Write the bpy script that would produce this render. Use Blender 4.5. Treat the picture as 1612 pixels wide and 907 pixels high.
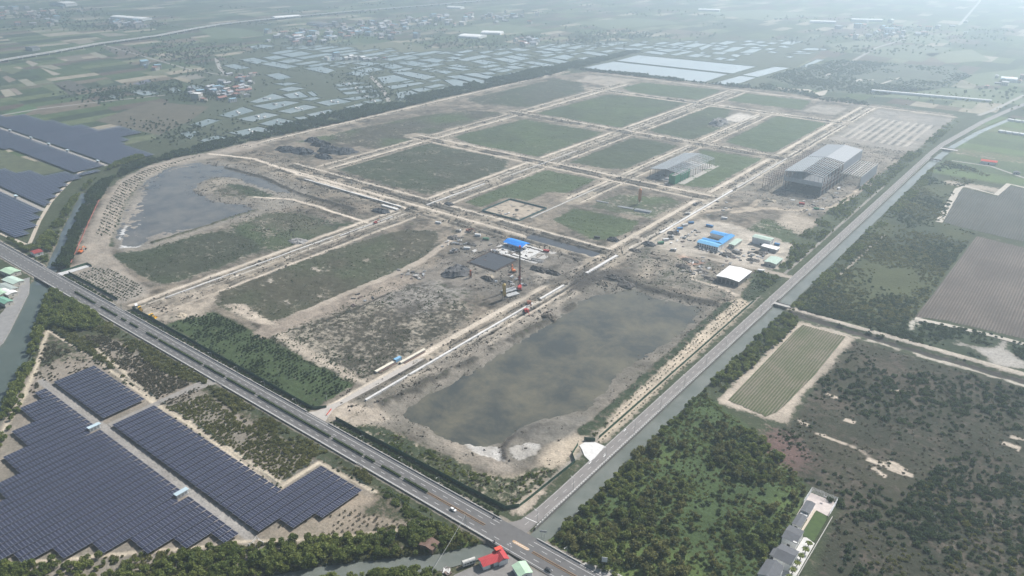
import bpy, math, random
import numpy as np
from mathutils import Vector

# ------------------------------------------------------------------ camera, sky, sun, exposure
for o in list(bpy.data.objects):
    bpy.data.objects.remove(o, do_unlink=True)
scene = bpy.context.scene
COL = scene.collection
CAM_H, FPX, PITCH, YAW = 336.27, 1203.0, math.radians(25.1), math.radians(38.14)
cam = bpy.data.cameras.new('camera')
cam.sensor_width = 36.0
cam.lens = FPX / 1612 * 36.0
cam.clip_start, cam.clip_end = 1.0, 90000.0
camo = bpy.data.objects.new('camera', cam)
camo.location = (0, 0, CAM_H)
camo.rotation_euler = (math.pi / 2 - PITCH, 0, YAW)
COL.objects.link(camo)
scene.camera = camo

SUN_AZ, SUN_EL = math.radians(11.5), math.radians(43)
SUN_DIR = Vector((math.sin(SUN_AZ) * math.cos(SUN_EL), math.cos(SUN_AZ) * math.cos(SUN_EL), math.sin(SUN_EL)))
world = bpy.data.worlds.new('World')
scene.world = world
world.use_nodes = True
wn = world.node_tree
sky = wn.nodes.new('ShaderNodeTexSky')
sky.sky_type = 'NISHITA'
sky.sun_disc = False
sky.sun_elevation = SUN_EL
sky.sun_rotation = SUN_AZ
sky.air_density, sky.dust_density, sky.ozone_density = 1.0, 2.5, 1.0
wn.links.new(sky.outputs[0], wn.nodes['Background'].inputs[0])
wn.nodes['Background'].inputs[1].default_value = 0.065

sun = bpy.data.lights.new('sun', 'SUN')
sun.energy = 5.0
sun.angle = math.radians(0.53)
sun.color = (1.0, 0.965, 0.92)
suno = bpy.data.objects.new('sun', sun)
suno.rotation_euler = (-SUN_DIR).to_track_quat('-Z', 'Y').to_euler()
suno.location = (0, 0, 900)
COL.objects.link(suno)

scene.view_settings.view_transform = 'Standard'
scene.view_settings.look = 'None'
scene.view_settings.exposure = 0.55
scene.view_settings.gamma = 1.0
scene.view_settings.use_curve_mapping = False
scene.render.engine = 'CYCLES'
scene.cycles.use_denoising = True
scene.cycles.max_bounces = 6
scene.cycles.diffuse_bounces = 2
scene.cycles.glossy_bounces = 2
scene.cycles.transmission_bounces = 2
scene.cycles.transparent_max_bounces = 6
scene.cycles.volume_bounces = 1
random.seed(7)
RNG = np.random.default_rng(11)

# ------------------------------------------------------------------ map of the photograph onto the flat plain
CY, SY = math.cos(YAW), math.sin(YAW)
CP, SP = math.cos(PITCH), math.sin(PITCH)
def g(x, y, z=0.0):
    """where a sight line meets the level z: world X, Y in metres (X runs along the highway, Y away from it)"""
    u, v = (x - 806) / FPX, (y - 453.5) / FPX
    t = (CAM_H - z) / (SP + v * CP)
    r, f = u * t, (CP - v * SP) * t
    return (r * CY - f * SY, r * SY + f * CY)
def G(pts, z=0.0):
    return [g(x, y, z) for x, y in pts]
def Q(x0, y0, *pts, s=4.03):
    return [g(x0 + a / s, y0 + b / s) for a, b in pts]

# ------------------------------------------------------------------ numpy noise
def _hash(ix, iy, seed):
    h = (ix.astype(np.int64) * 374761393 + iy.astype(np.int64) * 668265263 + seed * 1442695041) & 0xffffffff
    h = ((h ^ (h >> 13)) * 1274126177) & 0xffffffff
    h = (h ^ (h >> 16)) & 0xffff
    return h / 65535.0
def vnoise(x, y, seed=0):
    x0, y0 = np.floor(x), np.floor(y)
    fx, fy = x - x0, y - y0
    fx, fy = fx * fx * (3 - 2 * fx), fy * fy * (3 - 2 * fy)
    a, b = _hash(x0, y0, seed), _hash(x0 + 1, y0, seed)
    c, d = _hash(x0, y0 + 1, seed), _hash(x0 + 1, y0 + 1, seed)
    return (a * (1 - fx) + b * fx) * (1 - fy) + (c * (1 - fx) + d * fx) * fy
def fbm(x, y, size, octaves=3, seed=0):
    r, amp, tot = 0.0, 1.0, 0.0
    for k in range(octaves):
        r = r + amp * vnoise(x / size + 17.3 * k, y / size - 9.1 * k, seed + k)
        tot += amp; amp *= 0.55; size *= 0.5
    return r / tot

# ------------------------------------------------------------------ objects, labels, meshes
def tag(o, label=None, cat=None, group=None, kind=None):
    if label: o['label'] = label
    if cat: o['category'] = cat
    if group: o['group'] = group
    if kind: o['kind'] = kind
    return o
def empty(name, loc=(0, 0, 0), rz=0.0, label=None, cat=None, group=None):
    o = bpy.data.objects.new(name, None)
    o.location = loc; o.rotation_euler = (0, 0, rz)
    o.empty_display_size = 0.5
    COL.objects.link(o)
    return tag(o, label, cat, group)
class MB:
    def __init__(s): s.v, s.f = [], []
    def add(s, vs, fs):
        n = len(s.v); s.v += [tuple(p) for p in vs]; s.f += [tuple(i + n for i in f) for f in fs]; return s
    def box(s, x0, x1, y0, y1, z0, z1):
        return s.add([(x0, y0, z0), (x1, y0, z0), (x1, y1, z0), (x0, y1, z0), (x0, y0, z1), (x1, y0, z1), (x1, y1, z1), (x0, y1, z1)],
                     [(3, 2, 1, 0), (4, 5, 6, 7), (0, 1, 5, 4), (1, 2, 6, 5), (2, 3, 7, 6), (3, 0, 4, 7)])
    def obox(s, c, size, rz=0.0, rx=0.0):
        cx, sx_ = math.cos(rx), math.sin(rx); cz, sz_ = math.cos(rz), math.sin(rz)
        vs = []
        for dz in (-.5, .5):
            for dx, dy in ((-.5, -.5), (.5, -.5), (.5, .5), (-.5, .5)):
                x, y, z = dx * size[0], dy * size[1], dz * size[2]
                y, z = y * cx - z * sx_, y * sx_ + z * cx
                vs.append((c[0] + x * cz - y * sz_, c[1] + x * sz_ + y * cz, c[2] + z))
        return s.add(vs, [(3, 2, 1, 0), (4, 5, 6, 7), (0, 1, 5, 4), (1, 2, 6, 5), (2, 3, 7, 6), (3, 0, 4, 7)])
    def prism(s, poly, z0, z1):
        n = len(poly)
        a = sum(poly[i][0] * poly[(i + 1) % n][1] - poly[(i + 1) % n][0] * poly[i][1] for i in range(n))
        if a < 0: poly = poly[::-1]
        vs = [(p[0], p[1], z0) for p in poly] + [(p[0], p[1], z1) for p in poly]
        fs = [tuple(range(n - 1, -1, -1)), tuple(range(n, 2 * n))] + [(i, (i + 1) % n, n + (i + 1) % n, n + i) for i in range(n)]
        return s.add(vs, fs)
    def sheet(s, poly, z):
        n = len(poly)
        a = sum(poly[i][0] * poly[(i + 1) % n][1] - poly[(i + 1) % n][0] * poly[i][1] for i in range(n))
        if a < 0: poly = poly[::-1]
        return s.add([(p[0], p[1], z) for p in poly], [tuple(range(n))])
    def bar(s, p, q, w, h=None):
        p, q = Vector(p), Vector(q); d = (q - p)
        if d.length < 1e-6: return s
        d.normalize(); h = h or w
        a = d.cross(Vector((0, 0, 1)))
        a = Vector((1, 0, 0)) if a.length < 1e-4 else a.normalized()
        b = a.cross(d)
        vs = []
        for e in (p, q):
            for i, j in ((-1, -1), (1, -1), (1, 1), (-1, 1)):
                vs.append(e + a * (i * w / 2) + b * (j * h / 2))
        return s.add(vs, [(0, 1, 2, 3), (7, 6, 5, 4), (0, 4, 5, 1), (1, 5, 6, 2), (2, 6, 7, 3), (3, 7, 4, 0)])
    def cyl(s, c, r, z0, z1, n=10, r2=None):
        r2 = r if r2 is None else r2
        vs = [(c[0] + r * math.cos(2 * math.pi * i / n), c[1] + r * math.sin(2 * math.pi * i / n), z0) for i in range(n)]
        vs += [(c[0] + r2 * math.cos(2 * math.pi * i / n), c[1] + r2 * math.sin(2 * math.pi * i / n), z1) for i in range(n)]
        return s.add(vs, [tuple(range(n - 1, -1, -1)), tuple(range(n, 2 * n))] + [(i, (i + 1) % n, n + (i + 1) % n, n + i) for i in range(n)])
    def hcyl(s, p, q, r, n=8):
        p, q = Vector(p), Vector(q); d = (q - p).normalized()
        a = d.cross(Vector((0, 0, 1)))
        a = Vector((1, 0, 0)) if a.length < 1e-4 else a.normalized()
        b = a.cross(d)
        vs = [e + a * (r * math.cos(2 * math.pi * i / n)) + b * (r * math.sin(2 * math.pi * i / n)) for e in (p, q) for i in range(n)]
        return s.add(vs, [tuple(range(n)), tuple(range(2 * n - 1, n - 1, -1))] + [(i, n + i, n + (i + 1) % n, (i + 1) % n) for i in range(n)])
    def slab(s, quad, t):
        """a sloping four-cornered plate of thickness t (quad = its top corners)"""
        q = [Vector(p) for p in quad]
        n = (q[1] - q[0]).cross(q[3] - q[0]).normalized()
        if n.z < 0: q = q[::-1]; n = -n
        vs = [p - n * t for p in q] + q
        return s.add(vs, [(3, 2, 1, 0), (4, 5, 6, 7), (0, 1, 5, 4), (1, 2, 6, 5), (2, 3, 7, 6), (3, 0, 4, 7)])
    def mesh(s, name, mat=None):
        me = bpy.data.meshes.new(name); me.from_pydata(s.v, [], s.f)
        if mat: me.materials.append(mat)
        return me
    def build(s, name, mat, parent=None, smooth=False):
        me = s.mesh(name, mat)
        if smooth: me.shade_smooth()
        return link(name, me, parent)
def link(name, me, parent=None):
    o = bpy.data.objects.new(name, me); COL.objects.link(o)
    if parent is not None: o.parent = parent
    return o
def kids(o): return [c for c in bpy.data.objects if c.parent == o]
def copy_tree(o, ch=None, parent=None):
    """ch: dict object -> list of children, so that no search is needed"""
    c = o.copy(); COL.objects.link(c); c.parent = parent
    for k in (ch or {}).get(o.name, ()): copy_tree(k, ch, c)
    return c
def tree_of(*os):
    d = {}
    for o in bpy.data.objects:
        if o.parent: d.setdefault(o.parent.name, []).append(o)
    return d

# ------------------------------------------------------------------ materials
MATS = {}
def nt(name):
    m = bpy.data.materials.new(name); m.use_nodes = True
    return m, m.node_tree.nodes, m.node_tree.links, m.node_tree.nodes['Principled BSDF']
def plain(name, col, rough=0.8, var=0.18, size=1.5, bump=0.0, metal=0.0, spec=0.3, streak=0.0):
    """a procedural material: base colour with blotches of the given size (m), weather streaks and a little relief"""
    if name in MATS: return MATS[name]
    m, N, L, b = nt(name)
    geo = N.new('ShaderNodeNewGeometry')
    n = N.new('ShaderNodeTexNoise'); n.inputs['Scale'].default_value = 1.0 / size; n.inputs['Detail'].default_value = 4; n.inputs['Roughness'].default_value = 0.65
    L.new(geo.outputs['Position'], n.inputs['Vector'])
    mr = N.new('ShaderNodeMapRange'); mr.inputs[1].default_value = 0.25; mr.inputs[2].default_value = 0.75
    mr.inputs[3].default_value = 1 - var; mr.inputs[4].default_value = 1 + var
    L.new(n.outputs['Fac'], mr.inputs[0])
    oi = N.new('ShaderNodeObjectInfo')
    mr2 = N.new('ShaderNodeMapRange'); mr2.inputs[3].default_value = 1 - var * 0.5; mr2.inputs[4].default_value = 1 + var * 0.5
    L.new(oi.outputs['Random'], mr2.inputs[0])
    mu = N.new('ShaderNodeMath'); mu.operation = 'MULTIPLY'; L.new(mr.outputs[0], mu.inputs[0]); L.new(mr2.outputs[0], mu.inputs[1])
    vm = N.new('ShaderNodeVectorMath'); vm.operation = 'SCALE'; vm.inputs[0].default_value = col[:3]
    L.new(mu.outputs[0], vm.inputs['Scale'])
    L.new(vm.outputs[0], b.inputs['Base Color'])
    b.inputs['Roughness'].default_value = rough; b.inputs['Metallic'].default_value = metal
    b.inputs['Specular IOR Level'].default_value = spec
    if bump:
        bp = N.new('ShaderNodeBump'); bp.inputs['Strength'].default_value = 0.6; bp.inputs['Distance'].default_value = bump
        L.new(n.outputs['Fac'], bp.inputs['Height']); L.new(bp.outputs[0], b.inputs['Normal'])
    MATS[name] = m
    return m
def ribbed(name, col, pitch=0.9, rough=0.5, axis='X', var=0.12):
    """profiled roof sheet: ribs as relief, in the object's own axes, with dirt blotches"""
    if name in MATS: return MATS[name]
    m = plain(name, col, max(rough, .82), var, 3.0, spec=.1)
    N, L = m.node_tree.nodes, m.node_tree.links
    tc = N.new('ShaderNodeTexCoord'); w = N.new('ShaderNodeTexWave'); w.bands_direction = axis
    w.inputs['Scale'].default_value = 0.314 / pitch
    L.new(tc.outputs['Object'], w.inputs['Vector'])
    bp = N.new('ShaderNodeBump'); bp.inputs['Strength'].default_value = 0.5; bp.inputs['Distance'].default_value = 0.08
    L.new(w.outputs['Fac'], bp.inputs['Height']); L.new(bp.outputs[0], N['Principled BSDF'].inputs['Normal'])
    return m
def water(name, col, col2=None, size=40.0, rough=0.06, ripple=0.015):
    if name in MATS: return MATS[name]
    m, N, L, b = nt(name)
    geo = N.new('ShaderNodeNewGeometry')
    n = N.new('ShaderNodeTexNoise'); n.inputs['Scale'].default_value = 1.0 / size; n.inputs['Detail'].default_value = 9; n.inputs['Roughness'].default_value = 0.72
    n.inputs['Distortion'].default_value = 0.25
    L.new(geo.outputs['Position'], n.inputs['Vector'])
    cr = N.new('ShaderNodeValToRGB'); cr.color_ramp.elements[0].position = 0.40; cr.color_ramp.elements[1].position = 0.62
    cr.color_ramp.elements[0].color = (*col, 1); cr.color_ramp.elements[1].color = (*(col2 or [c * 1.35 for c in col]), 1)
    L.new(n.outputs['Fac'], cr.inputs[0]); L.new(cr.outputs[0], b.inputs['Base Color'])
    b.inputs['Roughness'].default_value = rough; b.inputs['IOR'].default_value = 1.33
    r = N.new('ShaderNodeTexNoise'); r.inputs['Scale'].default_value = 0.7; r.inputs['Detail'].default_value = 3
    L.new(geo.outputs['Position'], r.inputs['Vector'])
    bp = N.new('ShaderNodeBump'); bp.inputs['Strength'].default_value = 0.4; bp.inputs['Distance'].default_value = ripple
    L.new(r.outputs['Fac'], bp.inputs['Height']); L.new(bp.outputs[0], b.inputs['Normal'])
    MATS[name] = m
    return m

# ------------------------------------------------------------------ the plain round the building site: one fine sheet, shaped and coloured point by point
xs = np.concatenate([np.arange(-1330, -720, 3.0), np.arange(-720, 141, 1.6)])
ys = np.concatenate([np.arange(40, 520, 1.5), np.arange(520, 1000, 2.4), np.arange(1000, 1801, 4.0)])
NX, NY = len(xs), len(ys)
XX, YY = np.meshgrid(xs, ys)
WX = (fbm(XX, YY, 14, 3, 5) - .5) * 2; WY = (fbm(XX, YY, 14, 3, 9) - .5) * 2       # ragged edges
NA = fbm(XX, YY, 70, 4, 21); NB = fbm(XX, YY, 22, 4, 33); NC = fbm(XX, YY, 6, 3, 44); ND = vnoise(XX / 2.2, YY / 2.2, 71)
SAND, SAND2, TRACK = (.42, .362, .295), (.30, .26, .212), (.52, .455, .375)
GREY, MUD, DIRT, BROWN = (.21, .19, .165), (.075, .07, .062), (.20, .172, .138), (.125, .105, .082)
GR, GRD, OLIVE, DULL, BRIGHT = (.050, .078, .030), (.032, .047, .024), (.080, .085, .036), (.066, .070, .045), (.105, .145, .042)
soil = np.empty((NY, NX, 3)); soil[:] = (.14, .125, .10)
vegc = np.empty((NY, NX, 3)); vegc[:] = (.048, .060, .032)
vamt = np.full((NY, NX), .80)
zz = np.zeros((NY, NX)); cls = np.zeros((NY, NX), np.int16); bare = np.zeros((NY, NX), bool)
CLS = [('ground', 'dull green and brown plain round the building site')]
def blur(a, k):
    for _ in range(2):
        for ax in (0, 1):
            p = np.concatenate([np.repeat(np.take(a, [0], ax), k + 1, ax), a, np.repeat(np.take(a, [-1], ax), k, ax)], ax).cumsum(ax)
            n = a.shape[ax]
            a = (np.take(p, range(2 * k + 1, 2 * k + 1 + n), ax) - np.take(p, range(0, n), ax)) / (2 * k + 1)
    return a
def window(x0, x1, y0, y1, pad):
    i0, i1 = np.searchsorted(xs, x0 - pad), np.searchsorted(xs, x1 + pad)
    j0, j1 = np.searchsorted(ys, y0 - pad), np.searchsorted(ys, y1 + pad)
    return slice(max(j0 - 1, 0), min(j1 + 1, NY)), slice(max(i0 - 1, 0), min(i1 + 1, NX))
def inside(poly, x, y):
    r = np.zeros(x.shape, bool); n = len(poly)
    for i in range(n):
        (x1, y1), (x2, y2) = poly[i], poly[(i + 1) % n]
        if y1 == y2: continue
        r ^= ((y1 > y) != (y2 > y)) & (x < (x2 - x1) * (y - y1) / (y2 - y1) + x1)
    return r
def pathdist(path, x, y):
    d = np.full(x.shape, 1e9)
    for (x1, y1), (x2, y2) in zip(path[:-1], path[1:]):
        ll = (x2 - x1) ** 2 + (y2 - y1) ** 2 + 1e-9
        t = np.clip(((x - x1) * (x2 - x1) + (y - y1) * (y2 - y1)) / ll, 0, 1)
        d = np.minimum(d, np.hypot(x - x1 - t * (x2 - x1), y - y1 - t * (y2 - y1)))
    return d
def apply(S, m, soilc=None, vc=None, va=None, z=None, dz=None, cl=None, nov=None, vn=0.0, alpha=1.0, soil2=None, vc2=None):
    a = (m * alpha)[..., None]
    if soilc is not None:
        c = np.array(soilc)
        if soil2 is not None:
            t = np.clip((NB[S] - .35) / .3, 0, 1)[..., None]; c = c * (1 - t) + np.array(soil2) * t
        soil[S] = soil[S] * (1 - a) + c * a
    if vc is not None:
        c = np.array(vc)
        if vc2 is not None:
            t = np.clip((NA[S] - .38) / .24, 0, 1)[..., None]; c = c * (1 - t) + np.array(vc2) * t
        vegc[S] = vegc[S] * (1 - a) + c * a
    if va is not None:
        v = va + (NB[S] - .5) * vn
        vamt[S] = vamt[S] * (1 - a[..., 0]) + v * a[..., 0]
    if z is not None: zz[S] = zz[S] * (1 - m) + z * m
    if dz is not None: zz[S] = zz[S] + dz * m
    if cl is not None: cls[S] = np.where(m > .5, cl, cls[S])
    if nov is not None: bare[S] = np.where(m > .5, nov, bare[S])
def area(poly, warp=2.0, soft=1, **k):
    P = np.array(poly); S = window(P[:, 0].min(), P[:, 0].max(), P[:, 1].min(), P[:, 1].max(), warp + 6 + soft * 4)
    m = inside(poly, XX[S] + WX[S] * warp, YY[S] + WY[S] * warp).astype(float)
    if soft: m = blur(m, soft)
    apply(S, m, **k)
def rect(x0, x1, y0, y1, **k): area([(x0, y0), (x1, y0), (x1, y1), (x0, y1)], **k)
def strip(path, w, warp=1.0, fall=1.0, keep=None, **k):
    P = np.array(path); S = window(P[:, 0].min(), P[:, 0].max(), P[:, 1].min(), P[:, 1].max(), w + warp + 4)
    d = pathdist(path, XX[S] + WX[S] * warp, YY[S] + WY[S] * warp)
    m = np.clip((w / 2 - d) / fall + .5, 0, 1)
    if keep is not None: m = m * np.clip((NB[S] - keep) * 8 + .5, 0, 1)
    apply(S, m, **k)
def cl_(name, label):
    CLS.append((name, label)); return len(CLS) - 1

# land outside the site: right of the canal
area(G([(860, 850), (905, 815), (1000, 715), (1100, 610), (1135, 640), (1200, 690), (1270, 760), (1210, 930), (935, 930)]), soilc=(.10, .09, .06), vc=BRIGHT, vc2=GR, va=.97, cl=cl_('grass_ground', 'bright green rough grass under the scrub wood beside the canal'))
area(G([(1345, 535), (1640, 618), (1640, 930), (1270, 930), (1322, 800), (1270, 760), (1190, 690), (1250, 660), (1290, 600)]), soilc=(.078, .066, .052), soil2=(.060, .052, .042), vc=(.048, .048, .031), vc2=(.038, .041, .027), va=.62, vn=.7, cl=cl_('scrub_ground', 'brown overgrown ground with dark bushes beyond the sandy field edge'))
area(G([(1195, 660), (1250, 690), (1290, 730), (1240, 745), (1200, 720)]), warp=6, soft=4, soilc=(.13, .085, .075), va=.25)
SCR = G([(1250, 480), (1330, 400), (1440, 290), (1490, 252), (1560, 275), (1506, 298), (1484, 350), (1535, 368), (1480, 440), (1440, 500), (1425, 525), (1330, 505)])
area(SCR, soilc=(.09, .085, .06), vc=(.062, .072, .032), vc2=(.038, .050, .028), va=.9, cl=cl_('thicket_ground', 'olive green thicket floor between the canal and the brown fields'))
area(G([(1280, 505), (1430, 525), (1445, 500), (1640, 545), (1640, 590), (1450, 545), (1300, 512)]), soilc=(.12, .11, .085), vc=GRD, va=.8)
area(Q(1212, 420, (1115, 450), (1220, 485), (1290, 505), (1400, 520), (1450, 505), (1475, 450), (1505, 455), (1495, 520), (1560, 560), (1640, 610), (1640, 650), (1400, 620), (1385, 575), (1300, 515), (1200, 495)), warp=2, soilc=(.34, .32, .29), va=.02, z=-.5, cl=cl_('dry_pond_ground', 'pale dried pond bed between dark hedges'))
area(Q(1212, 420, (870, 345), (930, 310), (990, 330), (930, 380), (880, 420)), warp=3, soilc=(.42, .39, .34), va=.35, vn=.6)
# causeway to the bridge: two pale tracks with a dark ditch
strip(G([(1235, 483), (1425, 537), (1660, 604)]), 7, soilc=(.36, .32, .27), va=.03, nov=True, cl=cl_('track_road', 'pale dirt track running from the canal bridge along a dark ditch'), dz=.4)
strip(G([(1250, 494), (1430, 548), (1660, 614)]), 9, soilc=(.05, .045, .04), va=.25, dz=-1.2, nov=True)
strip(G([(1255, 505), (1386, 541), (1660, 621)]), 5, soilc=(.36, .33, .28), va=.12, warp=2.5, keep=.36, nov=True)
# sandy rim of the striped field
area(G([(1256, 506), (1346, 530), (1300, 590), (1262, 625), (1240, 668), (1195, 655), (1128, 634), (1165, 595), (1210, 550)]), warp=2.5, soilc=SAND, soil2=SAND2, va=.06, cl=cl_('field_margin_ground', 'pale sandy margin round the striped crop field'))
for c, w in (((1560, 465), 60), ((1600, 490), 50)): pass
for (px_, py_, n_) in ((1310, 693, 9), (1400, 735, 16), (1382, 742, 6), (1335, 665, 4), (1380, 725, 6), (1265, 665, 4), (1590, 700, 5), (1597, 690, 5), (1310, 622, 5), (1410, 615, 4)):
    cx, cy = g(px_, py_); area([(cx - n_, cy - 1.6), (cx + n_, cy - 2.2), (cx + n_, cy + 1.6), (cx - n_, cy + 2.2)], warp=4, soft=0, soilc=SAND, va=.05)
strip(G([(1285, 683), (1330, 700), (1380, 720), (1425, 740)]), 3.5, warp=3, keep=.42, soilc=SAND, va=.05)
strip(G([(1262, 487), (1330, 425), (1392, 370)]), 2.5, soilc=(.25, .22, .18), va=.1)
# green farm plots, far right
for k, (a, b) in enumerate(((1290, 1345), (1345, 1400), (1400, 1440), (1440, 1480), (1480, 1530), (1530, 1580), (1580, 1640), (1640, 1700), (1700, 1800))):
    rect(-196, 140, a, b - 3, warp=1, soilc=(.15, .12, .085), vc=[(.085, .125, .045), (.055, .085, .035), (.075, .105, .045), (.10, .12, .055)][k % 4], va=[.95, .75, .9, .55, .95, .8][k % 6], cl=cl_('crop_field', 'green vegetable strip among the farm plots past the canal bend') if k < 6 else None)
rect(-196, 140, 1434, 1440, warp=.4, soilc=(.30, .27, .22), va=.05)
rect(-170, 60, 1236, 1262, warp=2, soilc=(.33, .29, .24), va=.1)

# the building site
SITE = [(-1172, 600), (-1177, 764), (-1160, 1238), (-1148, 1628), (-1112, 1752), (-896, 1790), (-250, 1760), (-240, 1420), (-236, 300), (-424, 294), (-718, 294), (-868, 294), (-905, 300), (-1010, 370), (-1110, 470)]
area(SITE, warp=1, soilc=(.200, .170, .134), soil2=(.128, .112, .092), vc=DULL, vc2=(.055, .06, .036), va=.24, vn=.6, cl=cl_('site_ground', 'sandy disturbed ground of the large building site'))
S_ = window(-1180, -230, 296, 1790, 0); rough = np.clip((NC[S_] - .5) * 3.0, -1, 1) * .5
zz[S_] += np.where(inside(SITE, XX[S_], YY[S_]), rough, 0)
# right-hand margin of the site, towards the canal road
area([(-262, 720), (-262, 1190), (-250, 1290), (-250, 1760), (-229, 1760), (-229, 720)], warp=3, soilc=(.16, .14, .11), vc=(.055, .070, .036), va=.85, cl=cl_('verge_ground', 'green verge of young trees beside the canal road'))
rect(-252, -229, 300, 720, warp=1, soilc=(.17, .15, .12), vc=(.05, .062, .032), va=.62, vn=.5)
strip([(-234.5, 312), (-234.5, 1180)], 3.2, warp=.4, soilc=(.24, .225, .20), va=.05, dz=-.3)
# plots
plots = [
 ([(-1125, 1405), (-1117, 1600), (-1047, 1602), (-976, 1522), (-968, 1290), (-1074, 1250), (-1128, 1270)], GRD, (.042, .05, .033), .88, .5, 'overgrown plot in the far corner of the site, cloud shade in its colour'),  # cloud shade put into the darker green of this plot
 ([(-921, 1250), (-908, 1510), (-740, 1556), (-728, 1530), (-722, 1245)], (.038, .056, .028), GR, .95, .3, 'large green plot between two sandy corridors, far half of site'),
 ([(-927, 1600), (-924, 1690), (-735, 1717), (-728, 1700), (-722, 1578), (-880, 1560)], GR, (.045, .07, .03), .97, .2, 'green plot along the tree line at the far end of site'),
 ([(-923, 1005), (-907, 1192), (-725, 1200), (-722, 990), (-848, 978)], (.040, .060, .028), GR, .95, .4, 'square green plot with a few white specks'),
 ([(-925, 740), (-931, 946), (-749, 946), (-719, 898), (-719, 758), (-726, 735), (-802, 732)], (.040, .048, .030), GRD, .86, .6, 'dark brownish plot with a long white culvert along its corner'),
 ([(-1115, 800), (-1106, 935), (-1083, 1104), (-1036, 1194), (-975, 1214), (-972, 1034), (-960, 861), (-1050, 850)], (.05, .075, .03), (.048, .048, .034), .86, .6, 'long green plot under the tree belt beyond the black heaps'),
 ([(-663, 995), (-665, 1201), (-572, 1193), (-575, 1018), (-600, 1000)], (.040, .058, .028), GRD, .95, .3, 'green plot with faint wheel tracks beside steel frame hall'),
 ([(-669, 1262), (-671, 1529), (-627, 1532), (-600, 1450), (-575, 1420), (-566, 1359), (-575, 1240)], (.042, .062, .028), GRD, .95, .3, 'green plot with a dark stockpile in its corner'),
 ([(-667, 1610), (-672, 1712), (-525, 1723), (-508, 1615)], GR, (.05, .08, .034), .97, .2, 'thin green plot below the far pale sand patch'),
 ([(-523, 1270), (-528, 1533), (-425, 1525), (-419, 1256), (-447, 1248)], GR, (.046, .076, .032), .98, .15, 'clean green plot beside the foundation strips'),
 ([(-536, 1195), (-436, 1204), (-416, 1204), (-420, 1006), (-474, 994), (-478, 1090)], (.055, .085, .034), GR, .96, .25, 'green plot between the two steel frame halls'),
 ([(-665, 742), (-669, 935), (-580, 942), (-577, 860), (-600, 850), (-600, 800), (-635, 790), (-632, 738)], (.050, .075, .030), GR, .95, .3, 'green plot round the walled excavation'),
 ([(-530, 757), (-532, 812), (-440, 823), (-430, 785), (-436, 742), (-454, 734)], (.040, .064, .026), GR, .96, .3, 'lush green plot in the angle of the two main tracks'),
 ([(-525, 830), (-515, 900), (-455, 935), (-430, 920), (-432, 840)], (.055, .062, .038), GR, .72, .6, 'half bare plot with an orange silo and stacked beams'),
 ([(-320, 815), (-320, 930), (-262, 930), (-258, 830), (-290, 812)], (.048, .07, .03), GR, .8, .9, 'green patch behind the blue roofed site office'),
 ([(-690, 365), (-688, 448), (-668, 546), (-655, 617), (-618, 637), (-585, 600), (-560, 534), (-566, 463), (-562, 365), (-600, 353), (-655, 353)], (.046, .058, .030), (.052, .052, .034), .86, .45, 'broad dark green plot beside the near sandy corridor'),
 ([(-552, 340), (-552, 505), (-520, 520), (-440, 500), (-430, 470), (-430, 335)], (.036, .036, .026), (.046, .043, .032), .62, .55, 'mottled scrubby plot with bare pale soil showing through'),
 (G([(176, 402), (230, 388), (300, 371), (352, 364), (412, 380), (402, 394), (330, 424), (265, 447), (238, 440), (210, 425)]), (.034, .042, .026), GRD, .92, .5, 'very dark overgrown plot below the dry pond'),
 (G([(348, 345), (400, 332), (470, 338), (530, 360), (505, 377), (440, 398), (415, 388), (372, 362)]), (.044, .066, .030), DULL, .78, .9, 'patchy green plot with a small gravel heap'),
]
area(G([(176, 402), (240, 385), (350, 362), (400, 333), (480, 338), (560, 352), (520, 374), (410, 398), (265, 447), (215, 428)]), warp=5, soft=2, soilc=(.17, .155, .13), vc=GRD, va=.55, vn=.9)
for poly, v1, v2, va, vn, lab in plots:
    area(poly, warp=2.2, soft=1, soilc=(.235, .21, .17), soil2=(.17, .155, .13), vc=np.array(v1) * .95 + np.array((.008, .007, .005)), vc2=np.array(v2) * .95 + np.array((.010, .008, .006)), va=va - .04, vn=vn + .15, cl=cl_('grass_field', lab))
rect(-556, -470, 455, 545, warp=8, soft=4, soilc=(.20, .185, .165), va=.42, vn=.3)                       # greyer half of the mottled plot
for cx, cy in ((-600, 400), (-585, 430), (-640, 470), (-655, 420), (-560, 390), (-620, 520), (-800, 1100), (-815, 1090), (-850, 1330), (-1060, 1480), (-612, 1100)):
    area([(cx - 7, cy - 2), (cx + 6, cy - 3), (cx + 8, cy + 2), (cx - 6, cy + 3)], warp=5, soft=1, soilc=(.34, .30, .25), va=.3)
# nursery of dark saplings beside the highway
area(G([(262, 512), (300, 495), (332, 490), (410, 525), (470, 560), (520, 585), (566, 602), (545, 625), (492, 645), (440, 615), (380, 580), (320, 547)]), warp=2, soilc=(.09, .085, .06), vc=(.044, .066, .028), va=.85, cl=cl_('nursery_field', 'dark green tree nursery beside the highway'))

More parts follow.
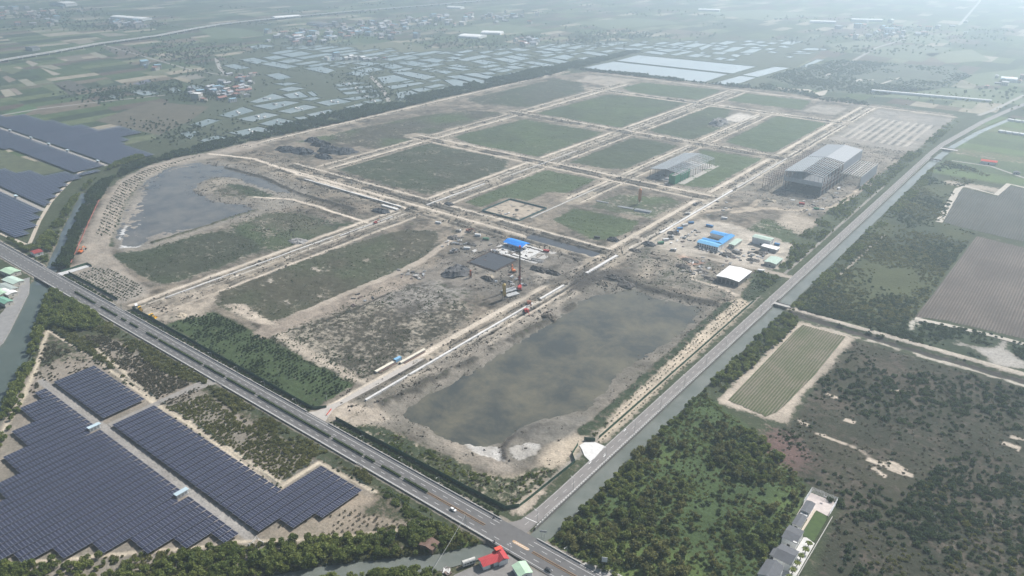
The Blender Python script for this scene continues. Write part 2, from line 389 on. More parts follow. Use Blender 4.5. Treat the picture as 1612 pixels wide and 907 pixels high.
# wheel ruts and scraped streaks over all bare site ground
def ruts(lo, k, dark, skip=None):
    S_ = window(-1180, -230, 296, 1790, 0)
    st = np.maximum(vnoise(XX[S_] / 2.6, YY[S_] / 34, 81), vnoise(XX[S_] / 34, YY[S_] / 2.6, 82)) * .6 + ND[S_] * .4
    st2 = np.clip((fbm(XX[S_], YY[S_], 11, 3, 83) - .54) * 7, 0, 1) * np.clip((NA[S_] - .35) * 5, 0, 1)
    inn = inside(SITE, XX[S_], YY[S_])
    if skip is not None: inn &= (cls[S_] != skip) & ~((XX[S_] > -388) & (YY[S_] > 1400))
    soil[S_] = np.where(inn[..., None], soil[S_] * (lo + k * st[..., None]) * (1 - dark * st2[..., None]), soil[S_])
ruts(.70, .55, .3)
def corridor(axis, c, half, a, b, tracks=(), dark=(), pale=(), seed=0):
    """a sandy strip of road works: bare bed, beaten track(s), broken dark trenches, pale new concrete"""
    ln = (lambda o: [(c + o, a), (c + o, b)]) if axis == 'Y' else (lambda o: [(a, c + o), (b, c + o)])
    strip(ln(0), half * 2, warp=2.5, fall=3, soilc=(.285, .246, .195), soil2=(.195, .171, .139), va=.06, vn=.35, nov=True)
    for o, w in dark:
        strip(ln(o), w * 1.3, warp=1.8, fall=.8, keep=.43, soilc=(.06, .056, .05), va=.05, dz=-1.4)
        strip(ln(o + w * 1.6), w * 1.5, warp=2, fall=1.2, keep=.48, soilc=(.16, .145, .12), dz=.9)
    for o, w in pale: strip(ln(o), w, warp=.6, fall=.6, keep=.34, soilc=(.46, .42, .36), va=0)
    for o, w in tracks: strip(ln(o), w, warp=.7, fall=1.0, soilc=TRACK, soil2=(.44, .385, .315), va=0, cl=ROADC, z=.15)
ROADC = cl_('dirt_road', 'beaten pale dirt tracks between the plots of the site')
corridor('Y', -696, 24, 300, 1720, tracks=((-19, 6), (21, 3)), dark=((-13, 2.4), (8, 2.4), (15, 1.8)), pale=((-8, 2), (1, 2.2)))
corridor('Y', -945, 21, 735, 1640, tracks=((6, 5), (-17, 3)), dark=((-6, 2.4), (-12, 2), (12, 2.4)), pale=((-2, 2),))
corridor('Y', -409, 20, 300, 1735, tracks=((-11, 7), (15, 3.5)), dark=((-3, 2.2), (10, 2.8)), pale=((6, 3.2),))
corridor('Y', -553, 19, 840, 1560, tracks=((-10, 4), (14, 3)), dark=((2, 2.2), (9, 2)), pale=((-3, 2.5),))
corridor('X', 691, 32, -1000, -418, tracks=((0, 6), (29, 3)), dark=((13, 2.4), (20, 2.4), (-12, 2.2), (-22, 2.2)), pale=((25, 2),))
corridor('X', 967, 21, -980, -410, tracks=((8, 5), (-16, 3)), dark=((0, 2.2), (-9, 2.2)), pale=((13, 2),))
corridor('X', 1229, 20, -975, -405, tracks=((7, 5), (-15, 3)), dark=((0, 2.2), (-9, 2.2)), pale=((12, 2),))
corridor('X', 1548, 18, -975, -400, tracks=((5, 4), (-12, 3)), dark=((-4, 2.4),), pale=((9, 2),))
corridor('X', 1735, 10, -1080, -250, tracks=((4, 5),), dark=((-5, 2),))
corridor('Y', -1158, 14, 720, 1700, tracks=((-3, 6),), dark=((6, 2),), pale=((9, 2),))
# dark working yards round the foundation pits
area(G([(640, 445), (700, 405), (730, 385), (770, 372), (830, 385), (920, 405), (905, 430), (860, 445), (820, 470), (790, 480), (740, 455), (690, 440)]), warp=4, soft=2, soilc=(.19, .17, .145), soil2=(.115, .105, .09), va=.06, cl=cl_('yard_ground', 'dark muddy working yard round the blue roofed shed'))
area(G([(830, 428), (872, 415), (915, 435), (870, 448), (850, 452)]), warp=3, soft=1, soilc=(.11, .10, .085), soil2=(.30, .27, .23))
strip(G([(425, 520), (470, 495), (540, 465), (620, 432), (665, 410), (700, 385), (735, 362)]), 9, warp=2, soilc=(.33, .285, .235), va=.02, cl=ROADC, nov=True)
strip(G([(425, 522), (480, 500), (560, 470), (640, 440)]), 26, warp=6, fall=8, soilc=(.26, .22, .18), va=.12, vn=.3)
strip(G([(493, 512), (560, 485), (610, 462)]), 3.2, warp=1, soilc=(.06, .055, .048), dz=-1)
strip(G([(440, 528), (470, 548), (510, 570), (570, 600)]), 10, warp=4, fall=5, soilc=(.34, .295, .24), va=.1)
area(G([(235, 480), (300, 455), (340, 452), (345, 475), (320, 488), (330, 495), (300, 500), (262, 508), (225, 495)]), warp=4, soft=2, soilc=(.36, .31, .25), soil2=(.28, .245, .2), va=.1, vn=.5)
area(G([(350, 480), (385, 478), (440, 515), (410, 512)]), warp=4, soft=1, soilc=SAND, va=.1)
# service yard with the blue roofed office and the white warehouse
area(G([(1010, 395), (1060, 360), (1100, 345), (1150, 352), (1250, 385), (1240, 405), (1225, 425), (1170, 420), (1120, 400)]), warp=3, soft=1, soilc=(.42, .375, .315), soil2=(.33, .295, .25), va=.04, vn=.3, nov=True)
area(G([(985, 400), (1020, 385), (1090, 400), (1150, 430), (1185, 445), (1180, 462), (1140, 470), (1060, 455), (1000, 430)]), warp=5, soft=2, soilc=(.27, .235, .19), soil2=(.17, .155, .13), va=.25, vn=.9)
area(G([(1185, 440), (1235, 432), (1243, 430), (1185, 475), (1165, 470)]), warp=2, soilc=(.15, .13, .1), vc=GRD, va=.9)
strip(G([(1000, 372), (1060, 395), (1130, 410), (1200, 425), (1248, 437)]), 8, warp=1.2, soilc=(.34, .30, .25), va=0, nov=True, cl=ROADC)
strip(G([(1075, 400), (1095, 425), (1090, 440), (1140, 455), (1160, 465)]), 4, warp=2, soilc=SAND, va=0)
area(G([(1068, 402), (1110, 415), (1090, 418)]), warp=2, soilc=(.33, .17, .11), va=.1)
# round the big steel frame: bare trodden earth
area([(-395, 985), (-300, 975), (-262, 1010), (-255, 1300), (-270, 1420), (-385, 1420)], warp=5, soft=2, soilc=(.235, .205, .17), soil2=(.16, .145, .12), va=.06, nov=True, cl=cl_('factory_yard_ground', 'trampled brown earth round the big steel frame factory'))
strip([(-360, 930), (-330, 975), (-300, 985), (-262, 1030), (-254, 1180)], 9, warp=2, soilc=(.36, .305, .24), va=0)
strip([(-398, 900), (-350, 960), (-352, 1000)], 8, warp=2, soilc=(.36, .305, .24), va=0)
area([(-305, 930), (-262, 900), (-258, 960), (-300, 975)], warp=4, soft=2, soilc=(.34, .295, .24), va=.08)
area([(-385, 1395), (-245, 1395), (-245, 1720), (-385, 1720)], warp=4, soft=2, soilc=(.26, .235, .205), soil2=(.20, .185, .165), va=.04, nov=True)
for k in range(9):
    x = -372 + k * 13.2
    strip([(x, 1428), (x, 1630)], 5.2, warp=.4, fall=.5, soilc=(.36, .325, .28), va=0, dz=.5)
    strip([(x + 5.5, 1432), (x + 5.5, 1626)], 2.4, warp=.8, fall=.6, keep=.42, soilc=(.10, .092, .08), va=0, dz=-.6)
# black heaps, white plastic, far yards
area([(-600, 1420), (-566, 1430), (-560, 1500), (-600, 1510)], warp=3, soilc=(.48, .44, .39), va=0)
area([(-600, 1362), (-572, 1366), (-575, 1412), (-604, 1408)], warp=2, soilc=(.26, .25, .24), va=.1, dz=3.0, soft=3)
area([(-505, 1600), (-440, 1605), (-440, 1690), (-500, 1690)], warp=4, soilc=(.27, .245, .21), va=.1)
area([(-1060, 1600), (-960, 1600), (-945, 1720), (-1080, 1700)], warp=5, soilc=(.30, .265, .22), va=.1)

ruts(.74, .46, .34, ROADC)
# long flooded trench and the black mud pushed into the pond
rect(-522, -424, 690, 706, warp=1.2, soft=1, soilc=(.05, .047, .042), va=0, z=-3.2)
area(G([(900, 436), (930, 425), (985, 424), (1002, 440), (990, 452), (965, 462), (938, 464), (905, 470), (893, 458)]), warp=4, soft=2, soilc=(.085, .078, .068), soil2=(.055, .05, .045), va=.02, dz=.9)
# sapling terraces round the dry pond, and the pond itself
TERR = G([(112, 432), (128, 395), (140, 360), (160, 322), (185, 285), (230, 262), (280, 248), (330, 240), (400, 222), (420, 228), (330, 250), (270, 262), (228, 285), (205, 315), (190, 350), (180, 385), (175, 400), (215, 440), (235, 457), (228, 468), (190, 480)])
area(TERR, warp=1.5, soft=1, soilc=(.33, .285, .235), soil2=(.25, .22, .185), va=.08, vn=.2, nov=True, cl=cl_('terrace_ground', 'pale terraces planted with sapling rows beside the dry pond'))
strip(G([(178, 385), (188, 350), (203, 315), (226, 286), (268, 263), (325, 252)]), 9, warp=2.5, fall=3, soilc=(.12, .11, .085), vc=GRD, va=.8, dz=-.8)
area(G([(112, 433), (150, 419), (172, 422), (213, 440), (232, 457), (226, 466), (190, 480)]), warp=1, soilc=(.245, .22, .19), va=.25)
POND_L = G([(225, 300), (233, 285), (263, 267), (315, 255), (352, 260), (400, 273), (470, 300), (476, 307), (440, 302), (400, 291), (362, 276), (320, 288), (303, 293), (318, 306), (340, 316), (400, 322), (405, 328), (350, 345), (320, 356), (285, 366), (240, 372), (222, 386), (185, 392), (188, 360), (205, 330)])
area(G([(200, 318), (225, 285), (262, 262), (318, 250), (360, 255), (420, 270), (490, 300), (480, 320), (420, 335), (330, 362), (235, 392), (182, 396), (185, 355)]), warp=3, soft=2, soilc=(.22, .20, .17), va=.05, dz=-.5, nov=True, cl=cl_('pond_bed_ground', 'bare mud round the shallow pond in the bend of the terraces'))
area(POND_L, warp=4, soft=4, soilc=(.16, .15, .135), va=0, dz=-2.2, nov=True)
area(G([(210, 320), (240, 300), (235, 350), (215, 375), (190, 385), (192, 350)]), warp=5, soft=4, dz=.75, soilc=(.27, .24, .205))
area(G([(225, 360), (290, 352), (300, 365), (240, 375)]), warp=5, soft=4, dz=.7, soilc=(.24, .215, .19))
for pts in (((185, 380), (190, 362), (200, 352), (197, 365)), ((185, 390), (200, 378), (225, 382), (215, 388)), ((208, 350), (230, 346), (234, 349), (214, 353))):
    area(G(pts), warp=4, soft=0, soilc=(.46, .46, .45))
area(G([(320, 285), (345, 277), (358, 280), (350, 290), (395, 300), (400, 316), (345, 313), (322, 300)]), warp=7, soft=2, soilc=(.27, .238, .195), soil2=(.13, .118, .10), va=.42, vn=.9, z=.4)
area(G([(350, 290), (375, 288), (440, 308), (400, 312)]), warp=3, soft=1, vc=GRD, va=.8)
strip(G([(400, 310), (460, 313), (500, 325), (560, 345), (580, 350)]), 5, warp=1, soilc=TRACK, va=0, cl=ROADC)
strip(G([(405, 330), (350, 347), (300, 364), (240, 382)]), 5, warp=2, fall=2, soilc=(.09, .085, .065), va=.7, dz=2.4)
strip(G([(355, 262), (420, 280), (480, 308), (560, 330)]), 6, warp=3, fall=2, soilc=(.07, .065, .055), va=.2, dz=2.2)
strip(G([(330, 242), (400, 250), (470, 275), (560, 303), (640, 328)]), 7, warp=1, soilc=TRACK, va=0, cl=ROADC)

# the large pond by the canal road
POND_R = G([(985, 447), (1000, 462), (1035, 468), (1055, 476), (1100, 483), (1104, 490), (1090, 508), (1060, 530), (1045, 541), (1020, 560), (990, 574), (965, 594), (925, 638), (900, 650), (850, 662), (815, 680), (800, 692), (788, 706), (735, 701), (700, 688), (665, 668), (632, 660), (640, 642), (700, 610), (760, 575), (810, 545), (855, 515), (895, 490), (920, 470), (940, 461), (970, 460)])
area(G([(560, 625), (700, 560), (800, 515), (870, 480), (930, 450), (985, 438), (1040, 455), (1130, 478), (1120, 500), (1050, 560), (985, 620), (930, 668), (870, 700), (840, 735), (790, 745), (720, 720), (650, 690), (560, 665)]), warp=3, soft=2, soilc=(.20, .18, .152), soil2=(.13, .12, .10), va=.12, vn=.4, nov=True, cl=cl_('pond_bank_ground', 'muddy churned bank round the large grey pond'))
area(POND_R, warp=5, soft=4, soilc=(.15, .14, .12), va=0, dz=-2.3)
area(G([(1050, 470), (1105, 482), (1100, 500), (1055, 540), (1000, 575), (960, 600), (985, 570), (1040, 535), (1085, 500)]), warp=3, soft=3, dz=.25)
strip(G([(990, 441), (1010, 450), (1050, 463), (1125, 478)]), 9, warp=2, fall=4, soilc=(.085, .078, .066), dz=2.6, va=.3)
area(G([(640, 665), (700, 690), (780, 708), (800, 740), (770, 740), (690, 705)]), warp=3, soft=2, soilc=(.27, .235, .195), soil2=(.2, .18, .15), va=.06)
area(G([(730, 700), (790, 705), (792, 726), (775, 722), (748, 714)]), warp=3, soft=0, soilc=(.44, .425, .40), soil2=(.36, .34, .31), va=0, z=-.5)
area(G([(805, 706), (825, 698), (850, 700), (845, 716), (815, 726), (808, 716)]), warp=3, soft=0, soilc=(.44, .425, .40), soil2=(.34, .32, .29), va=0)
strip(G([(793, 722), (795, 705), (805, 690), (830, 674), (870, 665)]), 4.5, warp=2.5, fall=1.5, soilc=(.06, .055, .05), dz=1.2)
area(G([(845, 725), (870, 690), (905, 668), (925, 690), (905, 715), (880, 735), (860, 745)]), warp=3, soft=1, soilc=(.40, .34, .265), soil2=(.31, .265, .21), va=.04)
area(G([(800, 668), (850, 660), (905, 655), (930, 660), (900, 690), (860, 700), (810, 690)]), warp=4, soft=1, soilc=(.16, .15, .13), soil2=(.10, .095, .085), va=0, dz=.6)
strip(G([(590, 640), (660, 610), (760, 558), (850, 512), (905, 480)]), 7, warp=4, fall=3, keep=.36, soilc=(.07, .065, .055), dz=2.2, va=.35)
strip(G([(640, 600), (760, 545), (860, 488), (905, 462)]), 9, warp=4, fall=4, keep=.42, soilc=(.30, .265, .22), va=.1, dz=.6)
# planted sandy strip between the pond and the canal road
STRIP_R = G([(1140, 482), (1165, 468), (1180, 478), (1150, 512), (1050, 602), (990, 662), (950, 697), (935, 700), (945, 680), (985, 632), (1050, 570), (1110, 510)])
area(STRIP_R, warp=1, soft=1, soilc=(.43, .365, .285), soil2=(.36, .31, .245), va=.05, nov=True, cl=cl_('planted_strip_ground', 'pale sandy strip with rows of small shrubs along the canal road'))
strip(G([(1145, 478), (1100, 518), (1040, 572), (985, 622), (945, 660), (915, 682)]), 8, warp=2, fall=2, soilc=(.10, .09, .07), vc=GRD, va=.65, dz=.8)
# scrub at the near corner of the site
area(G([(530, 668), (575, 662), (640, 690), (690, 712), (750, 742), (800, 752), (860, 735), (880, 742), (800, 802), (770, 792)]), warp=3, soft=1, soilc=(.25, .22, .17), vc=(.052, .060, .030), vc2=GRD, va=.70, vn=.6, cl=cl_('corner_ground', 'rough green scrub in the near corner of the site behind green hoarding'))
area(G([(524, 655), (545, 632), (590, 640), (620, 660), (560, 672)]), warp=3, soft=1, soilc=SAND, soil2=SAND2, va=.15, vn=.5)

area(G([(800, 806), (842, 766), (862, 776), (820, 812)]), warp=2, soft=1, soilc=SAND, soil2=SAND2, va=.15, vn=.5)
rect(-938, -912, 292, 313, warp=1, soft=0, nov=True)
# south side of the highway
area([(-900, 60), (-900, 262), (-220, 262), (-220, 60)], warp=1, soilc=(.145, .122, .095), soil2=(.11, .094, .075), vc=(.066, .068, .036), vc2=(.050, .058, .032), va=.62, vn=.5, cl=cl_('scrub_plain_ground', 'brown scrubby land between the highway and the solar array'))
rect(-660, -318, 62, 256, warp=1, soilc=(.235, .205, .17), soil2=(.19, .17, .14), va=.06, vn=.2, cl=cl_('solar_yard_ground', 'bare grey earth under the solar array'))
rect(-640, -345, 180.5, 187, warp=.2, soft=0, soilc=(.27, .255, .235), va=0, nov=True, cl=cl_('gravel_road', 'grey gravel lane through the middle of the solar array'))
strip([(-530.5, 184), (-530.5, 262)], 6, warp=.3, soilc=(.27, .255, .235), va=0, nov=True)
area([(-650, 250), (-520, 250), (-520, 232), (-628, 226), (-660, 200), (-668, 225)], warp=3, soilc=(.22, .19, .155), va=.35, vn=.6)
strip([(-660, 238), (-530, 226), (-375, 226)], 3, warp=1.5, soilc=(.46, .40, .31), va=0, nov=True)
strip(G([(75, 520), (60, 570), (40, 620), (15, 660), (0, 690)]), 3.6, warp=1.5, soilc=(.46, .40, .31), va=0, nov=True)
strip(G([(75, 520), (150, 565), (240, 632), (330, 690), (437, 772)]), 2.8, warp=1.2, soilc=(.46, .40, .31), va=0, nov=True)
strip(G([(440, 768), (502, 728), (590, 775)]), 3, warp=1.2, soilc=(.46, .40, .31), va=0, nov=True)
strip(G([(0, 888), (120, 878), (300, 862), (400, 852), (520, 846), (600, 838), (665, 826)]), 3, warp=1.5, soilc=(.42, .36, .28), va=.05, nov=True)
area(G([(400, 842), (500, 812), (565, 775), (590, 785), (560, 810), (660, 822), (600, 838), (450, 850)]), warp=2, soilc=(.27, .225, .175), soil2=(.22, .19, .15), va=.1, vn=.2)
area(G([(700, 835), (775, 858), (745, 868), (690, 874)]), warp=2, soilc=(.1, .09, .06), vc=BRIGHT, va=.95)

# water courses: right-hand canal, bottom canal, left-hand canal
CANAL_R = [(-209, 258), (-209, 1240), (-207, 1390), (-203, 1480), (-185, 1640), (-150, 1830)]
strip(CANAL_R, 11.5, warp=.3, fall=1.0, soilc=(.12, .11, .09), va=.1, z=-3.6, nov=True)
rect(-216, -200.5, 292, 1395, warp=0, soft=0, nov=True)
BOTTOM = G([(845, 845), (790, 848), (700, 876), (620, 886), (540, 897), (440, 912)])
strip([(-209, 262)] + [g(760, 864), g(690, 882), g(600, 890), g(500, 902), g(380, 925)], 13, warp=2, fall=3, soilc=(.10, .09, .07), va=.4, z=-3.6, nov=True)
CAN_UP = G([(72, 436), (90, 402), (105, 365), (120, 333), (135, 302)])
CAN_LOW = [g(82, 428), g(62, 452), g(40, 500), g(22, 552), g(5, 590), g(-30, 660)]
strip(CAN_UP, 13, warp=1.5, fall=4, soilc=(.10, .09, .07), va=.5, z=-3.6, nov=True)
strip(CAN_LOW, 27, warp=1.5, fall=3, soilc=(.10, .09, .07), va=.3, z=-3.6, nov=True)
# highway bed
rect(-1330, 140, 268.5, 292.5, warp=0, soft=0, soilc=(.2, .18, .15), va=.1, nov=True)
S_ = window(-1330, 140, 266, 295, 0)
keepz = zz[S_] < -2.5
zz[S_] = np.where(keepz, zz[S_], np.where((YY[S_] > 268) & (YY[S_] < 293), 0.15, zz[S_] * .3))
rect(-232, -214.5, 292, 1380, warp=0, soft=0, nov=True)
S_ = window(-231, -214, 293, 1390, 0); zz[S_] = np.minimum(zz[S_], 0.0) * (zz[S_] < -2)

def H(x, y):
    i = int(np.clip(np.searchsorted(xs, x), 1, NX - 1)); j = int(np.clip(np.searchsorted(ys, y), 1, NY - 1))
    if x < xs[0] or x > xs[-1] or y < ys[0] or y > ys[-1]: return 0.0
    fx = (x - xs[i - 1]) / (xs[i] - xs[i - 1]); fy = (y - ys[j - 1]) / (ys[j] - ys[j - 1])
    return float((zz[j - 1, i - 1] * (1 - fx) + zz[j - 1, i] * fx) * (1 - fy) + (zz[j, i - 1] * (1 - fx) + zz[j, i] * fx) * fy)
def Hv(x, y):
    i = np.clip(np.searchsorted(xs, x), 0, NX - 1); j = np.clip(np.searchsorted(ys, y), 0, NY - 1)
    out = (x < xs[0]) | (x > xs[-1]) | (y < ys[0]) | (y > ys[-1])
    return np.where(out, 0.0, zz[j, i]), np.where(out, False, bare[j, i])

# edge of the fine sheet sinks to the level of the wide plain
e = np.minimum(np.minimum(XX - xs[0], xs[-1] - XX), np.minimum(YY - ys[0], ys[-1] - YY)); zz = np.where(e < 6, np.clip(zz, -9, 0), zz)

def ground_material():
    m, N, L, b = nt('ground_earth_and_plants')
    geo = N.new('ShaderNodeNewGeometry')
    def at(n):
        a = N.new('ShaderNodeAttribute'); a.attribute_name = n; return a
    s, v, q = at('soil'), at('veg'), at('cover')
    def noise(size, detail, rough=.6):
        n = N.new('ShaderNodeTexNoise'); n.inputs['Scale'].default_value = 1 / size; n.inputs['Detail'].default_value = detail; n.inputs['Roughness'].default_value = rough
        L.new(geo.outputs['Position'], n.inputs['Vector']); return n
    def maprange(src, a, c, d, e_):
        r = N.new('ShaderNodeMapRange'); r.inputs[1].default_value = a; r.inputs[2].default_value = c; r.inputs[3].default_value = d; r.inputs[4].default_value = e_
        L.new(src, r.inputs[0]); return r.outputs[0]
    def math_(op, a, c):
        n = N.new('ShaderNodeMath'); n.operation = op
        for k, x in ((0, a), (1, c)):
            if isinstance(x, (int, float)): n.inputs[k].default_value = x
            else: L.new(x, n.inputs[k])
        return n.outputs[0]
    n1, n2, n3 = noise(5.5, 6, .68), noise(1.7, 3, .6), noise(28, 4, .6)
    thr = maprange(n1.outputs['Fac'], .28, .72, 0, 1)
    f = math_('ADD', math_('MULTIPLY', math_('SUBTRACT', q.outputs['Fac'], thr), 4.0), .5)
    f = math_('MINIMUM', math_('MAXIMUM', f, 0.0), 1.0)
    f = math_('MULTIPLY', f, .96)
    mx = N.new('ShaderNodeMix'); mx.data_type = 'RGBA'
    L.new(f, mx.inputs[0]); L.new(s.outputs['Color'], mx.inputs[6]); L.new(v.outputs['Color'], mx.inputs[7])
    k = math_('MULTIPLY', math_('MULTIPLY', maprange(n2.outputs['Fac'], .25, .75, .72, 1.28), maprange(n3.outputs['Fac'], .3, .7, .84, 1.16)), maprange(n1.outputs['Fac'], .25, .75, .82, 1.18))
    vm = N.new('ShaderNodeVectorMath'); vm.operation = 'SCALE'
    L.new(mx.outputs[2], vm.inputs[0]); L.new(k, vm.inputs['Scale']); L.new(vm.outputs[0], b.inputs['Base Color'])
    b.inputs['Roughness'].default_value = .95; b.inputs['Specular IOR Level'].default_value = .12
    hsum = math_('ADD', math_('MULTIPLY', n1.outputs['Fac'], .8), math_('MULTIPLY', n2.outputs['Fac'], .35))
    bp = N.new('ShaderNodeBump'); bp.inputs['Strength'].default_value = .75; bp.inputs['Distance'].default_value = 1.0
    L.new(hsum, bp.inputs['Height']); L.new(bp.outputs[0], b.inputs['Normal'])
    return m
GROUND = ground_material()
def grid_objects():
    ids = np.arange(NX * NY).reshape(NY, NX)
    quads = np.stack([ids[:-1, :-1], ids[:-1, 1:], ids[1:, 1:], ids[1:, :-1]], -1).reshape(-1, 4)
    fc = cls[:-1, :-1].reshape(-1)
    co = np.stack([XX, YY, zz], -1).reshape(-1, 3)
    s4 = np.concatenate([soil.reshape(-1, 3), np.ones((NX * NY, 1))], 1); v4 = np.concatenate([vegc.reshape(-1, 3), np.ones((NX * NY, 1))], 1)
    va = np.clip(vamt, -.2, 1.3).reshape(-1)
    for k, (name, label) in enumerate(CLS):
        q = quads[fc == k]
        if len(q) < 12: continue
        u, inv = np.unique(q, return_inverse=True); inv = inv.reshape(-1)
        me = bpy.data.meshes.new(name)
        me.vertices.add(len(u)); me.vertices.foreach_set('co', co[u].astype(np.float32).ravel())
        me.loops.add(len(inv)); me.loops.foreach_set('vertex_index', inv.astype(np.int32))
        me.polygons.add(len(q)); me.polygons.foreach_set('loop_start', np.arange(0, len(inv), 4, dtype=np.int32))
        me.update(calc_edges=True)
        for an, arr in (('soil', s4), ('veg', v4)):
            a = me.attributes.new(an, 'FLOAT_COLOR', 'POINT'); a.data.foreach_set('color', arr[u].astype(np.float32).ravel())
        a = me.attributes.new('cover', 'FLOAT', 'POINT'); a.data.foreach_set('value', va[u].astype(np.float32))
        me.shade_smooth(); me.materials.append(GROUND)
        tag(link(name, me), label, kind='structure')
grid_objects()

# ------------------------------------------------------------------ the wide plain of fields out to the horizon
def plain_material():
    m, N, L, b = nt('far_fields')
    geo = N.new('ShaderNodeNewGeometry')
    def cells(sx, sy, rot, seed):
        mp = N.new('ShaderNodeMapping'); mp.inputs['Scale'].default_value = (1 / sx, 1 / sy, 0); mp.inputs['Rotation'].default_value = (0, 0, rot)
        L.new(geo.outputs['Position'], mp.inputs['Vector'])
        br = N.new('ShaderNodeTexBrick'); br.inputs['Scale'].default_value = 1.0; br.inputs['Mortar Size'].default_value = .0
        br.inputs['Brick Width'].default_value = 1.0; br.inputs['Row Height'].default_value = 1.0; br.offset = .37 + seed * .1; br.squash = 1.0
        br.inputs['Color1'].default_value = (0, 0, 0, 1); br.inputs['Color2'].default_value = (1, 1, 1, 1)
        L.new(mp.outputs[0], br.inputs['Vector']); return br.outputs['Color']
    def ramp(src, stops):
        r = N.new('ShaderNodeValToRGB'); r.color_ramp.interpolation = 'CONSTANT'
        while len(r.color_ramp.elements) < len(stops): r.color_ramp.elements.new(.5)
        for e_, (p, c) in zip(r.color_ramp.elements, stops): e_.position = p; e_.color = (*c, 1)
        L.new(src, r.inputs[0]); return r.outputs[0]
    small = ramp(cells(46, 120, .06, 0), [(0, (.035, .048, .026)), (.16, (.06, .085, .036)), (.3, (.085, .066, .052)), (.42, (.045, .062, .032)), (.54, (.095, .115, .055)), (.64, (.13, .108, .08)), (.72, (.05, .075, .034)), (.86, (.26, .23, .175)), (.94, (.15, .16, .10))])
    large = ramp(cells(170, 260, .06, 1), [(0, (.04, .055, .03)), (.35, (.06, .08, .036)), (.6, (.07, .072, .045)), (.8, (.05, .066, .035))])
    nz = N.new('ShaderNodeTexNoise'); nz.inputs['Scale'].default_value = 1 / 420; nz.inputs['Detail'].default_value = 4; L.new(geo.outputs['Position'], nz.inputs['Vector'])
    r2 = N.new('ShaderNodeMapRange'); r2.inputs[1].default_value = .52; r2.inputs[2].default_value = .66; L.new(nz.outputs['Fac'], r2.inputs[0])
    mx = N.new('ShaderNodeMix'); mx.data_type = 'RGBA'; L.new(r2.outputs[0], mx.inputs[0]); L.new(small, mx.inputs[6]); L.new(large, mx.inputs[7])
    n2 = N.new('ShaderNodeTexNoise'); n2.inputs['Scale'].default_value = 1 / 22; n2.inputs['Detail'].default_value = 5; n2.inputs['Roughness'].default_value = .65; L.new(geo.outputs['Position'], n2.inputs['Vector'])
    mr = N.new('ShaderNodeMapRange'); mr.inputs[1].default_value = .3; mr.inputs[2].default_value = .7; mr.inputs[3].default_value = .72; mr.inputs[4].default_value = 1.28; L.new(n2.outputs['Fac'], mr.inputs[0])
    vm = N.new('ShaderNodeVectorMath'); vm.operation = 'SCALE'; L.new(mx.outputs[2], vm.inputs[0]); L.new(mr.outputs[0], vm.inputs['Scale'])
    L.new(vm.outputs[0], b.inputs['Base Color']); b.inputs['Roughness'].default_value = .95; b.inputs['Specular IOR Level'].default_value = .1
    return m
PLAIN = plain_material()
FARR = 30000.0
mb = MB()
X0, X1, Y0, Y1 = float(xs[0]), float(xs[-1]), float(ys[0]), float(ys[-1])
for a, b_, c, d in ((-FARR, X0, -FARR, FARR), (X1, FARR, -FARR, FARR), (X0, X1, -FARR, Y0), (X0, X1, Y1, FARR)):
    mb.add([(a, c, 0), (b_, c, 0), (b_, d, 0), (a, d, 0)], [(0, 1, 2, 3)])
tag(mb.build('plain_ground', PLAIN), 'patchwork of fields stretching to the horizon round the site', kind='structure')

# ------------------------------------------------------------------ surfaces
ASPH = plain('asphalt', (.118, .115, .114), .9, .16, 6.0, .01)
ASPH2 = plain('worn_asphalt', (.20, .187, .178), .9, .16, 7.0, .01)
PAINT = plain('road_paint_white', (.72, .72, .70), .7, .12, 1.2)
PAINTY = plain('road_paint_orange', (.46, .30, .17), .7, .2, .8)
CONC = plain('concrete', (.40, .385, .36), .85, .16, 2.5, .01)
CONCW = plain('new_white_concrete', (.56, .55, .53), .8, .16, 3.0)
CONCD = plain('stained_concrete', (.24, .23, .215), .85, .22, 2.0)
STEEL = plain('galvanised_steel', (.42, .44, .46), .45, .12, 1.0, metal=.5)
DARKST = plain('dark_steel', (.09, .09, .095), .5, .15, 1.0, metal=.3)
HOARD = ribbed('green_hoarding_sheet', (.055, .105, .07), 0.4, .55)
WHITE = plain('white_wall_paint', (.72, .72, .70), .7, .08, 2.0)
GLASS = plain('window_glass', (.03, .04, .05), .12, .1, 2.0, spec=.6)
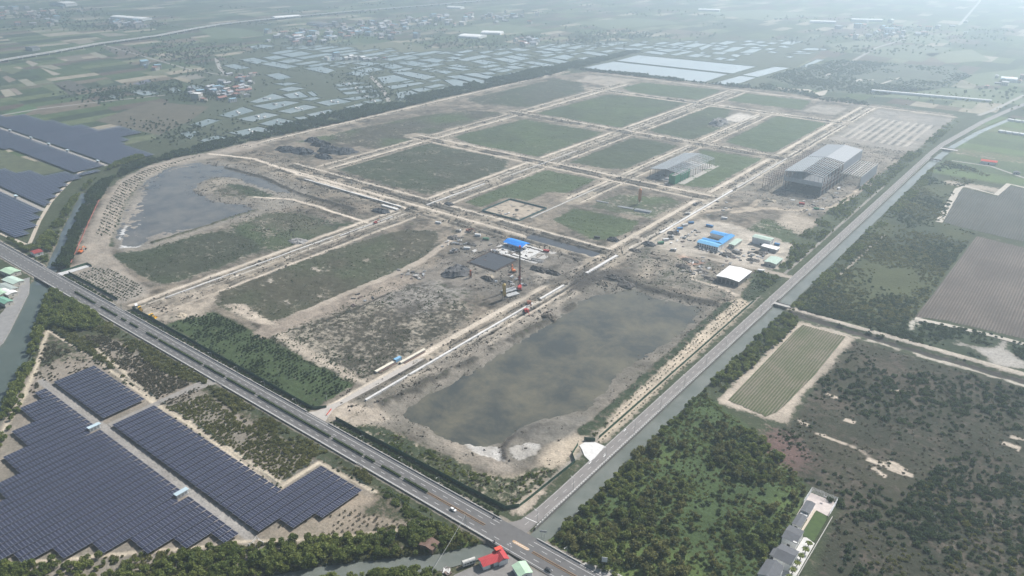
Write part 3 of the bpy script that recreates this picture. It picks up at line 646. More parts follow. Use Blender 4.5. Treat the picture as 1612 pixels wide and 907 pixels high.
def leafmat(name, c1, c2, patch=45.0, rough=.75, dark=.55):
    """foliage: each plant its own shade, drifting between two greens over the ground"""
    m, N, L, b = nt(name)
    oi = N.new('ShaderNodeObjectInfo'); geo = N.new('ShaderNodeNewGeometry')
    n = N.new('ShaderNodeTexNoise'); n.inputs['Scale'].default_value = 1 / patch; n.inputs['Detail'].default_value = 3
    L.new(oi.outputs['Location'], n.inputs['Vector'])
    ad = N.new('ShaderNodeMath'); ad.operation = 'MULTIPLY_ADD'; ad.inputs[1].default_value = .55; L.new(oi.outputs['Random'], ad.inputs[0])
    mr = N.new('ShaderNodeMapRange'); mr.inputs[1].default_value = .3; mr.inputs[2].default_value = .7; mr.inputs[3].default_value = -.05; mr.inputs[4].default_value = .5
    L.new(n.outputs['Fac'], mr.inputs[0]); L.new(mr.outputs[0], ad.inputs[2])
    mx = N.new('ShaderNodeMix'); mx.data_type = 'RGBA'; mx.inputs[6].default_value = (*c1, 1); mx.inputs[7].default_value = (*c2, 1)
    L.new(ad.outputs[0], mx.inputs[0])
    n2 = N.new('ShaderNodeTexNoise'); n2.inputs['Scale'].default_value = 1.1; n2.inputs['Detail'].default_value = 2; L.new(geo.outputs['Position'], n2.inputs['Vector'])
    m2 = N.new('ShaderNodeMapRange'); m2.inputs[1].default_value = .3; m2.inputs[2].default_value = .7; m2.inputs[3].default_value = dark; m2.inputs[4].default_value = 2 - dark
    L.new(n2.outputs['Fac'], m2.inputs[0])
    vm = N.new('ShaderNodeVectorMath'); vm.operation = 'SCALE'; L.new(mx.outputs[2], vm.inputs[0]); L.new(m2.outputs[0], vm.inputs['Scale'])
    L.new(vm.outputs[0], b.inputs['Base Color']); b.inputs['Roughness'].default_value = rough; b.inputs['Specular IOR Level'].default_value = .2
    tr = N.new('ShaderNodeBsdfTranslucent'); L.new(vm.outputs[0], tr.inputs['Color'])
    ms = N.new('ShaderNodeMixShader'); ms.inputs[0].default_value = .45
    L.new(b.outputs[0], ms.inputs[1]); L.new(tr.outputs[0], ms.inputs[2]); L.new(ms.outputs[0], N['Material Output'].inputs[0])
    return m
LEAF = leafmat('leaf_green', (.090, .130, .036), (.230, .255, .075))
LEAFD = leafmat('leaf_dark_green', (.040, .064, .030), (.085, .118, .046))
LEAFO = leafmat('leaf_olive', (.100, .112, .040), (.205, .200, .070))
LEAFB = leafmat('leaf_dry_brown', (.090, .086, .056), (.165, .150, .098))
BARK = plain('bark', (.11, .085, .065), .9, .2, .5)

# ------------------------------------------------------------------ water
WG = water('canal_water', (.115, .13, .115), (.16, .172, .155), 30)  # canal base colour lightened to stand in for reflected sky
WP = water('pond_water_grey', (.050, .055, .050), (.124, .115, .082), 40, .07)
WPL = water('pond_water_blue', (.075, .080, .082), (.145, .138, .122), 34, .07)
WF = water('fish_pond_water', (.16, .20, .195), (.24, .275, .265), 90, .10, .01)
def ribbon(name, path, w, z, mat, label):
    n = len(path); mb = MB(); L_, R_ = [], []
    for i, p in enumerate(path):
        a, b = path[max(i - 1, 0)], path[min(i + 1, n - 1)]
        d = Vector((b[0] - a[0], b[1] - a[1])).normalized(); q = Vector((-d.y, d.x)) * (w / 2)
        L_.append((p[0] + q.x, p[1] + q.y, z)); R_.append((p[0] - q.x, p[1] - q.y, z))
    mb.add(L_ + R_, [(n + i, n + i + 1, i + 1, i) for i in range(n - 1)])
    return tag(mb.build(name, mat), label, kind='structure')
ribbon('canal_water', [(-209, 240)] + CANAL_R[1:] + [(-90, 2200)], 14.0, -1.7, WG, 'narrow green canal beside the straight grey road')
ribbon('stream_water', [(-211, 262), g(760, 864), g(690, 882), g(600, 890), g(500, 902), g(380, 925), g(200, 960)], 13, -1.75, WG, 'dull green stream passing under the highway bridge at the crossing')
ribbon('creek_water', [g(66, 446)] + CAN_UP, 14.0, -1.8, water('creek_water', (.07, .09, .10), (.10, .12, .125), 40), 'straight bluish creek between dense tree banks')
ribbon('river_water', CAN_LOW + [g(-80, 760)], 29, -1.85, water('river_water', (.065, .085, .075), (.085, .105, .09), 50), 'wide green river reach beside the green roofed sheds')
MB_ = lambda poly, z: MB().sheet(poly, z)
tag(MB_(G([(195, 318), (222, 283), (262, 262), (318, 250), (360, 256), (420, 272), (485, 302), (470, 318), (420, 332), (330, 360), (235, 392), (180, 396), (183, 355)]), -1.72).build('pond_water', WPL), 'shallow bluish pond in the bend of the sapling terraces', kind='structure')
tag(MB_(G([(985, 440), (1060, 468), (1120, 484), (1110, 500), (1050, 552), (985, 612), (925, 655), (870, 672), (800, 705), (735, 712), (660, 682), (610, 662), (640, 630), (760, 568), (870, 492), (930, 455)]), -1.02).build('pond_water', WP), 'large grey green pond with muddy shallows beside the canal road', kind='structure')

# ------------------------------------------------------------------ highway
HX0, HX1 = -6000.0, 2500.0
hw = MB().box(HX0, HX1, 270.6, 290.0, -.35, .45).build('highway_road', ASPH)
tag(hw, 'grey dual carriageway with a hedge in its median', kind='structure')
lines = MB()
for y in (272.1, 286.6, 288.8):
    lines.box(HX0, -235 if y > 280 else HX1, y - .09, y + .09, .45, .462)
for y in (286.6, 288.8): lines.box(-208, HX1, y - .09, y + .09, .45, .462)
for y in (283.4, 275.3):
    x = -1500.0
    while x < 200:
        if not (-236 < x < -216 and y > 280): lines.box(x, x + 4, y - .085, y + .085, .45, .462)
        x += 10
tag(lines.build('lane_marking', PAINT, hw), kind='stuff')
isl = MB(); 
for (a, b) in ((-290, -241), (-204, -150)):
    isl.box(a, b, 278.75, 278.92, .45, .66).box(a, b, 280.13, 280.3, .45, .66)
    MB().box(a, b, 278.93, 280.12, .45, .58).build('median_soil', plain('median_earth', (.07, .055, .045), .95, .3, 1), hw)
tag(isl.build('orange_kerb', PAINTY, hw), kind='stuff')
isl = MB().prism([(-219, 279.0), (-217.5, 278.5), (-208, 278.5), (-206.6, 279.0), (-206.6, 280.2), (-208, 280.6), (-217.5, 280.6), (-219, 280.2)], .45, .47)
isl.build('hatched_island', PAINTY, hw)
for k in range(7): MB().obox((-216.8 + k * 1.55, 279.55, .478), (.35, 1.9, .012), -.6).build('island_stripe', PAINT, hw)
med = MB().box(-800, -290, 278.3, 278.55, .45, .72).box(-800, -290, 280.5, 280.75, .45, .72).build('median_kerb', CONC, hw)
# parapets on both sides, in cast lengths
def parapet(x0, x1, y, name, label, post=True, h=.9):
    p = empty(name, (x0, y, .45), 0, label, 'parapet')
    wall = MB().box(0, x1 - x0, -.18, .18, 0, h * .55).build('wall', CONC, p)
    MB().box(0, x1 - x0, -.12, .12, h * .8, h).build('rail', CONCW, p)
    m = MB()
    n = int((x1 - x0) / 2.5)
    for i in range(n + 1): m.box(i * 2.5 - .12, i * 2.5 + .12, -.1, .1, h * .55, h * .8)
    tag(m.build('post', CONCW, p), kind='stuff')
    return p
parapet(-1500, -884, 289.75, 'road_parapet', 'low white parapet of the highway before the red roofed hut')
parapet(-842, -724, 289.75, 'road_parapet', 'low white parapet of the highway behind the sapling bed')
parapet(-706, -428, 289.75, 'road_parapet', 'low white parapet of the highway along the tree nursery')
parapet(-402, -236, 289.75, 'road_parapet', 'low white parapet of the highway along the near site corner')
parapet(-208, -176, 289.75, 'road_parapet', 'low white bridge parapet beside the canal mouth')
parapet(-840, -522, 270.85, 'road_parapet', 'low white parapet of the highway above the olive scrub')
parapet(-512, -350, 270.85, 'road_parapet', 'low white parapet of the highway above the sapling plantation')
parapet(-343, -228, 270.85, 'road_parapet', 'low white parapet of the highway leading to the red roofed house')

# ------------------------------------------------------------------ canal road
def road_strip(name, left, right, z, mat, label, thick=.35):
    n = len(left); mb = MB()
    top = [(x, y, z) for x, y in left] + [(x, y, z) for x, y in right]
    bot = [(x, y, z - thick) for x, y in left] + [(x, y, z - thick) for x, y in right]
    f = [(i, n + i, n + i + 1, i + 1) for i in range(n - 1)]
    f += [(i + 1, 2 * n + i + 1, 2 * n + i, i) for i in range(n - 1)] + [(n + i, 3 * n + i, 3 * n + i + 1, n + i + 1) for i in range(n - 1)]
    mb.add(top + bot, f)
    return tag(mb.build(name, mat), label, kind='structure')
CL = [(-231, 289.9), (-226.5, 297), (-224.8, 312), (-224.5, 335), (-225, 400), (-225.0, 470), (-225.0, 700), (-225.2, 1000), (-225.2, 1271), (-225.2, 1412), (-223, 1490), (-199, 1730), (-176, 1881), (-116, 2200), (64, 3000)]
CR = [(-216.5, 289.9), (-216.4, 297), (-216.0, 312), (-215.5, 335), (-215.6, 400), (-216, 470), (-216, 700), (-216.5, 1000), (-217, 1271), (-217, 1392), (-215, 1470), (-190, 1716), (-167, 1866), (-106, 2190), (74, 2990)]
cr = road_strip('canal_road', CL, CR, .33, ASPH2, 'worn pale road running straight beside the canal')
m = MB()
def lerp2(a, b, t): return (a[0] + (b[0] - a[0]) * t, a[1] + (b[1] - a[1]) * t)
def along(path, step):
    out, d0 = [], 0.0
    for a, b in zip(path[:-1], path[1:]):
        L = math.hypot(b[0] - a[0], b[1] - a[1]); k = d0
        while k < L: out.append((lerp2(a, b, k / L), math.atan2(b[1] - a[1], b[0] - a[0]))); k += step
        d0 = k - L
    return out
mid = [lerp2(a, b, .5) for a, b in zip(CL, CR)]
for (p, a) in along(mid[1:12], 10.0): m.obox((p[0], p[1], .336), (4, .16, .012), a)
for off in (.07, .93):
    e = [lerp2(a, b, off) for a, b in zip(CL, CR)]
    for (p, a) in along(e[2:12], 5.0): m.obox((p[0], p[1], .336), (5.0, .13, .012), a)
m.obox((-221, 301, .337), (9.0, .45, .012), 0.1)
for x, y in ((-223, 372), (-219.2, 385), (-223.5, 420)): m.obox((x, y, .338), (.5, 3, .012)); m.obox((x - .5, y + 1.6, .338), (1.4, .3, .012))
tag(m.build('lane_marking', PAINT, cr), kind='stuff')
# bollard parapet between the road and the canal, and the wall that drops to the water
wall = empty('canal_wall', (0, 0, 0), 0, 'concrete wall with white blocks between the road and canal', 'wall')
for (y0, y1) in ((297, 690), (706, 1380)):
    MB().box(-215.4, -214.7, y0, y1, -3.2, .55).build('footing', CONCD, wall)
m = MB()
y = 299.0
while y < 1375:
    if not 686 < y < 708: m.box(-215.35, -214.9, y, y + 1.7, .55, 1.15)
    y += 2.6
tag(m.build('white_block', CONCW, wall), kind='stuff')
m = MB().box(-215.2, -215.05, 297, 690, .62, .75).box(-215.2, -215.05, 706, 1380, .62, .75).build('rail', CONC, wall)
# small bridges over the canal
def bridge(y, label, w=7.0, x0=-217, x1=-198):
    b = empty('canal_bridge', (x0, y, 0), 0, label, 'bridge')
    MB().box(0, x1 - x0, -w / 2, w / 2, -.4, .36).build('deck', CONC, b)
    for s in (-1, 1): MB().box(1.5, x1 - x0, s * w / 2 - .15, s * w / 2 + .15, .36, 1.0).build('parapet', CONCD, b)
    for k in (.33, .66): MB().box((x1 - x0) * k - .4, (x1 - x0) * k + .4, -w / 2 + .3, w / 2 - .3, -3.6, -.4).build('pier', CONCD, b)
bridge(698, 'short concrete bridge carrying the dirt track over the canal', 6.5)
bridge(1372, 'thin footbridge over the canal near its bend', 2.4)
bridge(1455, 'concrete bridge over the canal where road bends', 12, -216, -190)
# site entrances in pale concrete
def slab(name, poly, z0, z1, mat, label, cat='slab'): return tag(MB().prism(poly, z0, z1).build(name, mat), label, kind='structure')
slab('entrance_road', G([(478, 651), (498, 662), (512, 664), (518, 655), (528, 643), (575, 618), (650, 576), (668, 565), (655, 566), (570, 612), (535, 632), (515, 640), (498, 648)]), -.4, .40, plain('pale_slab', (.40, .37, .335), .9, .15, 5), 'pale concrete site entrance from the highway past the nursery')
slab('gate_pavement', G([(912, 702), (920, 697), (938, 697), (952, 703), (936, 722), (929, 727), (920, 718), (916, 708)]), -.4, .36, CONCW, 'bright white concrete apron at the gate on the canal road')
slab('side_road', [(-533.2, 187), (-527.8, 187), (-526, 240), (-519, 270.5), (-531, 270.5), (-533.2, 245)], -.2, .22, plain('gravel_lane', (.24, .225, .205), .95, .2, 3), 'grey lane from the highway to the solar array')
slab('roadside_pavement', G([(742, 893), (770, 886), (800, 873), (822, 888), (880, 915), (845, 935), (690, 935), (715, 905)], .2), -.5, .2, plain('yard_slab', (.20, .19, .18), .9, .2, 6), 'grey yard in front of the red roofed house')
slab('roadside_pavement', [(-176, 290.1), (-120, 290.1), (-120, 296), (-172, 297)], -.5, .3, CONC, 'light concrete apron beside the highway past the canal')
slab('wharf_road', G([(35, 440), (47, 437), (45, 460), (30, 490), (15, 520), (5, 537), (-20, 560), (-30, 530), (5, 490), (25, 465)]), -2.2, .25, plain('wharf_slab', (.23, .225, .22), .9, .2, 5), 'grey river quay in front of the green roofed sheds')

# ------------------------------------------------------------------ median hedges (clipped, leafy) in planter lengths
def leaf_blob(rng, n, rx, ry, rz, size, z0=0.0, box=False, tri=True):
    """n leaf-sized faces spread through a rounded (or boxy) volume"""
    v, f = [], []
    for _ in range(n):
        if box: p = Vector((rng.uniform(-rx, rx), rng.uniform(-ry, ry), z0 + rng.uniform(0, 1) ** .7 * rz))
        else:
            while True:
                p = Vector((rng.uniform(-1, 1), rng.uniform(-1, 1), rng.uniform(-.75, 1)))
                if .3 < p.length < 1: break
            p = Vector((p.x * rx, p.y * ry, z0 + (p.z * .5 + .5) * rz))
        a = Vector((rng.uniform(-1, 1), rng.uniform(-1, 1), rng.uniform(-.5, .9))).normalized()
        b = a.cross(Vector((rng.uniform(-1, 1), rng.uniform(-1, 1), rng.uniform(-1, 1)))).normalized()
        s = size * rng.uniform(.6, 1.3); i = len(v)
        v += [p + a * s, p - a * s * .6 + b * s * .8, p - a * s * .6 - b * s * .8] if tri else [p + a * s, p + b * s, p - a * s, p - b * s]
        f.append((i, i + 1, i + 2) if tri else (i, i + 1, i + 2, i + 3))
    return v, f
hrng = random.Random(3)
for k, (a, b) in enumerate(((-788, -744), (-733, -701), (-693, -684), (-677, -662), (-647, -628), (-625, -555), (-552, -522), (-519, -480), (-476, -388), (-385, -353), (-351, -341), (-334, -315), (-312, -290))):
    L = b - a
    h = empty('median_hedge', ((a + b) / 2, 279.55, .45), 0, None, None)
    nth = ('first', 'second', 'third', 'fourth', 'fifth', 'sixth', 'seventh', 'eighth', 'ninth', 'tenth', 'eleventh', 'twelfth', 'thirteenth')[k]
    tag(h, 'clipped dark median hedge on the highway, %s in line from the river' % nth, 'hedge', 'clipped hedges in the highway median')
    MB().box(-L / 2, L / 2, -.78, .78, 0, .3).build('planter', CONCD, h)
    m = MB(); m.box(-L / 2 + .2, L / 2 - .2, -.6, .6, .3, 1.25); m.add(*leaf_blob(hrng, int(L * 7), L / 2 - .1, .85, 1.5, .34, .25, True))
    m.build('foliage', LEAFD, h)

# ------------------------------------------------------------------ street lamps
def lamp_post(loc, rz, label, group, hh=9.5, arm=2.2, first={}):
    key = (hh, arm)
    if key not in first:
        first[key] = (MB().cyl((0, 0), .16, 0, hh, 6, .09).mesh('pole', STEEL), MB().bar((0, 0, hh - .05), (arm, 0, hh + .35), .11).mesh('arm', STEEL), MB().obox((arm + .35, 0, hh + .38), (1.0, .35, .16)).mesh('lamp_head', CONCW))
    t = empty('street_lamp', loc, rz, label, 'street lamp', group)
    for n, me in zip(('pole', 'arm', 'lamp_head'), first[key]): link(n, me, t)
for k, x in enumerate((-790, -748, -708, -668, -630, -592, -553, -515, -478, -438, -400, -361, -322, -287, -185)):
    lamp_post((x, 287.7, .45), -math.pi / 2, 'slim grey street lamp on the highway edge towards the site', 'street lamps along the highway')
for k in range(26):
    y = 301 + 40.3 * k
    if 1340 < y: break
    if 690 < y < 706: y = 688
    lamp_post((-216.35, y, .33), math.pi, 'slim grey street lamp on the canal road kerb', 'street lamps along the canal road', 9.8, 1.6)

# ------------------------------------------------------------------ green sheet hoarding round the site
def hoarding(path, label, h=2.6, mat=None, step=14.0, name='site_hoarding'):
    p0 = path[0]
    t = empty(name, (p0[0], p0[1], 0), 0, label, 'hoarding')
    for a, b in zip(path[:-1], path[1:]):
        L = math.hypot(b[0] - a[0], b[1] - a[1]); n = max(1, round(L / step)); rz = math.atan2(b[1] - a[1], b[0] - a[0])
        for i in range(n):
            c = lerp2(a, b, (i + .5) / n); zb = H(*c)
            m = MB().obox((c[0] - p0[0], c[1] - p0[1], zb + h / 2 - .3 + (i % 3) * .02), (L / n - .05, .09, h + .6), rz)
            m.build('panel', mat or HOARD, t)
            q = lerp2(a, b, i / n); MB().obox((q[0] - p0[0], q[1] - p0[1], zb + h / 2), (.14, .22, h + .1), rz).build('post', DARKST, t)
    return t
hoarding([(-843, 298), (-737, 298)], 'green sheet hoarding behind the highway by the sapling bed')
hoarding([(-706, 297), (-428, 295)], 'green sheet hoarding between the highway and the tree nursery', 3.0)
hoarding([(-428, 295), (-421, 303)], 'short green sheet hoarding at the site entrance corner')
hoarding([(-403, 297), (-240, 299), (-234.5, 306)], 'green sheet hoarding between highway and the near site corner', 3.0)
hoarding([(-234.5, 306), (-231.5, 366)], 'green sheet hoarding along the canal road below white gate')
hoarding([(-231.5, 366), (-238, 372), (-241, 384)], 'dark green hoarding wing on the near side of white gate')
hoarding([(-241, 392), (-234, 396)], 'dark green hoarding wing on the far side of white gate')
hoarding([(-233.5, 400), (-233.5, 690)], 'green sheet hoarding along the canal road beside planted sandy strip')
hoarding([(-852, 294), (-851, 322), (-842, 322)], 'green hoarding along the white ramp by the creek')
slab('ramp_pavement', [(-853, 290.1), (-843, 290.1), (-843.5, 322), (-850, 322)], -.4, .42, plain('ramp_slab', (.50, .50, .49), .85, .12, 4), 'pale concrete site ramp beside the creek bridge')
RED = plain('red_site_fence', (.30, .10, .08), .7, .2, 2)
hoarding(G([(110, 418), (118, 400), (140, 350), (158, 312), (175, 282)]), 'reddish net fence along the creek side of the terraces', 1.6, RED, 12, 'net_fence')
hoarding(G([(514, 655), (522, 645)]), 'short red barrier at the highway entrance', 1.3, plain('red_barrier', (.5, .06, .04), .6, .1, 1), 4, 'road_barrier')

# ------------------------------------------------------------------ plants: leaf-clump shrubs and trees, spread over the overgrown ground
prng = random.Random(5)
def plant_lib(key, mat, kind):
    c = bpy.data.collections.new('plants_' + key)
    for k in range(3):
        if kind == 'tree':
            v, f = leaf_blob(prng, 110, 1.0, 1.0, 1.7, .30, .45)
            for j in range(3):                                   # side lobes make the outline uneven
                a = prng.uniform(0, 6.28); v2, f2 = leaf_blob(prng, 28, .5, .5, .8, .26, prng.uniform(.5, 1.3))
                n = len(v); v += [p + Vector((math.cos(a) * .75, math.sin(a) * .75, 0)) for p in v2]; f += [tuple(i + n for i in q) for q in f2]
        elif kind == 'clod':
            bm_ = [Vector((math.sin(a) * math.cos(b), math.sin(a) * math.sin(b), math.cos(a))) for a in (.5, 1.15, 1.75) for b in (0, 1.05, 2.1, 3.14, 4.2, 5.25)]
            v = [p * prng.uniform(.7, 1.2) * .8 + Vector((0, 0, .1)) for p in bm_] + [Vector((0, 0, .85))]
            f = [(r * 6 + i, (r + 1) * 6 + i, (r + 1) * 6 + (i + 1) % 6, r * 6 + (i + 1) % 6) for r in (0, 1) for i in range(6)] + [(18, i, (i + 1) % 6) for i in range(6)]
        elif kind == 'bush':
            v, f = leaf_blob(prng, 64, 1.0, 1.0, 1.15, .34, -.1)
            a = prng.uniform(0, 6.28); v2, f2 = leaf_blob(prng, 22, .5, .5, .8, .28, 0)
            n = len(v); v += [p + Vector((math.cos(a) * .8, math.sin(a) * .8, 0)) for p in v2]; f += [tuple(i + n for i in q) for q in f2]
        else:
            v, f = leaf_blob(prng, 20, .8, .8, .8, .42, -.05)
        m = MB().add(v, f); nl = len(m.f)
        if kind == 'tree': m.cyl((0, 0), .07, -.1, .9, 5, .04); m.bar((0, 0, .5), (.4, .2, 1.1), .05); m.bar((0, 0, .6), (-.35, .25, 1.2), .05)
        me = m.mesh('plant_' + key, mat); me.materials.append(BARK)
        if kind == 'tree': me.polygons.foreach_set('material_index', [0] * nl + [1] * (len(m.f) - nl))
        o = bpy.data.objects.new('plant_' + key, me); c.objects.link(o)
    ng = bpy.data.node_groups.new('spread_' + key, 'GeometryNodeTree')
    ng.interface.new_socket('Geometry', in_out='INPUT', socket_type='NodeSocketGeometry'); ng.interface.new_socket('Geometry', in_out='OUTPUT', socket_type='NodeSocketGeometry')
    N, L = ng.nodes, ng.links
    gi, go = N.new('NodeGroupInput'), N.new('NodeGroupOutput')
    ip = N.new('GeometryNodeInstanceOnPoints'); ci = N.new('GeometryNodeCollectionInfo')
    ci.inputs['Collection'].default_value = c; ci.inputs['Separate Children'].default_value = True; ci.inputs['Reset Children'].default_value = True
    def at(n, ty):
        a = N.new('GeometryNodeInputNamedAttribute'); a.data_type = ty; a.inputs[0].default_value = n
        return [o_ for o_ in a.outputs if o_.enabled][0]
    L.new(gi.outputs[0], ip.inputs['Points']); L.new(ci.outputs[0], ip.inputs['Instance']); ip.inputs['Pick Instance'].default_value = True
    L.new(at('pick', 'INT'), ip.inputs['Instance Index']); L.new(at('turn', 'FLOAT_VECTOR'), ip.inputs['Rotation']); L.new(at('size', 'FLOAT_VECTOR'), ip.inputs['Scale'])
    L.new(ip.outputs[0], go.inputs[0])
    return ng
LIB = {}
SOILM = leafmat('dark_clods', (.065, .058, .05), (.17, .15, .125), 30)
SOILP = leafmat('pale_clods', (.22, .195, .16), (.42, .375, .31), 30)
def spread(name, label, pts, sizes, key, flat=1.0, z=None, kind='stuff', lean=.12):
    mat, kd = dict(clod=SOILM, pale=SOILP, green=LEAF, dark=LEAFD, olive=LEAFO, brown=LEAFB)[key.split('_')[0]], key.split('_')[1]
    if key not in LIB: LIB[key] = plant_lib(key, mat, kd)
    n = len(pts)
    if n == 0: return None
    hz_ = Hv(pts[:, 0], pts[:, 1])[0] if z is None else z
    me = bpy.data.meshes.new(name); me.vertices.add(n)
    me.vertices.foreach_set('co', np.column_stack([pts, hz_]).astype(np.float32).ravel())
    a = me.attributes.new('pick', 'INT', 'POINT'); a.data.foreach_set('value', RNG.integers(0, 3, n).astype(np.int32))
    a = me.attributes.new('turn', 'FLOAT_VECTOR', 'POINT'); a.data.foreach_set('vector', np.column_stack([RNG.normal(0, lean, n), RNG.normal(0, lean, n), RNG.uniform(0, 6.283, n)]).astype(np.float32).ravel())
    s = sizes
    a = me.attributes.new('size', 'FLOAT_VECTOR', 'POINT'); a.data.foreach_set('vector', np.column_stack([s * RNG.uniform(.85, 1.15, n), s * RNG.uniform(.85, 1.15, n), s * flat * RNG.uniform(.8, 1.25, n)]).astype(np.float32).ravel())
    o = link(name, me); md = o.modifiers.new('spread', 'NODES'); md.node_group = LIB[key]
    return tag(o, label, kind=kind)
def fill(poly, per, size, clump=None, seed=0, far=False, rows=None, jitter=.25):
    """points in an outline: `per` m2 each, sizes, drifts of density; rows=(dx, dy) plants them in lines"""
    P = np.array(poly); x0, y0 = P.min(0); x1, y1 = P.max(0)
    if rows:
        gx, gy = np.meshgrid(np.arange(x0, x1, rows[0]), np.arange(y0, y1, rows[1]))
        x = gx.ravel() + RNG.normal(0, jitter * rows[0], gx.size); y = gy.ravel() + RNG.normal(0, jitter * rows[1], gx.size)
    else:
        n = int((x1 - x0) * (y1 - y0) / per); x, y = RNG.uniform(x0, x1, n), RNG.uniform(y0, y1, n)
    k = inside(poly, x, y)
    if clump:
        d = fbm(x, y, clump[0], 3, 100 + seed); k &= (d + RNG.uniform(-.09, .09, len(x))) > clump[1]
    if not far: k &= ~Hv(x, y)[1]
    x, y = x[k], y[k]
    s = size[0] + (size[1] - size[0]) * RNG.beta(1.6, 2.4, len(x))
    if clump: s *= .75 + .5 * np.clip((fbm(x, y, clump[0], 3, 100 + seed) - clump[1]) * 4, 0, 1)
    return np.column_stack([x, y]), s
def grow(name, label, poly, per, size, key, clump=None, seed=0, flat=1.0, far=False, **k):
    p, s = fill(poly, per, size, clump, seed, far, **k)
    return spread(name, label, p, s, key, flat)

FOREST = G([(862, 846), (905, 812), (1000, 712), (1060, 648), (1102, 606), (1132, 640), (1200, 690), (1262, 752), (1268, 775), (1240, 830), (1195, 907), (1170, 960), (900, 960), (880, 880)])
grow('wood_vegetation', 'scrub wood of mixed green trees beside the canal', FOREST, 15, (.9, 2.9), 'green_tree', (34, .525), 1)
grow('wood_vegetation', 'darker bushes filling the scrub wood beside the canal', FOREST, 26, (.6, 1.8), 'dark_bush', (22, .54), 2)
grow('wood_vegetation', 'bright low bushes in the clearings of the scrub wood', FOREST, 8, (.4, 1.3), 'olive_bush', (20, .45), 3, .8)
grow('wood_vegetation', 'yellowish trees standing among the scrub wood', FOREST, 34, (1.2, 3.2), 'olive_tree', (40, .48), 71)
grow('wood_vegetation', 'fresh green low growth all through the scrub wood', FOREST, 8, (.4, 1.3), 'green_bush', (26, .43), 70, .75)
BANK1 = G([(868, 838), (905, 812), (1000, 712), (1060, 648), (1100, 612), (1180, 545), (1238, 480), (1268, 498), (1215, 552), (1135, 618), (1040, 690), (940, 795), (890, 850)])
grow('bank_vegetation', 'dense green trees lining the far bank of the canal', BANK1, 11, (1.0, 2.5), 'green_tree', (16, .42), 4)
grow('bank_vegetation', 'yellowish bushes along the far bank of the canal', BANK1, 14, (.8, 2.0), 'olive_bush', (14, .42), 72)
BANK2 = G([(1226, 478), (1300, 428), (1440, 285), (1472, 262), (1460, 290), (1330, 420), (1268, 490)])
grow('bank_vegetation', 'green bushes on the canal bank beyond the small bridge', BANK2, 9, (1.0, 2.0), 'green_bush', (16, .36), 5)
grow('thicket_vegetation', 'low olive thicket between the canal and brown fields', SCR, 13, (.9, 1.9), 'olive_bush', (45, .46), 6, .8)
grow('thicket_vegetation', 'dark bushes scattered through the olive thicket', SCR, 16, (1.0, 2.3), 'dark_bush', (40, .47), 7, .9)
SCRUB_R = G([(1345, 537), (1640, 620), (1640, 930), (1275, 930), (1322, 800), (1272, 760), (1205, 690), (1250, 662), (1290, 600)])
grow('scrub_vegetation', 'dark round bushes over the brown overgrown land', SCRUB_R, 22, (1.0, 2.6), 'dark_bush', (44, .54), 8, .95)
grow('scrub_vegetation', 'small dry bushes over the brown overgrown land', SCRUB_R, 22, (.5, 1.2), 'brown_bush', (24, .42), 9, .7)
grow('scrub_vegetation', 'dense green bushes over the lower edge of brown land', G([(1480, 730), (1640, 760), (1640, 930), (1280, 930), (1330, 860), (1420, 790)]), 13, (.8, 2.2), 'dark_bush', (34, .47), 10)
grow('scrub_vegetation', 'greyish green bushes mixed into the lower brown land', G([(1480, 730), (1640, 760), (1640, 930), (1280, 930), (1330, 860), (1420, 790)]), 20, (.7, 1.8), 'olive_bush', (30, .48), 73)
grow('hedge_vegetation', 'dark hedges round the pale dried pond', G([(1290, 508), (1430, 527), (1450, 505), (1580, 530), (1560, 545), (1500, 532), (1490, 540), (1560, 566), (1560, 580), (1440, 545)]), 11, (1.0, 2.0), 'dark_bush', (26, .38), 11)
grow('hedge_vegetation', 'dark hedge along the field edge at the frame side', G([(1585, 535), (1640, 545), (1640, 580), (1600, 560)]), 12, (1.0, 2.0), 'dark_bush', (26, .38), 12)
grow('hedge_vegetation', 'dark bushes beside the causeway track', G([(1250, 486), (1440, 535), (1430, 524), (1265, 480)]), 9, (1.2, 2.3), 'dark_bush', (20, .34), 13)
grow('verge_vegetation', 'young trees on the verge between the factory and canal road', [(-262, 730), (-262, 1190), (-252, 1290), (-252, 1700), (-231, 1700), (-231, 730)], 11, (.8, 1.7), 'green_tree', (26, .42), 14)
grow('verge_vegetation', 'low plants between the green hoarding and canal road', [(-233, 300), (-233, 720), (-228.5, 720), (-227.5, 300)], 4, (.5, 1.0), 'dark_bush', (8, .44), 15)
grow('verge_vegetation', 'weeds on the inner side of the roadside hoarding', [(-240, 400), (-240, 690), (-234.5, 690), (-234.5, 400)], 5, (.5, 1.0), 'green_bush', (10, .46), 16)
for (a_, b_, l_) in ((-706, -428, 'dark shrubs between the highway parapet and nursery hoarding'), (-403, -240, 'dark shrubs between the highway parapet and corner hoarding'), (-842, -737, 'dark shrubs between the highway parapet and sapling bed')):
    n_ = int((b_ - a_) * 1.6); spread('verge_vegetation', l_, np.column_stack([RNG.uniform(a_, b_, n_), RNG.uniform(291.2, 294.2, n_)]), RNG.uniform(.5, 1.25, n_), 'dark_bush')
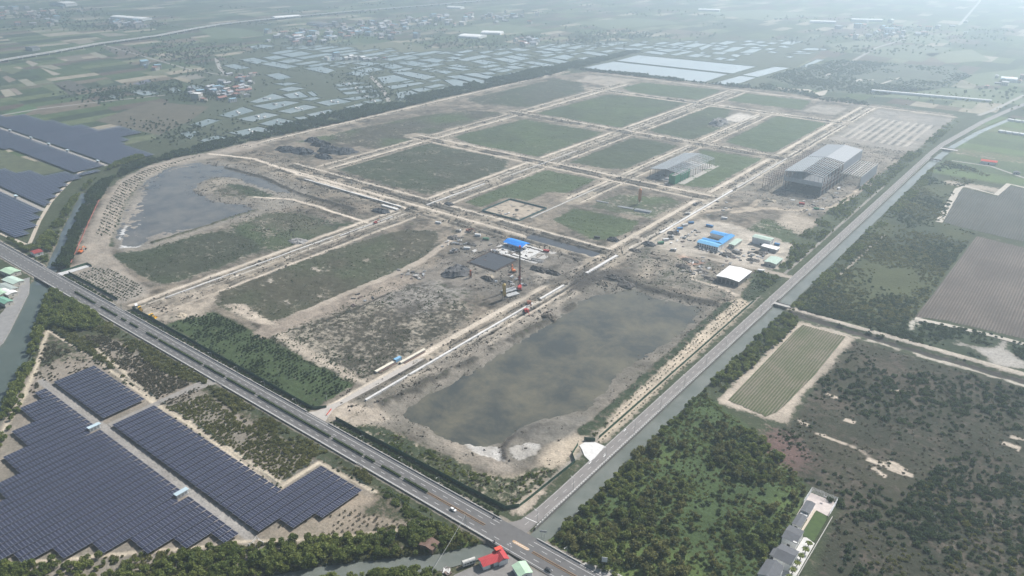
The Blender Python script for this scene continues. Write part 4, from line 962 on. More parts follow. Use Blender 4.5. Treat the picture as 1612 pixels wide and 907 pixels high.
# site
grow('nursery_vegetation', 'dark green nursery trees in close rows by the highway', G([(268, 515), (300, 497), (332, 492), (410, 527), (470, 562), (520, 588), (562, 603), (545, 625), (492, 643), (440, 613), (380, 578), (320, 547)]), 9, (.7, 1.2), 'dark_bush', (14, .36), 17, 1.5, rows=(4.0, 3.2), jitter=.15)
CORNER = G([(535, 668), (575, 664), (640, 692), (690, 714), (750, 745), (800, 755), (860, 738), (880, 742), (800, 800), (770, 790)])
grow('corner_vegetation', 'rough green bushes behind the hoarding at the near corner', CORNER, 7, (.6, 1.5), 'green_bush', (13, .46), 18)
grow('corner_vegetation', 'low dry weeds behind the hoarding at the near corner', CORNER, 8, (.4, .9), 'brown_bush', (10, .42), 19)
for i, (poly, lab, per) in enumerate((
    (plots[16][0], 'low dark tussocks dotting the mottled plot', 7), (plots[15][0], 'small bushes dotting the broad dark plot', 26), (plots[17][0], 'dark weeds over the plot below the dry pond', 12),
    (plots[18][0], 'green weeds over the patchy plot with the gravel heap', 14), (plots[4][0], 'sparse dark bushes over the brownish plot', 60), (plots[12][0], 'tall grass clumps over the lush green plot', 22), (plots[11][0], 'grass clumps round the walled excavation', 40),
    (plots[5][0], 'sparse bushes over the long plot by the tree belt', 70), (plots[3][0], 'sparse bushes over the square green plot', 80), (plots[1][0], 'sparse bushes over the large far plot', 120), (plots[14][0], 'weeds on the green patch behind the site office', 20))):
    grow('weed_vegetation', lab, poly, per, (.4, 1.1), 'dark_tuft' if i != 5 else 'green_tuft', (20, .45), 20 + i, .7)
grow('weed_vegetation', 'weeds between the white warehouse and the canal road', G([(1185, 442), (1238, 434), (1190, 472), (1165, 468)]), 8, (.5, 1.2), 'dark_bush', (14, .42), 40)
grow('weed_vegetation', 'scattered weeds over the site yards by the warehouse', G([(985, 405), (1090, 400), (1180, 440), (1170, 470), (1060, 460)]), 22, (.4, 1.0), 'dark_bush', (18, .52), 41)
grow('weed_vegetation', 'weeds along the muddy pond edge and culvert', G([(585, 640), (760, 560), (900, 470), (905, 458), (760, 530), (600, 615)]), 12, (.4, 1.0), 'dark_tuft', (14, .50), 42, .7)
grow('weed_vegetation', 'weeds on the spit inside the shallow pond', G([(350, 290), (375, 288), (440, 308), (400, 314)]), 9, (.5, 1.1), 'dark_bush', (14, .40), 43)
# south of the highway
grow('riverside_vegetation', 'dense trees between the river and the highway bridge', G([(62, 470), (86, 450), (140, 487), (170, 515), (112, 522), (72, 512), (48, 525), (52, 500)]), 7, (1.4, 2.8), 'green_tree', (20, .30), 44)
grow('riverside_vegetation', 'trees lining the river below the highway', G([(50, 520), (34, 560), (18, 610), (0, 650), (-20, 700), (-20, 780), (10, 690), (45, 610), (62, 560), (72, 516)]), 8, (1.3, 2.6), 'green_tree', (22, .34), 45)
grow('roadside_vegetation', 'olive bushes in a band below the highway', G([(140, 488), (330, 597), (318, 608), (262, 590), (160, 525), (120, 515)]), 6, (1.1, 2.2), 'olive_bush', (22, .36), 46)
grow('roadside_vegetation', 'yellowish olive bushes along the solar yard fence', G([(80, 515), (110, 520), (160, 550), (200, 590), (205, 600), (165, 578), (120, 548)]), 6, (1.1, 2.2), 'olive_bush', (20, .36), 47)
grow('roadside_vegetation', 'brownish plantation rows between highway and solar yard', G([(130, 530), (165, 528), (265, 592), (318, 612), (290, 632), (255, 640), (205, 600)]), 9, (.7, 1.4), 'brown_bush', (18, .22), 48, rows=(2.6, 2.3))
grow('roadside_vegetation', 'bushes below the highway between lane and service gate', G([(322, 606), (345, 612), (590, 752), (580, 762), (505, 722), (480, 735), (400, 680)]), 6, (1.1, 2.2), 'olive_bush', (20, .36), 49)
grow('roadside_vegetation', 'brown plantation rows in front of the solar array corner', G([(262, 642), (325, 620), (400, 680), (480, 735), (438, 762), (340, 692)]), 8, (.7, 1.4), 'olive_bush', (20, .22), 50, rows=(2.6, 2.3))
grow('roadside_vegetation', 'dark hedge beside the highway near the red roofed house', G([(592, 768), (602, 762), (735, 836), (712, 840), (650, 822)]), 6, (1.0, 2.0), 'green_bush', (14, .32), 51)
grow('roadside_vegetation', 'weeds among the sand west of the solar panels', G([(75, 530), (150, 575), (100, 598), (60, 612), (40, 640), (60, 570)]), 11, (.7, 1.5), 'brown_bush', (16, .42), 52)
grow('fence_vegetation', 'dark weeds along the solar yard fence and sandy path', G([(75, 512), (240, 628), (437, 766), (502, 722), (592, 772), (588, 777), (502, 727), (437, 771), (238, 633), (72, 518)]), 4, (.5, 1.0), 'dark_bush', (12, .36), 53)
STREAMB = G([(-40, 895), (200, 874), (400, 854), (520, 848), (600, 840), (668, 829), (720, 836), (772, 856), (690, 870), (600, 880), (500, 892), (400, 908), (200, 960), (-40, 960)])
grow('streamside_vegetation', 'dense dark trees between solar yard and the stream', STREAMB, 9, (1.1, 2.4), 'green_tree', (18, .36), 54)
grow('streamside_vegetation', 'olive bushes between solar yard and the stream', STREAMB, 6, (.8, 1.8), 'olive_bush', (16, .38), 55)
grow('streamside_vegetation', 'hedge of bushes under the sandy path of the sapling yard', G([(440, 850), (560, 838), (650, 822), (600, 812), (660, 825), (560, 843)]), 5, (.8, 1.6), 'olive_bush', (12, .34), 56)
grow('streamside_vegetation', 'trees on the near bank of the stream', G([(430, 930), (520, 908), (600, 897), (640, 894), (690, 902), (700, 935)]), 7, (1.2, 2.6), 'green_tree', (16, .36), 57)
# creek and tree belts
grow('creek_vegetation', 'dense trees on the solar side of the creek', G([(0, 372), (45, 398), (72, 425), (95, 375), (112, 335), (128, 303), (165, 270), (230, 248), (215, 246), (175, 262), (115, 312), (85, 355), (55, 390), (40, 390)]), 8, (1.3, 2.6), 'green_tree', (22, .33), 58)
grow('creek_vegetation', 'dense dark trees between the creek and sapling terraces', G([(82, 428), (108, 424), (120, 385), (150, 325), (180, 280), (160, 285), (140, 303), (122, 340), (104, 385)]), 7, (1.3, 2.6), 'dark_tree', (22, .30), 59)
BELT = G([(150, 300), (200, 262), (330, 226), (536, 176), (700, 141), (860, 106), (905, 107), (871, 118), (700, 154), (536, 194), (330, 237), (240, 258), (175, 285)])
grow('belt_vegetation', 'long tree belt along the outer edge of the site', BELT, 16, (1.5, 2.8), 'dark_tree', (30, .33), 60, far=True)
grow('belt_vegetation', 'tree line between the site and the large reservoirs', G([(900, 108), (1000, 117), (1110, 131), (1180, 136), (1180, 140), (1060, 127), (930, 113)]), 26, (1.6, 2.8), 'dark_tree', (40, .30), 61, far=True)
grow('belt_vegetation', 'straight tree line running away beyond the reservoirs', G([(870, 105), (1000, 80), (1010, 82), (912, 107)]), 30, (1.6, 2.8), 'dark_tree', (40, .30), 62, far=True)
grow('farm_vegetation', 'tree rows beside the far dark heath', G([(1180, 140), (1250, 147), (1300, 160), (1370, 167), (1360, 160), (1300, 150), (1200, 132)]), 40, (1.4, 2.4), 'dark_tree', (40, .42), 63, far=True)
HEATH = G([(1200, 125), (1260, 105), (1320, 95), (1500, 105), (1530, 120), (1480, 140), (1390, 150), (1300, 145)])
grow('heath_vegetation', 'dark heath of scrub past the reservoirs', HEATH, 60, (2.0, 4.0), 'dark_bush', (120, .40), 64, far=True)

# clods, spoil and broken concrete left by the earth works
def rubble(rects_, per, size, key, label, clump):
    P_, S_2 = [], []
    for (x0, x1, y0, y1) in rects_:
        n = int((x1 - x0) * (y1 - y0) / per); x, y = RNG.uniform(x0, x1, n), RNG.uniform(y0, y1, n)
        k = (fbm(x, y, clump[0], 3, 300) + RNG.uniform(-.05, .05, n)) > clump[1]; k &= cls[np.clip(np.searchsorted(ys, y), 0, NY - 1), np.clip(np.searchsorted(xs, x), 0, NX - 1)] != ROADC; P_.append(np.column_stack([x[k], y[k]])); S_2.append(size[0] + (size[1] - size[0]) * RNG.beta(1.2, 3.5, int(k.sum())))
    spread('earth_rubble', label, np.concatenate(P_), np.concatenate(S_2), key, .6, lean=.4)
CORR = [(-718, -672, 310, 1700), (-966, -926, 740, 1640), (-428, -390, 310, 1700), (-571, -535, 850, 1550), (-990, -420, 662, 722), (-970, -420, 948, 986), (-970, -420, 1212, 1248), (-970, -420, 1533, 1562), (-1168, -1146, 720, 1690)]
rubble(CORR, 9, (.4, 2.2), 'clod_clod', 'dark clods heaped along the road works', (9, .50))
rubble(CORR, 14, (.3, 1.5), 'pale_clod', 'pale broken lumps along the road works', (7, .50))
YARDS = [(-560, -425, 540, 660), (-420, -240, 620, 745), (-392, -255, 980, 1400), (-1120, -740, 500, 730), (-410, -380, 320, 640)]
rubble(YARDS, 12, (.4, 2.2), 'clod_clod', 'dark clods over the churned site yards', (10, .52))
rubble(YARDS, 14, (.3, 1.4), 'pale_clod', 'pale rubble over the churned site yards', (8, .52))
rubble([(-400, -240, 310, 640), (-405, -330, 300, 640)], 16, (.3, 1.6), 'clod_clod', 'dark mud clods round the large grey pond', (9, .55))

# ------------------------------------------------------------------ solar arrays: rows of tilted modules on steel tables
def module_mat(nm='solar_module', c1=(.009, .012, .030, 1), c2=(.015, .018, .042, 1)):
    m, N, L, b = nt(nm)
    oi = N.new('ShaderNodeNewGeometry')
    n = N.new('ShaderNodeTexNoise'); n.inputs['Scale'].default_value = 1 / 9.0; n.inputs['Detail'].default_value = 3; L.new(oi.outputs['Position'], n.inputs['Vector'])
    cr = N.new('ShaderNodeValToRGB'); cr.color_ramp.elements[0].position = .3; cr.color_ramp.elements[1].position = .7
    cr.color_ramp.elements[0].color = c1; cr.color_ramp.elements[1].color = c2
    mp = N.new('ShaderNodeVectorMath'); mp.operation = 'SNAP'; mp.inputs[1].default_value = (1.65, 1.05, 10); L.new(oi.outputs['Position'], mp.inputs[0])
    wn_ = N.new('ShaderNodeTexWhiteNoise'); L.new(mp.outputs[0], wn_.inputs['Vector'])
    mr = N.new('ShaderNodeMapRange'); mr.inputs[3].default_value = .8; mr.inputs[4].default_value = 1.2; L.new(wn_.outputs['Value'], mr.inputs[0])
    vm = N.new('ShaderNodeVectorMath'); vm.operation = 'SCALE'; L.new(n.outputs['Fac'], cr.inputs[0]); L.new(cr.outputs[0], vm.inputs[0]); L.new(mr.outputs[0], vm.inputs['Scale'])
    L.new(vm.outputs[0], b.inputs['Base Color']); b.inputs['Roughness'].default_value = .28; b.inputs['Specular IOR Level'].default_value = .35
    return m
MODULE = module_mat(); MODULEF = module_mat('solar_module_sky_tint', (.028, .040, .085, 1), (.040, .054, .105, 1))  # far modules get a lighter copy: sky reflection put into the colour
FRAME = plain('aluminium_frame', (.43, .44, .51), .5, .08, 3.0)
def solar_row(x, y0, y1, label, group, mw=2.1, gy=.17, across=4, gap=.10, mod=None, z0=1.9, rise=.6, w=6.93):
    """one row along Y; its low edge towards -X, its high edge towards +X"""
    t = empty('solar_panel_row', (x, y0, 0), 0, label, 'solar row', group)
    L = y1 - y0; k = rise / w
    fr = MB().slab([(0, 0, z0), (w, 0, z0 + rise), (w, L, z0 + rise), (0, L, z0)], .12).build('frame', FRAME, t)
    v, f = [], []
    ny = max(1, round(L / mw)); mw = L / ny
    for a in range(across):
        xa, xb = a * (w / across) + gap / 2, (a + 1) * (w / across) - gap / 2
        for j in range(ny):
            ya, yb = j * mw + gy / 2, (j + 1) * mw - gy / 2
            i = len(v)
            v += [(xa, ya, z0 + xa * k + .03), (xb, ya, z0 + xb * k + .03), (xb, yb, z0 + xb * k + .03), (xa, yb, z0 + xa * k + .03)]
            f.append((i, i + 1, i + 2, i + 3))
    tag(MB().add(v, f).build('module', mod or MODULE, t), kind='stuff')
    p = MB(); j = 1.0
    while j < L:
        p.bar((1.2, j, 0), (1.2, j, z0 + 1.2 * k - .1), .14).bar((w - 1.2, j, 0), (w - 1.2, j, z0 + (w - 1.2) * k - .1), .14); j += 4.2
    tag(p.build('support_post', STEEL, t), kind='stuff')
def ylow(x, steps, default):
    for a, b, y in steps:
        if a <= x < b: return y
    return default
PITCHX = 7.0
LOW_C = [(-640, -605, 171), (-605, -577, 154.5), (-577, -550, 138), (-550, -523, 121.5), (-523, -500, 105), (-500, -473, 88), (-473, -444, 71.5), (-444, -430, 87.5), (-430, -416, 104), (-416, -402, 120.5), (-402, -381, 136.5), (-381, -368, 153), (-368, -340, 169.5)]
x = -619.0
while x < -356:
    y0 = ylow(x + 3, LOW_C, 180)
    skip = any(abs(x + 3.3 - c) < 4 for c in (-534, -415))
    solar_row(x, y0, 172.5 if skip else 179.4, 'row of dark blue solar panels on the river side of gravel lane', 'solar rows between the lane and the stream'); x += PITCHX
x = -624.0
while x < -540:
    solar_row(x, 187.8, 220.6, 'row of dark blue solar panels in the small square block by the river', 'solar rows in the small square block'); x += PITCHX
x = -527.0
while x < -328:
    y0 = ylow(x + 3, [(-346, -333, 203), (-333, -320, 220)], 187.8); y1 = 253 if x > -371 else 220.6
    solar_row(x, y0, y1, 'row of dark blue solar panels between gravel lane and the highway scrub', 'solar rows between the lane and the highway'); x += PITCHX
# the larger array beyond the creek
FARKW = dict(mw=4.2, gy=.25, across=2, gap=.22, mod=MODULEF)
x = -1790.0
while x < -1228:
    y1 = ylow(x, [(-1800, -1720, 572), (-1720, -1624, 604), (-1624, -1542, 615), (-1542, -1468, 632), (-1468, -1387, 671), (-1387, -1351, 630), (-1351, -1329, 612), (-1329, -1220, 606)], 605)
    solar_row(x, 533, y1, 'row of blue solar panels beyond the creek, past the white kiosks', 'solar rows past the kiosk lane', **FARKW)
    solar_row(x, 476 if x > -1460 else 466, 523.5, 'row of blue solar panels beyond the creek, before the white kiosks', 'solar rows before the kiosk lane', **FARKW); x += PITCHX
x = -1330.0
while x < -1092:
    y1 = ylow(x, [(-1400, -1290, 420), (-1290, -1245, 440), (-1245, -1212, 470), (-1212, -1198, 505), (-1198, -1184, 470), (-1184, -1165, 442), (-1165, -1144, 425), (-1144, -1123, 408), (-1123, -1105, 391)], 382)
    solar_row(x, 378, y1, 'row of blue solar panels in the stepped block along the creek', 'solar rows stepped along the creek', **FARKW); x += PITCHX
x = -1250.0
while x < -1002:
    y1 = ylow(x, [(-1081, -1051, 356), (-1051, -1024, 340), (-1024, -990, 322)], 368)
    solar_row(x, 305 if x > -1240 else 318, y1, 'row of blue solar panels in the block next to the highway', 'solar rows next to the highway', **FARKW); x += PITCHX
# inverter cabins and kiosks
CABR = ribbed('pale_blue_roof_sheet', (.42, .52, .56), .5, .5)
def cabin(loc, label, group, sx=8.5, sy=3.4, rz=0.0):
    t = empty('inverter_cabin', loc, rz, label, 'cabin', group)
    MB().box(-sx / 2, sx / 2, -sy / 2, sy / 2, -.3, .5).build('plinth', CONC, t)
    MB().box(-sx / 2 + .3, sx / 2 - .3, -sy / 2 + .4, sy / 2 - .2, .5, 3.2).build('wall', WHITE, t)
    MB().slab([(-sx / 2 - .3, -sy / 2 - .5, 4.0), (sx / 2 + .3, -sy / 2 - .5, 4.0), (sx / 2 + .3, sy / 2 + .5, 3.5), (-sx / 2 - .3, sy / 2 + .5, 3.5)], .12).build('roof', CABR, t)
    for k in (-2.5, 0, 2.5): MB().box(k - .7, k + .7, -sy / 2 + .33, -sy / 2 + .4, .8, 2.6).build('door', STEEL, t)
    for k in (-1, 1): MB().bar((k * (sx / 2), -sy / 2 - .3, .5), (k * (sx / 2), -sy / 2 - .3, 3.9), .12).build('post', STEEL, t)
cabin((-534, 178, 0), 'white inverter cabin with pale roof where the two lanes meet', 'inverter cabins', rz=math.pi / 2)
cabin((-415, 178, 0), 'white inverter cabin with pale roof halfway down the gravel lane', 'inverter cabins', rz=math.pi / 2)
for i, xk in enumerate((-1590, -1500, -1430, -1360, -1255)):
    cabin((xk, 528, 0), 'white kiosk on the lane of the far solar array, %s from the creek' % ('fifth', 'fourth', 'third', 'second', 'first')[i], 'kiosks of the far array', 7, 3)
cabin((-1166, 372, 0), 'white kiosk on the lane nearest the highway in far array', 'kiosks of the far array', 7, 3)
slab('gravel_road', [(-1800, 524.5), (-1226, 524.5), (-1226, 532), (-1800, 532)], -.2, .06, plain('far_lane', (.30, .28, .25), .95, .15, 5), 'pale lane through the far solar array')
slab('gravel_road', [(-1250, 369.5), (-1080, 369.5), (-1076, 376.5), (-1250, 376.5)], -.2, .06, plain('far_lane', (.30, .28, .25), .95, .15, 5), 'short pale lane through the far solar array near the highway')
tag(MB().prism([(-1470, 462), (-1340, 468), (-1330, 474), (-1252, 474), (-1252, 450), (-1292, 422), (-1470, 395)], -.2, .08).build('grass_field', plain('rough_grass', (.075, .085, .045), .95, .45, 14)), 'green overgrown gap in the far solar array', kind='structure')
strip_pts = G([(0, 367), (40, 385), (47, 383), (62, 348), (80, 318), (100, 296), (125, 272), (165, 257)])
ribbon('patrol_path', strip_pts, 4.5, .12, plain('pale_path', (.42, .37, .30), .95, .12, 4), 'pale patrol path along the edge of the far solar array')
# wire fence round the near solar yard
def wire_fence(path, label, h=2.0, step=6.0):
    t = empty('wire_fence', (path[0][0], path[0][1], 0), 0, label, 'fence'); o = path[0]
    m, w = MB(), MB()
    for a, b in zip(path[:-1], path[1:]):
        L = math.hypot(b[0] - a[0], b[1] - a[1]); n = max(1, round(L / step))
        for i in range(n):
            p, q = lerp2(a, b, i / n), lerp2(a, b, (i + 1) / n); zp, zq = H(*p), H(*q)
            m.bar((p[0] - o[0], p[1] - o[1], zp - .2), (p[0] - o[0], p[1] - o[1], zp + h), .10)
            for k in (.35, .7, 1.0): w.bar((p[0] - o[0], p[1] - o[1], zp + h * k), (q[0] - o[0], q[1] - o[1], zq + h * k), .05)
    tag(m.build('post', STEEL, t), kind='stuff'); tag(w.build('wire', plain('green_wire', (.10, .16, .13), .6, .1, 2), t), kind='stuff')
wire_fence(G([(70, 512), (160, 568), (246, 628)]), 'green wire fence between olive scrub and the small solar block')
wire_fence(G([(252, 632), (340, 690), (439, 764), (503, 722), (590, 773)]), 'green wire fence round the angular corner of the solar yard')
wire_fence(G([(72, 515), (52, 560), (30, 620), (8, 660), (-20, 700)]), 'green wire fence along the river side of the solar yard')
wire_fence(G([(600, 768), (640, 795), (700, 830)]), 'green wire fence below the highway near the red roofed house')

sgt = empty('yard_gate', (*g(404, 860), 0), .9, 'white framed yard gate at the end of the gravel lane', 'gate')
for k in (-4, 4):
    MB().box(k - .25, k + .25, -.25, .25, -.2, 2.8).build('gate_post', CONCW, sgt)
    for z in (.4, 1.2, 2.0): MB().bar((k, 0, z), (k * .1, 6.5 if k < 0 else 5.5, z), .14).build('rail', CONCW, sgt)
    MB().bar((k * .1, 6.5 if k < 0 else 5.5, .2), (k * .1, 6.5 if k < 0 else 5.5, 2.2), .2).build('gate_stile', CONCW, sgt)

# ------------------------------------------------------------------ buildings
def roofm(n, c, pitch=.8, axis='X'): return ribbed(n, c, pitch, .5, axis)
R_BLUE, R_BLUE2 = roofm('blue_roof_sheet', (.08, .29, .58)), roofm('light_blue_roof_sheet', (.16, .40, .62))
R_BRIGHT = roofm('bright_blue_roof_sheet', (.02, .22, .68))
R_WHITE, R_GREY, R_GREEN = roofm('white_roof_sheet', (.74, .74, .72)), roofm('grey_roof_sheet', (.125, .13, .14)), roofm('pale_green_roof_sheet', (.42, .52, .45))
R_RED, R_RED2, R_MINT = roofm('red_roof_sheet', (.40, .062, .068)), roofm('coral_roof_sheet', (.62, .10, .07)), roofm('mint_roof_sheet', (.38, .52, .38))
W_GREY, W_CREAM, W_GREEN = plain('grey_wall', (.34, .34, .34), .8, .12, 3), plain('cream_wall', (.52, .49, .43), .8, .12, 3), plain('green_wall_sheet', (.16, .27, .21), .6, .12, 3)
def house(loc, rz, w, l, h, rise, label, roof, wall, group=None, cat='house', name='house', over=.5, windows=0, door=True, mono=False, ridge='y', parent=None, open_sides=False):
    """walls, a gable (or lean-to) roof of two plates, windows and a door. w along local x, l along local y"""
    t = parent or empty(name, loc, rz, label, cat, group)
    ox, oy, oz = (0, 0, 0)
    if ridge == 'x':
        t2 = lambda x, y, z: (y, x, z)
        W, Lg = l, w
    else:
        t2 = lambda x, y, z: (x, y, z); W, Lg = w, l
    if not open_sides:
        m = MB().box(-w / 2, w / 2, -l / 2, l / 2, -.3, h)
        if not mono:
            for s in (-1, 1): m.add([t2(-W / 2, s * Lg / 2, h), t2(W / 2, s * Lg / 2, h), t2(0, s * (Lg / 2), h + rise)], [(0, 1, 2)])
        m.build('wall', wall, t)
    else:
        for sx in (-1, 1):
            n = max(2, int(l / 6) + 1)
            for i in range(n): MB().bar((sx * (w / 2 - .2), -l / 2 + .3 + i * (l - .6) / (n - 1), -.2), (sx * (w / 2 - .2), -l / 2 + .3 + i * (l - .6) / (n - 1), h), .25).build('post', STEEL, t)
    a, b = W / 2 + over, Lg / 2 + over; e = h - over * rise / (W / 2) * .5
    if mono:
        MB().slab([t2(-a, -b, h + rise), t2(-a, b, h + rise), t2(a, b, h + .12), t2(a, -b, h + .12)], .15).build('roof', roof, t)
    else:
        for s in (-1, 1): MB().slab([t2(0, -b, h + rise + .15), t2(0, b, h + rise + .15), t2(s * a, b, e + .15), t2(s * a, -b, e + .15)], .14).build('roof', roof, t)
    for k in range(windows):
        y = -l / 2 + (k + .8) * l / (windows + .6)
        for s in (-1, 1):
            wdw = MB().box(s * (w / 2 + .02) - .05, s * (w / 2 + .02) + .05, y - .7, y + .7, h * .38, h * .72).build('window', CONCW, t)
            MB().box(s * (w / 2 + .05) - .05, s * (w / 2 + .05) + .05, y - .55, y + .55, h * .41, h * .69).build('pane', GLASS, wdw)
    if door and not open_sides: MB().box(-.9, .9, -l / 2 - .06, -l / 2 + .05, 0, min(2.3, h * .8)).build('door', DARKST, t)
    return t
# blue roofed site office: three wings round a court
off = empty('site_office', (-331, 812, 0), 0, 'site office with light blue roofs round a small court', 'office')
def wing(x0, x1, y0, y1, h, rise, roof, along_x=True, wall=WHITE):
    x0 += 331; x1 += 331; y0 -= 812; y1 -= 812
    MB().box(x0, x1, y0, y1, -.3, h).build('wall', wall, off)
    if along_x:
        c = (y0 + y1) / 2
        for e, s in ((y0 - .5, -1), (y1 + .5, 1)): MB().slab([(x0 - .5, c, h + rise), (x1 + .5, c, h + rise), (x1 + .5, e, h), (x0 - .5, e, h)], .15).build('roof', roof, off)
    else:
        c = (x0 + x1) / 2
        for e in (x0 - .5, x1 + .5): MB().slab([(c, y0 - .5, h + rise), (c, y1 + .5, h + rise), (e, y1 + .5, h), (e, y0 - .5, h)], .15).build('roof', roof, off)
wing(-344, -318, 789, 800, 5.5, 1.3, R_BLUE2); wing(-344, -327, 801.5, 808, 5.2, .9, R_BLUE); wing(-326, -318, 801.5, 836, 5.6, 1.2, R_BLUE, False); wing(-345, -327, 827, 837, 5.4, 1.1, R_BLUE)
for k in range(9):
    w_ = MB().box(-12 + k * 2.9, -10.4 + k * 2.9, -23.15, -23.0, 1.2, 2.6).build('window', GLASS, off)
    w_ = MB().box(-12 + k * 2.9, -10.4 + k * 2.9, -23.15, -23.0, 3.4, 4.6).build('window', GLASS, off)
MB().box(3, 8, -9, 12, .02, .12).build('court_floor', CONCD, off)
# bright blue open shed over the pits
house((-509, 657, .2), 0, 27, 15, 5.2, 2.0, 'long open shed with a vivid blue roof in the dark yard', R_BRIGHT, WHITE, cat='shed', name='work_shed', ridge='x', open_sides=True, over=.6)
# white warehouse
wh = house((-272, 728, .1), 0, 24, 33, 6.2, 1.0, 'white roofed warehouse near the canal road junction', R_WHITE, CONCD, cat='warehouse', name='warehouse', over=.8, windows=0)
for k in range(5): MB().box(-10 + k * 4.6, -7 + k * 4.6, -16.62, -16.45, 0, 4.2).build('shutter', DARKST, wh)
def at(px_, py_, z=0.0):
    x, y = g(px_, py_, z); return (x, y, H(x, y))
house(at(1157, 386), 0, 7, 22, 4, .7, 'narrow pale green roofed shed beside the blue office', R_GREEN, W_CREAM, cat='shed', name='store_shed', windows=3)
house(at(1200, 384), 0, 22, 11, 8, 1.0, 'two storey white site building with pale green roof', R_GREEN, WHITE, cat='office', name='site_building', ridge='x', windows=2)
house(at(1212, 394), 0, 18, 9, 4, .5, 'low white roofed open store by two storey site building', R_WHITE, W_GREY, cat='shed', name='store_shed', mono=True)
house(at(1217, 415), 0, 13, 20, 4.5, .9, 'pale green roofed garage beside the yard road', R_GREEN, W_CREAM, cat='garage', name='garage', windows=2)
def container(loc, rz, label, mat, group=None, sx=6.1, sy=2.45, sz=2.6, cat='container'):
    t = empty('shipping_container', loc, rz, label, cat, group)
    MB().box(-sx / 2, sx / 2, -sy / 2, sy / 2, 0, sz).build('body', mat, t)
    for k in (-1, 1): MB().box(-sx / 2 - .04, -sx / 2 + .02, k * .62 - .55, k * .62 + .55, .15, sz - .15).build('door', DARKST, t)
    m = MB()
    for s in (-1, 1):
        for q in (-1, 1): m.box(s * sx / 2 - .08, s * sx / 2 + .08, q * sy / 2 - .08, q * sy / 2 + .08, 0, sz + .05)
    tag(m.build('corner_post', STEEL, t), kind='stuff'); return t
C_BLUE, C_WHITE, C_RED, C_GREEN = [ribbed(n, c, .3, .5) for n, c in (('blue_container_steel', (.06, .20, .42)), ('white_container_steel', (.62, .63, .63)), ('red_container_steel', (.45, .05, .04)), ('green_container_steel', (.07, .2, .12)))]
container(at(1117, 357), 0, 'blue container behind the blue roofed site office', C_BLUE, None, 9)
container(at(1223, 386), 0, 'small blue container near the green hedge of the yard', C_BLUE, None, 6)
container(at(626, 568), 1.57, 'blue and white site cabin beside the entrance road', plain('cabin_blue', (.20, .42, .62), .6, .1, 2), None, 7, 3, 2.8)
# wheel wash troughs on the entrance road
for p, lab, L in (((608, 578), 'pale concrete wheel wash wall nearer the highway', 24), ((650, 562), 'pale concrete wheel wash wall farther up entrance road', 30)):
    x, y = g(*p); t = empty('wash_wall', (x, y, .38), 0, lab, 'wall')
    MB().box(-1.2, 1.2, -L / 2, L / 2, 0, 1.0).build('side_wall', CONCW, t); MB().box(-1.4, 1.4, -L / 2, L / 2, 1.0, 1.25).build('coping', plain('cream_coping', (.62, .58, .48), .8, .1, 3), t)
    MB().box(1.4, 3.2, -L / 2 + 2, L / 2 - 2, .0, .12).build('trough', plain('brown_water_trough', (.15, .10, .08), .3, .1, 2), t)

# ------------------------------------------------------------------ the big steel frame factory
GALV = plain('grey_primed_steel', (.30, .32, .35), .5, .12, 3)
RUST = plain('brown_primed_steel', (.17, .13, .115), .6, .2, 2)
SHEETG = roofm('pale_grey_roof_sheet', (.27, .29, .31), 1.0, 'Y')
fx = empty('steel_frame_factory', (-345, 1066, 0), 0, 'huge unfinished steel frame factory, half of its roof sheeted', 'factory')
FW, FL, EV, AP = 54.0, 184.0, 27.0, 30.6
def fz(x): return EV + (AP - EV) * (1 - abs(x - FW / 2) / (FW / 2))
for i in range(24):                                              # portal frames
    y = i * 8.0
    m = MB().bar((.4, y, -.5), (.4, y, EV), .9).bar((FW - .4, y, -.5), (FW - .4, y, EV), .9).bar((0, y, EV), (FW / 2, y, AP), .6, 1.0).bar((FW / 2, y, AP), (FW, y, EV), .6, 1.0)
    if y in (0, 96): 
        for k in range(1, 9): m.bar((k * 6, y, 14), (k * 6, y, fz(k * 6)), .4)
    m.build('portal_frame', RUST if i % 2 else GALV, fx)
m = MB()
for k in range(19): 
    xk = k * 3.0; m.bar((xk, 0, fz(xk) + .75), (xk, 94, fz(xk) + .75), .42)
tag(m.build('purlin', plain('pale_galvanised', (.48, .51, .53), .5, .1, 3), fx), kind='stuff')
for s, xa, xb in ((0, 0, FW / 2), (1, FW / 2, FW)):
    y0 = 94.0
    MB().slab([(xa, y0, fz(xa) + 1.0), (xb, y0, fz(xb) + 1.0), (xb, FL + .5, fz(xb) + 1.0), (xa, FL + .5, fz(xa) + 1.0)], .2).build('roof_sheet', SHEETG if s == 0 else roofm('light_factory_sheet', (.37, .385, .40), 1.0, 'Y'), fx)
MB().slab([(.0, 0, fz(0) + .5), (FW / 2 - 3, 0, fz(FW / 2 - 3) + .5), (FW / 2 - 3, 94, fz(FW / 2 - 3) + .5), (0, 94, fz(0) + .5)], .06).build('roof_sheet', plain('net_covered_roof', (.17, .19, .20), .6, .3, 3), fx)
MB().box(FW + .1, FW + .3, 92, FL, 13, EV + .6).build('wall_sheet', plain('grey_wall_sheet', (.30, .32, .35), .6, .12, 6), fx)
MB().box(-.3, -.1, 60, FL, 15, EV + .6).build('wall_sheet', plain('grey_wall_sheet', (.30, .32, .35), .6, .12, 6), fx)
for z in (8, 13.5, 19): 
    MB().box(FW - .9, FW + .2, 0, FL, z, z + .5).build('side_beam', RUST, fx); MB().box(-.2, .9, 0, FL, z, z + .5).build('side_beam', RUST, fx)
MB().box(1, FW - 1, 1.5, 60, 12.6, 13.0).build('floor_deck', plain('steel_deck', (.20, .21, .22), .6, .2, 5), fx)
MB().box(0, FW, -.35, -.15, 13.5, 19.5).build('net_screen', plain('grey_net', (.44, .46, .47), .8, .18, 3), fx)
m = MB()
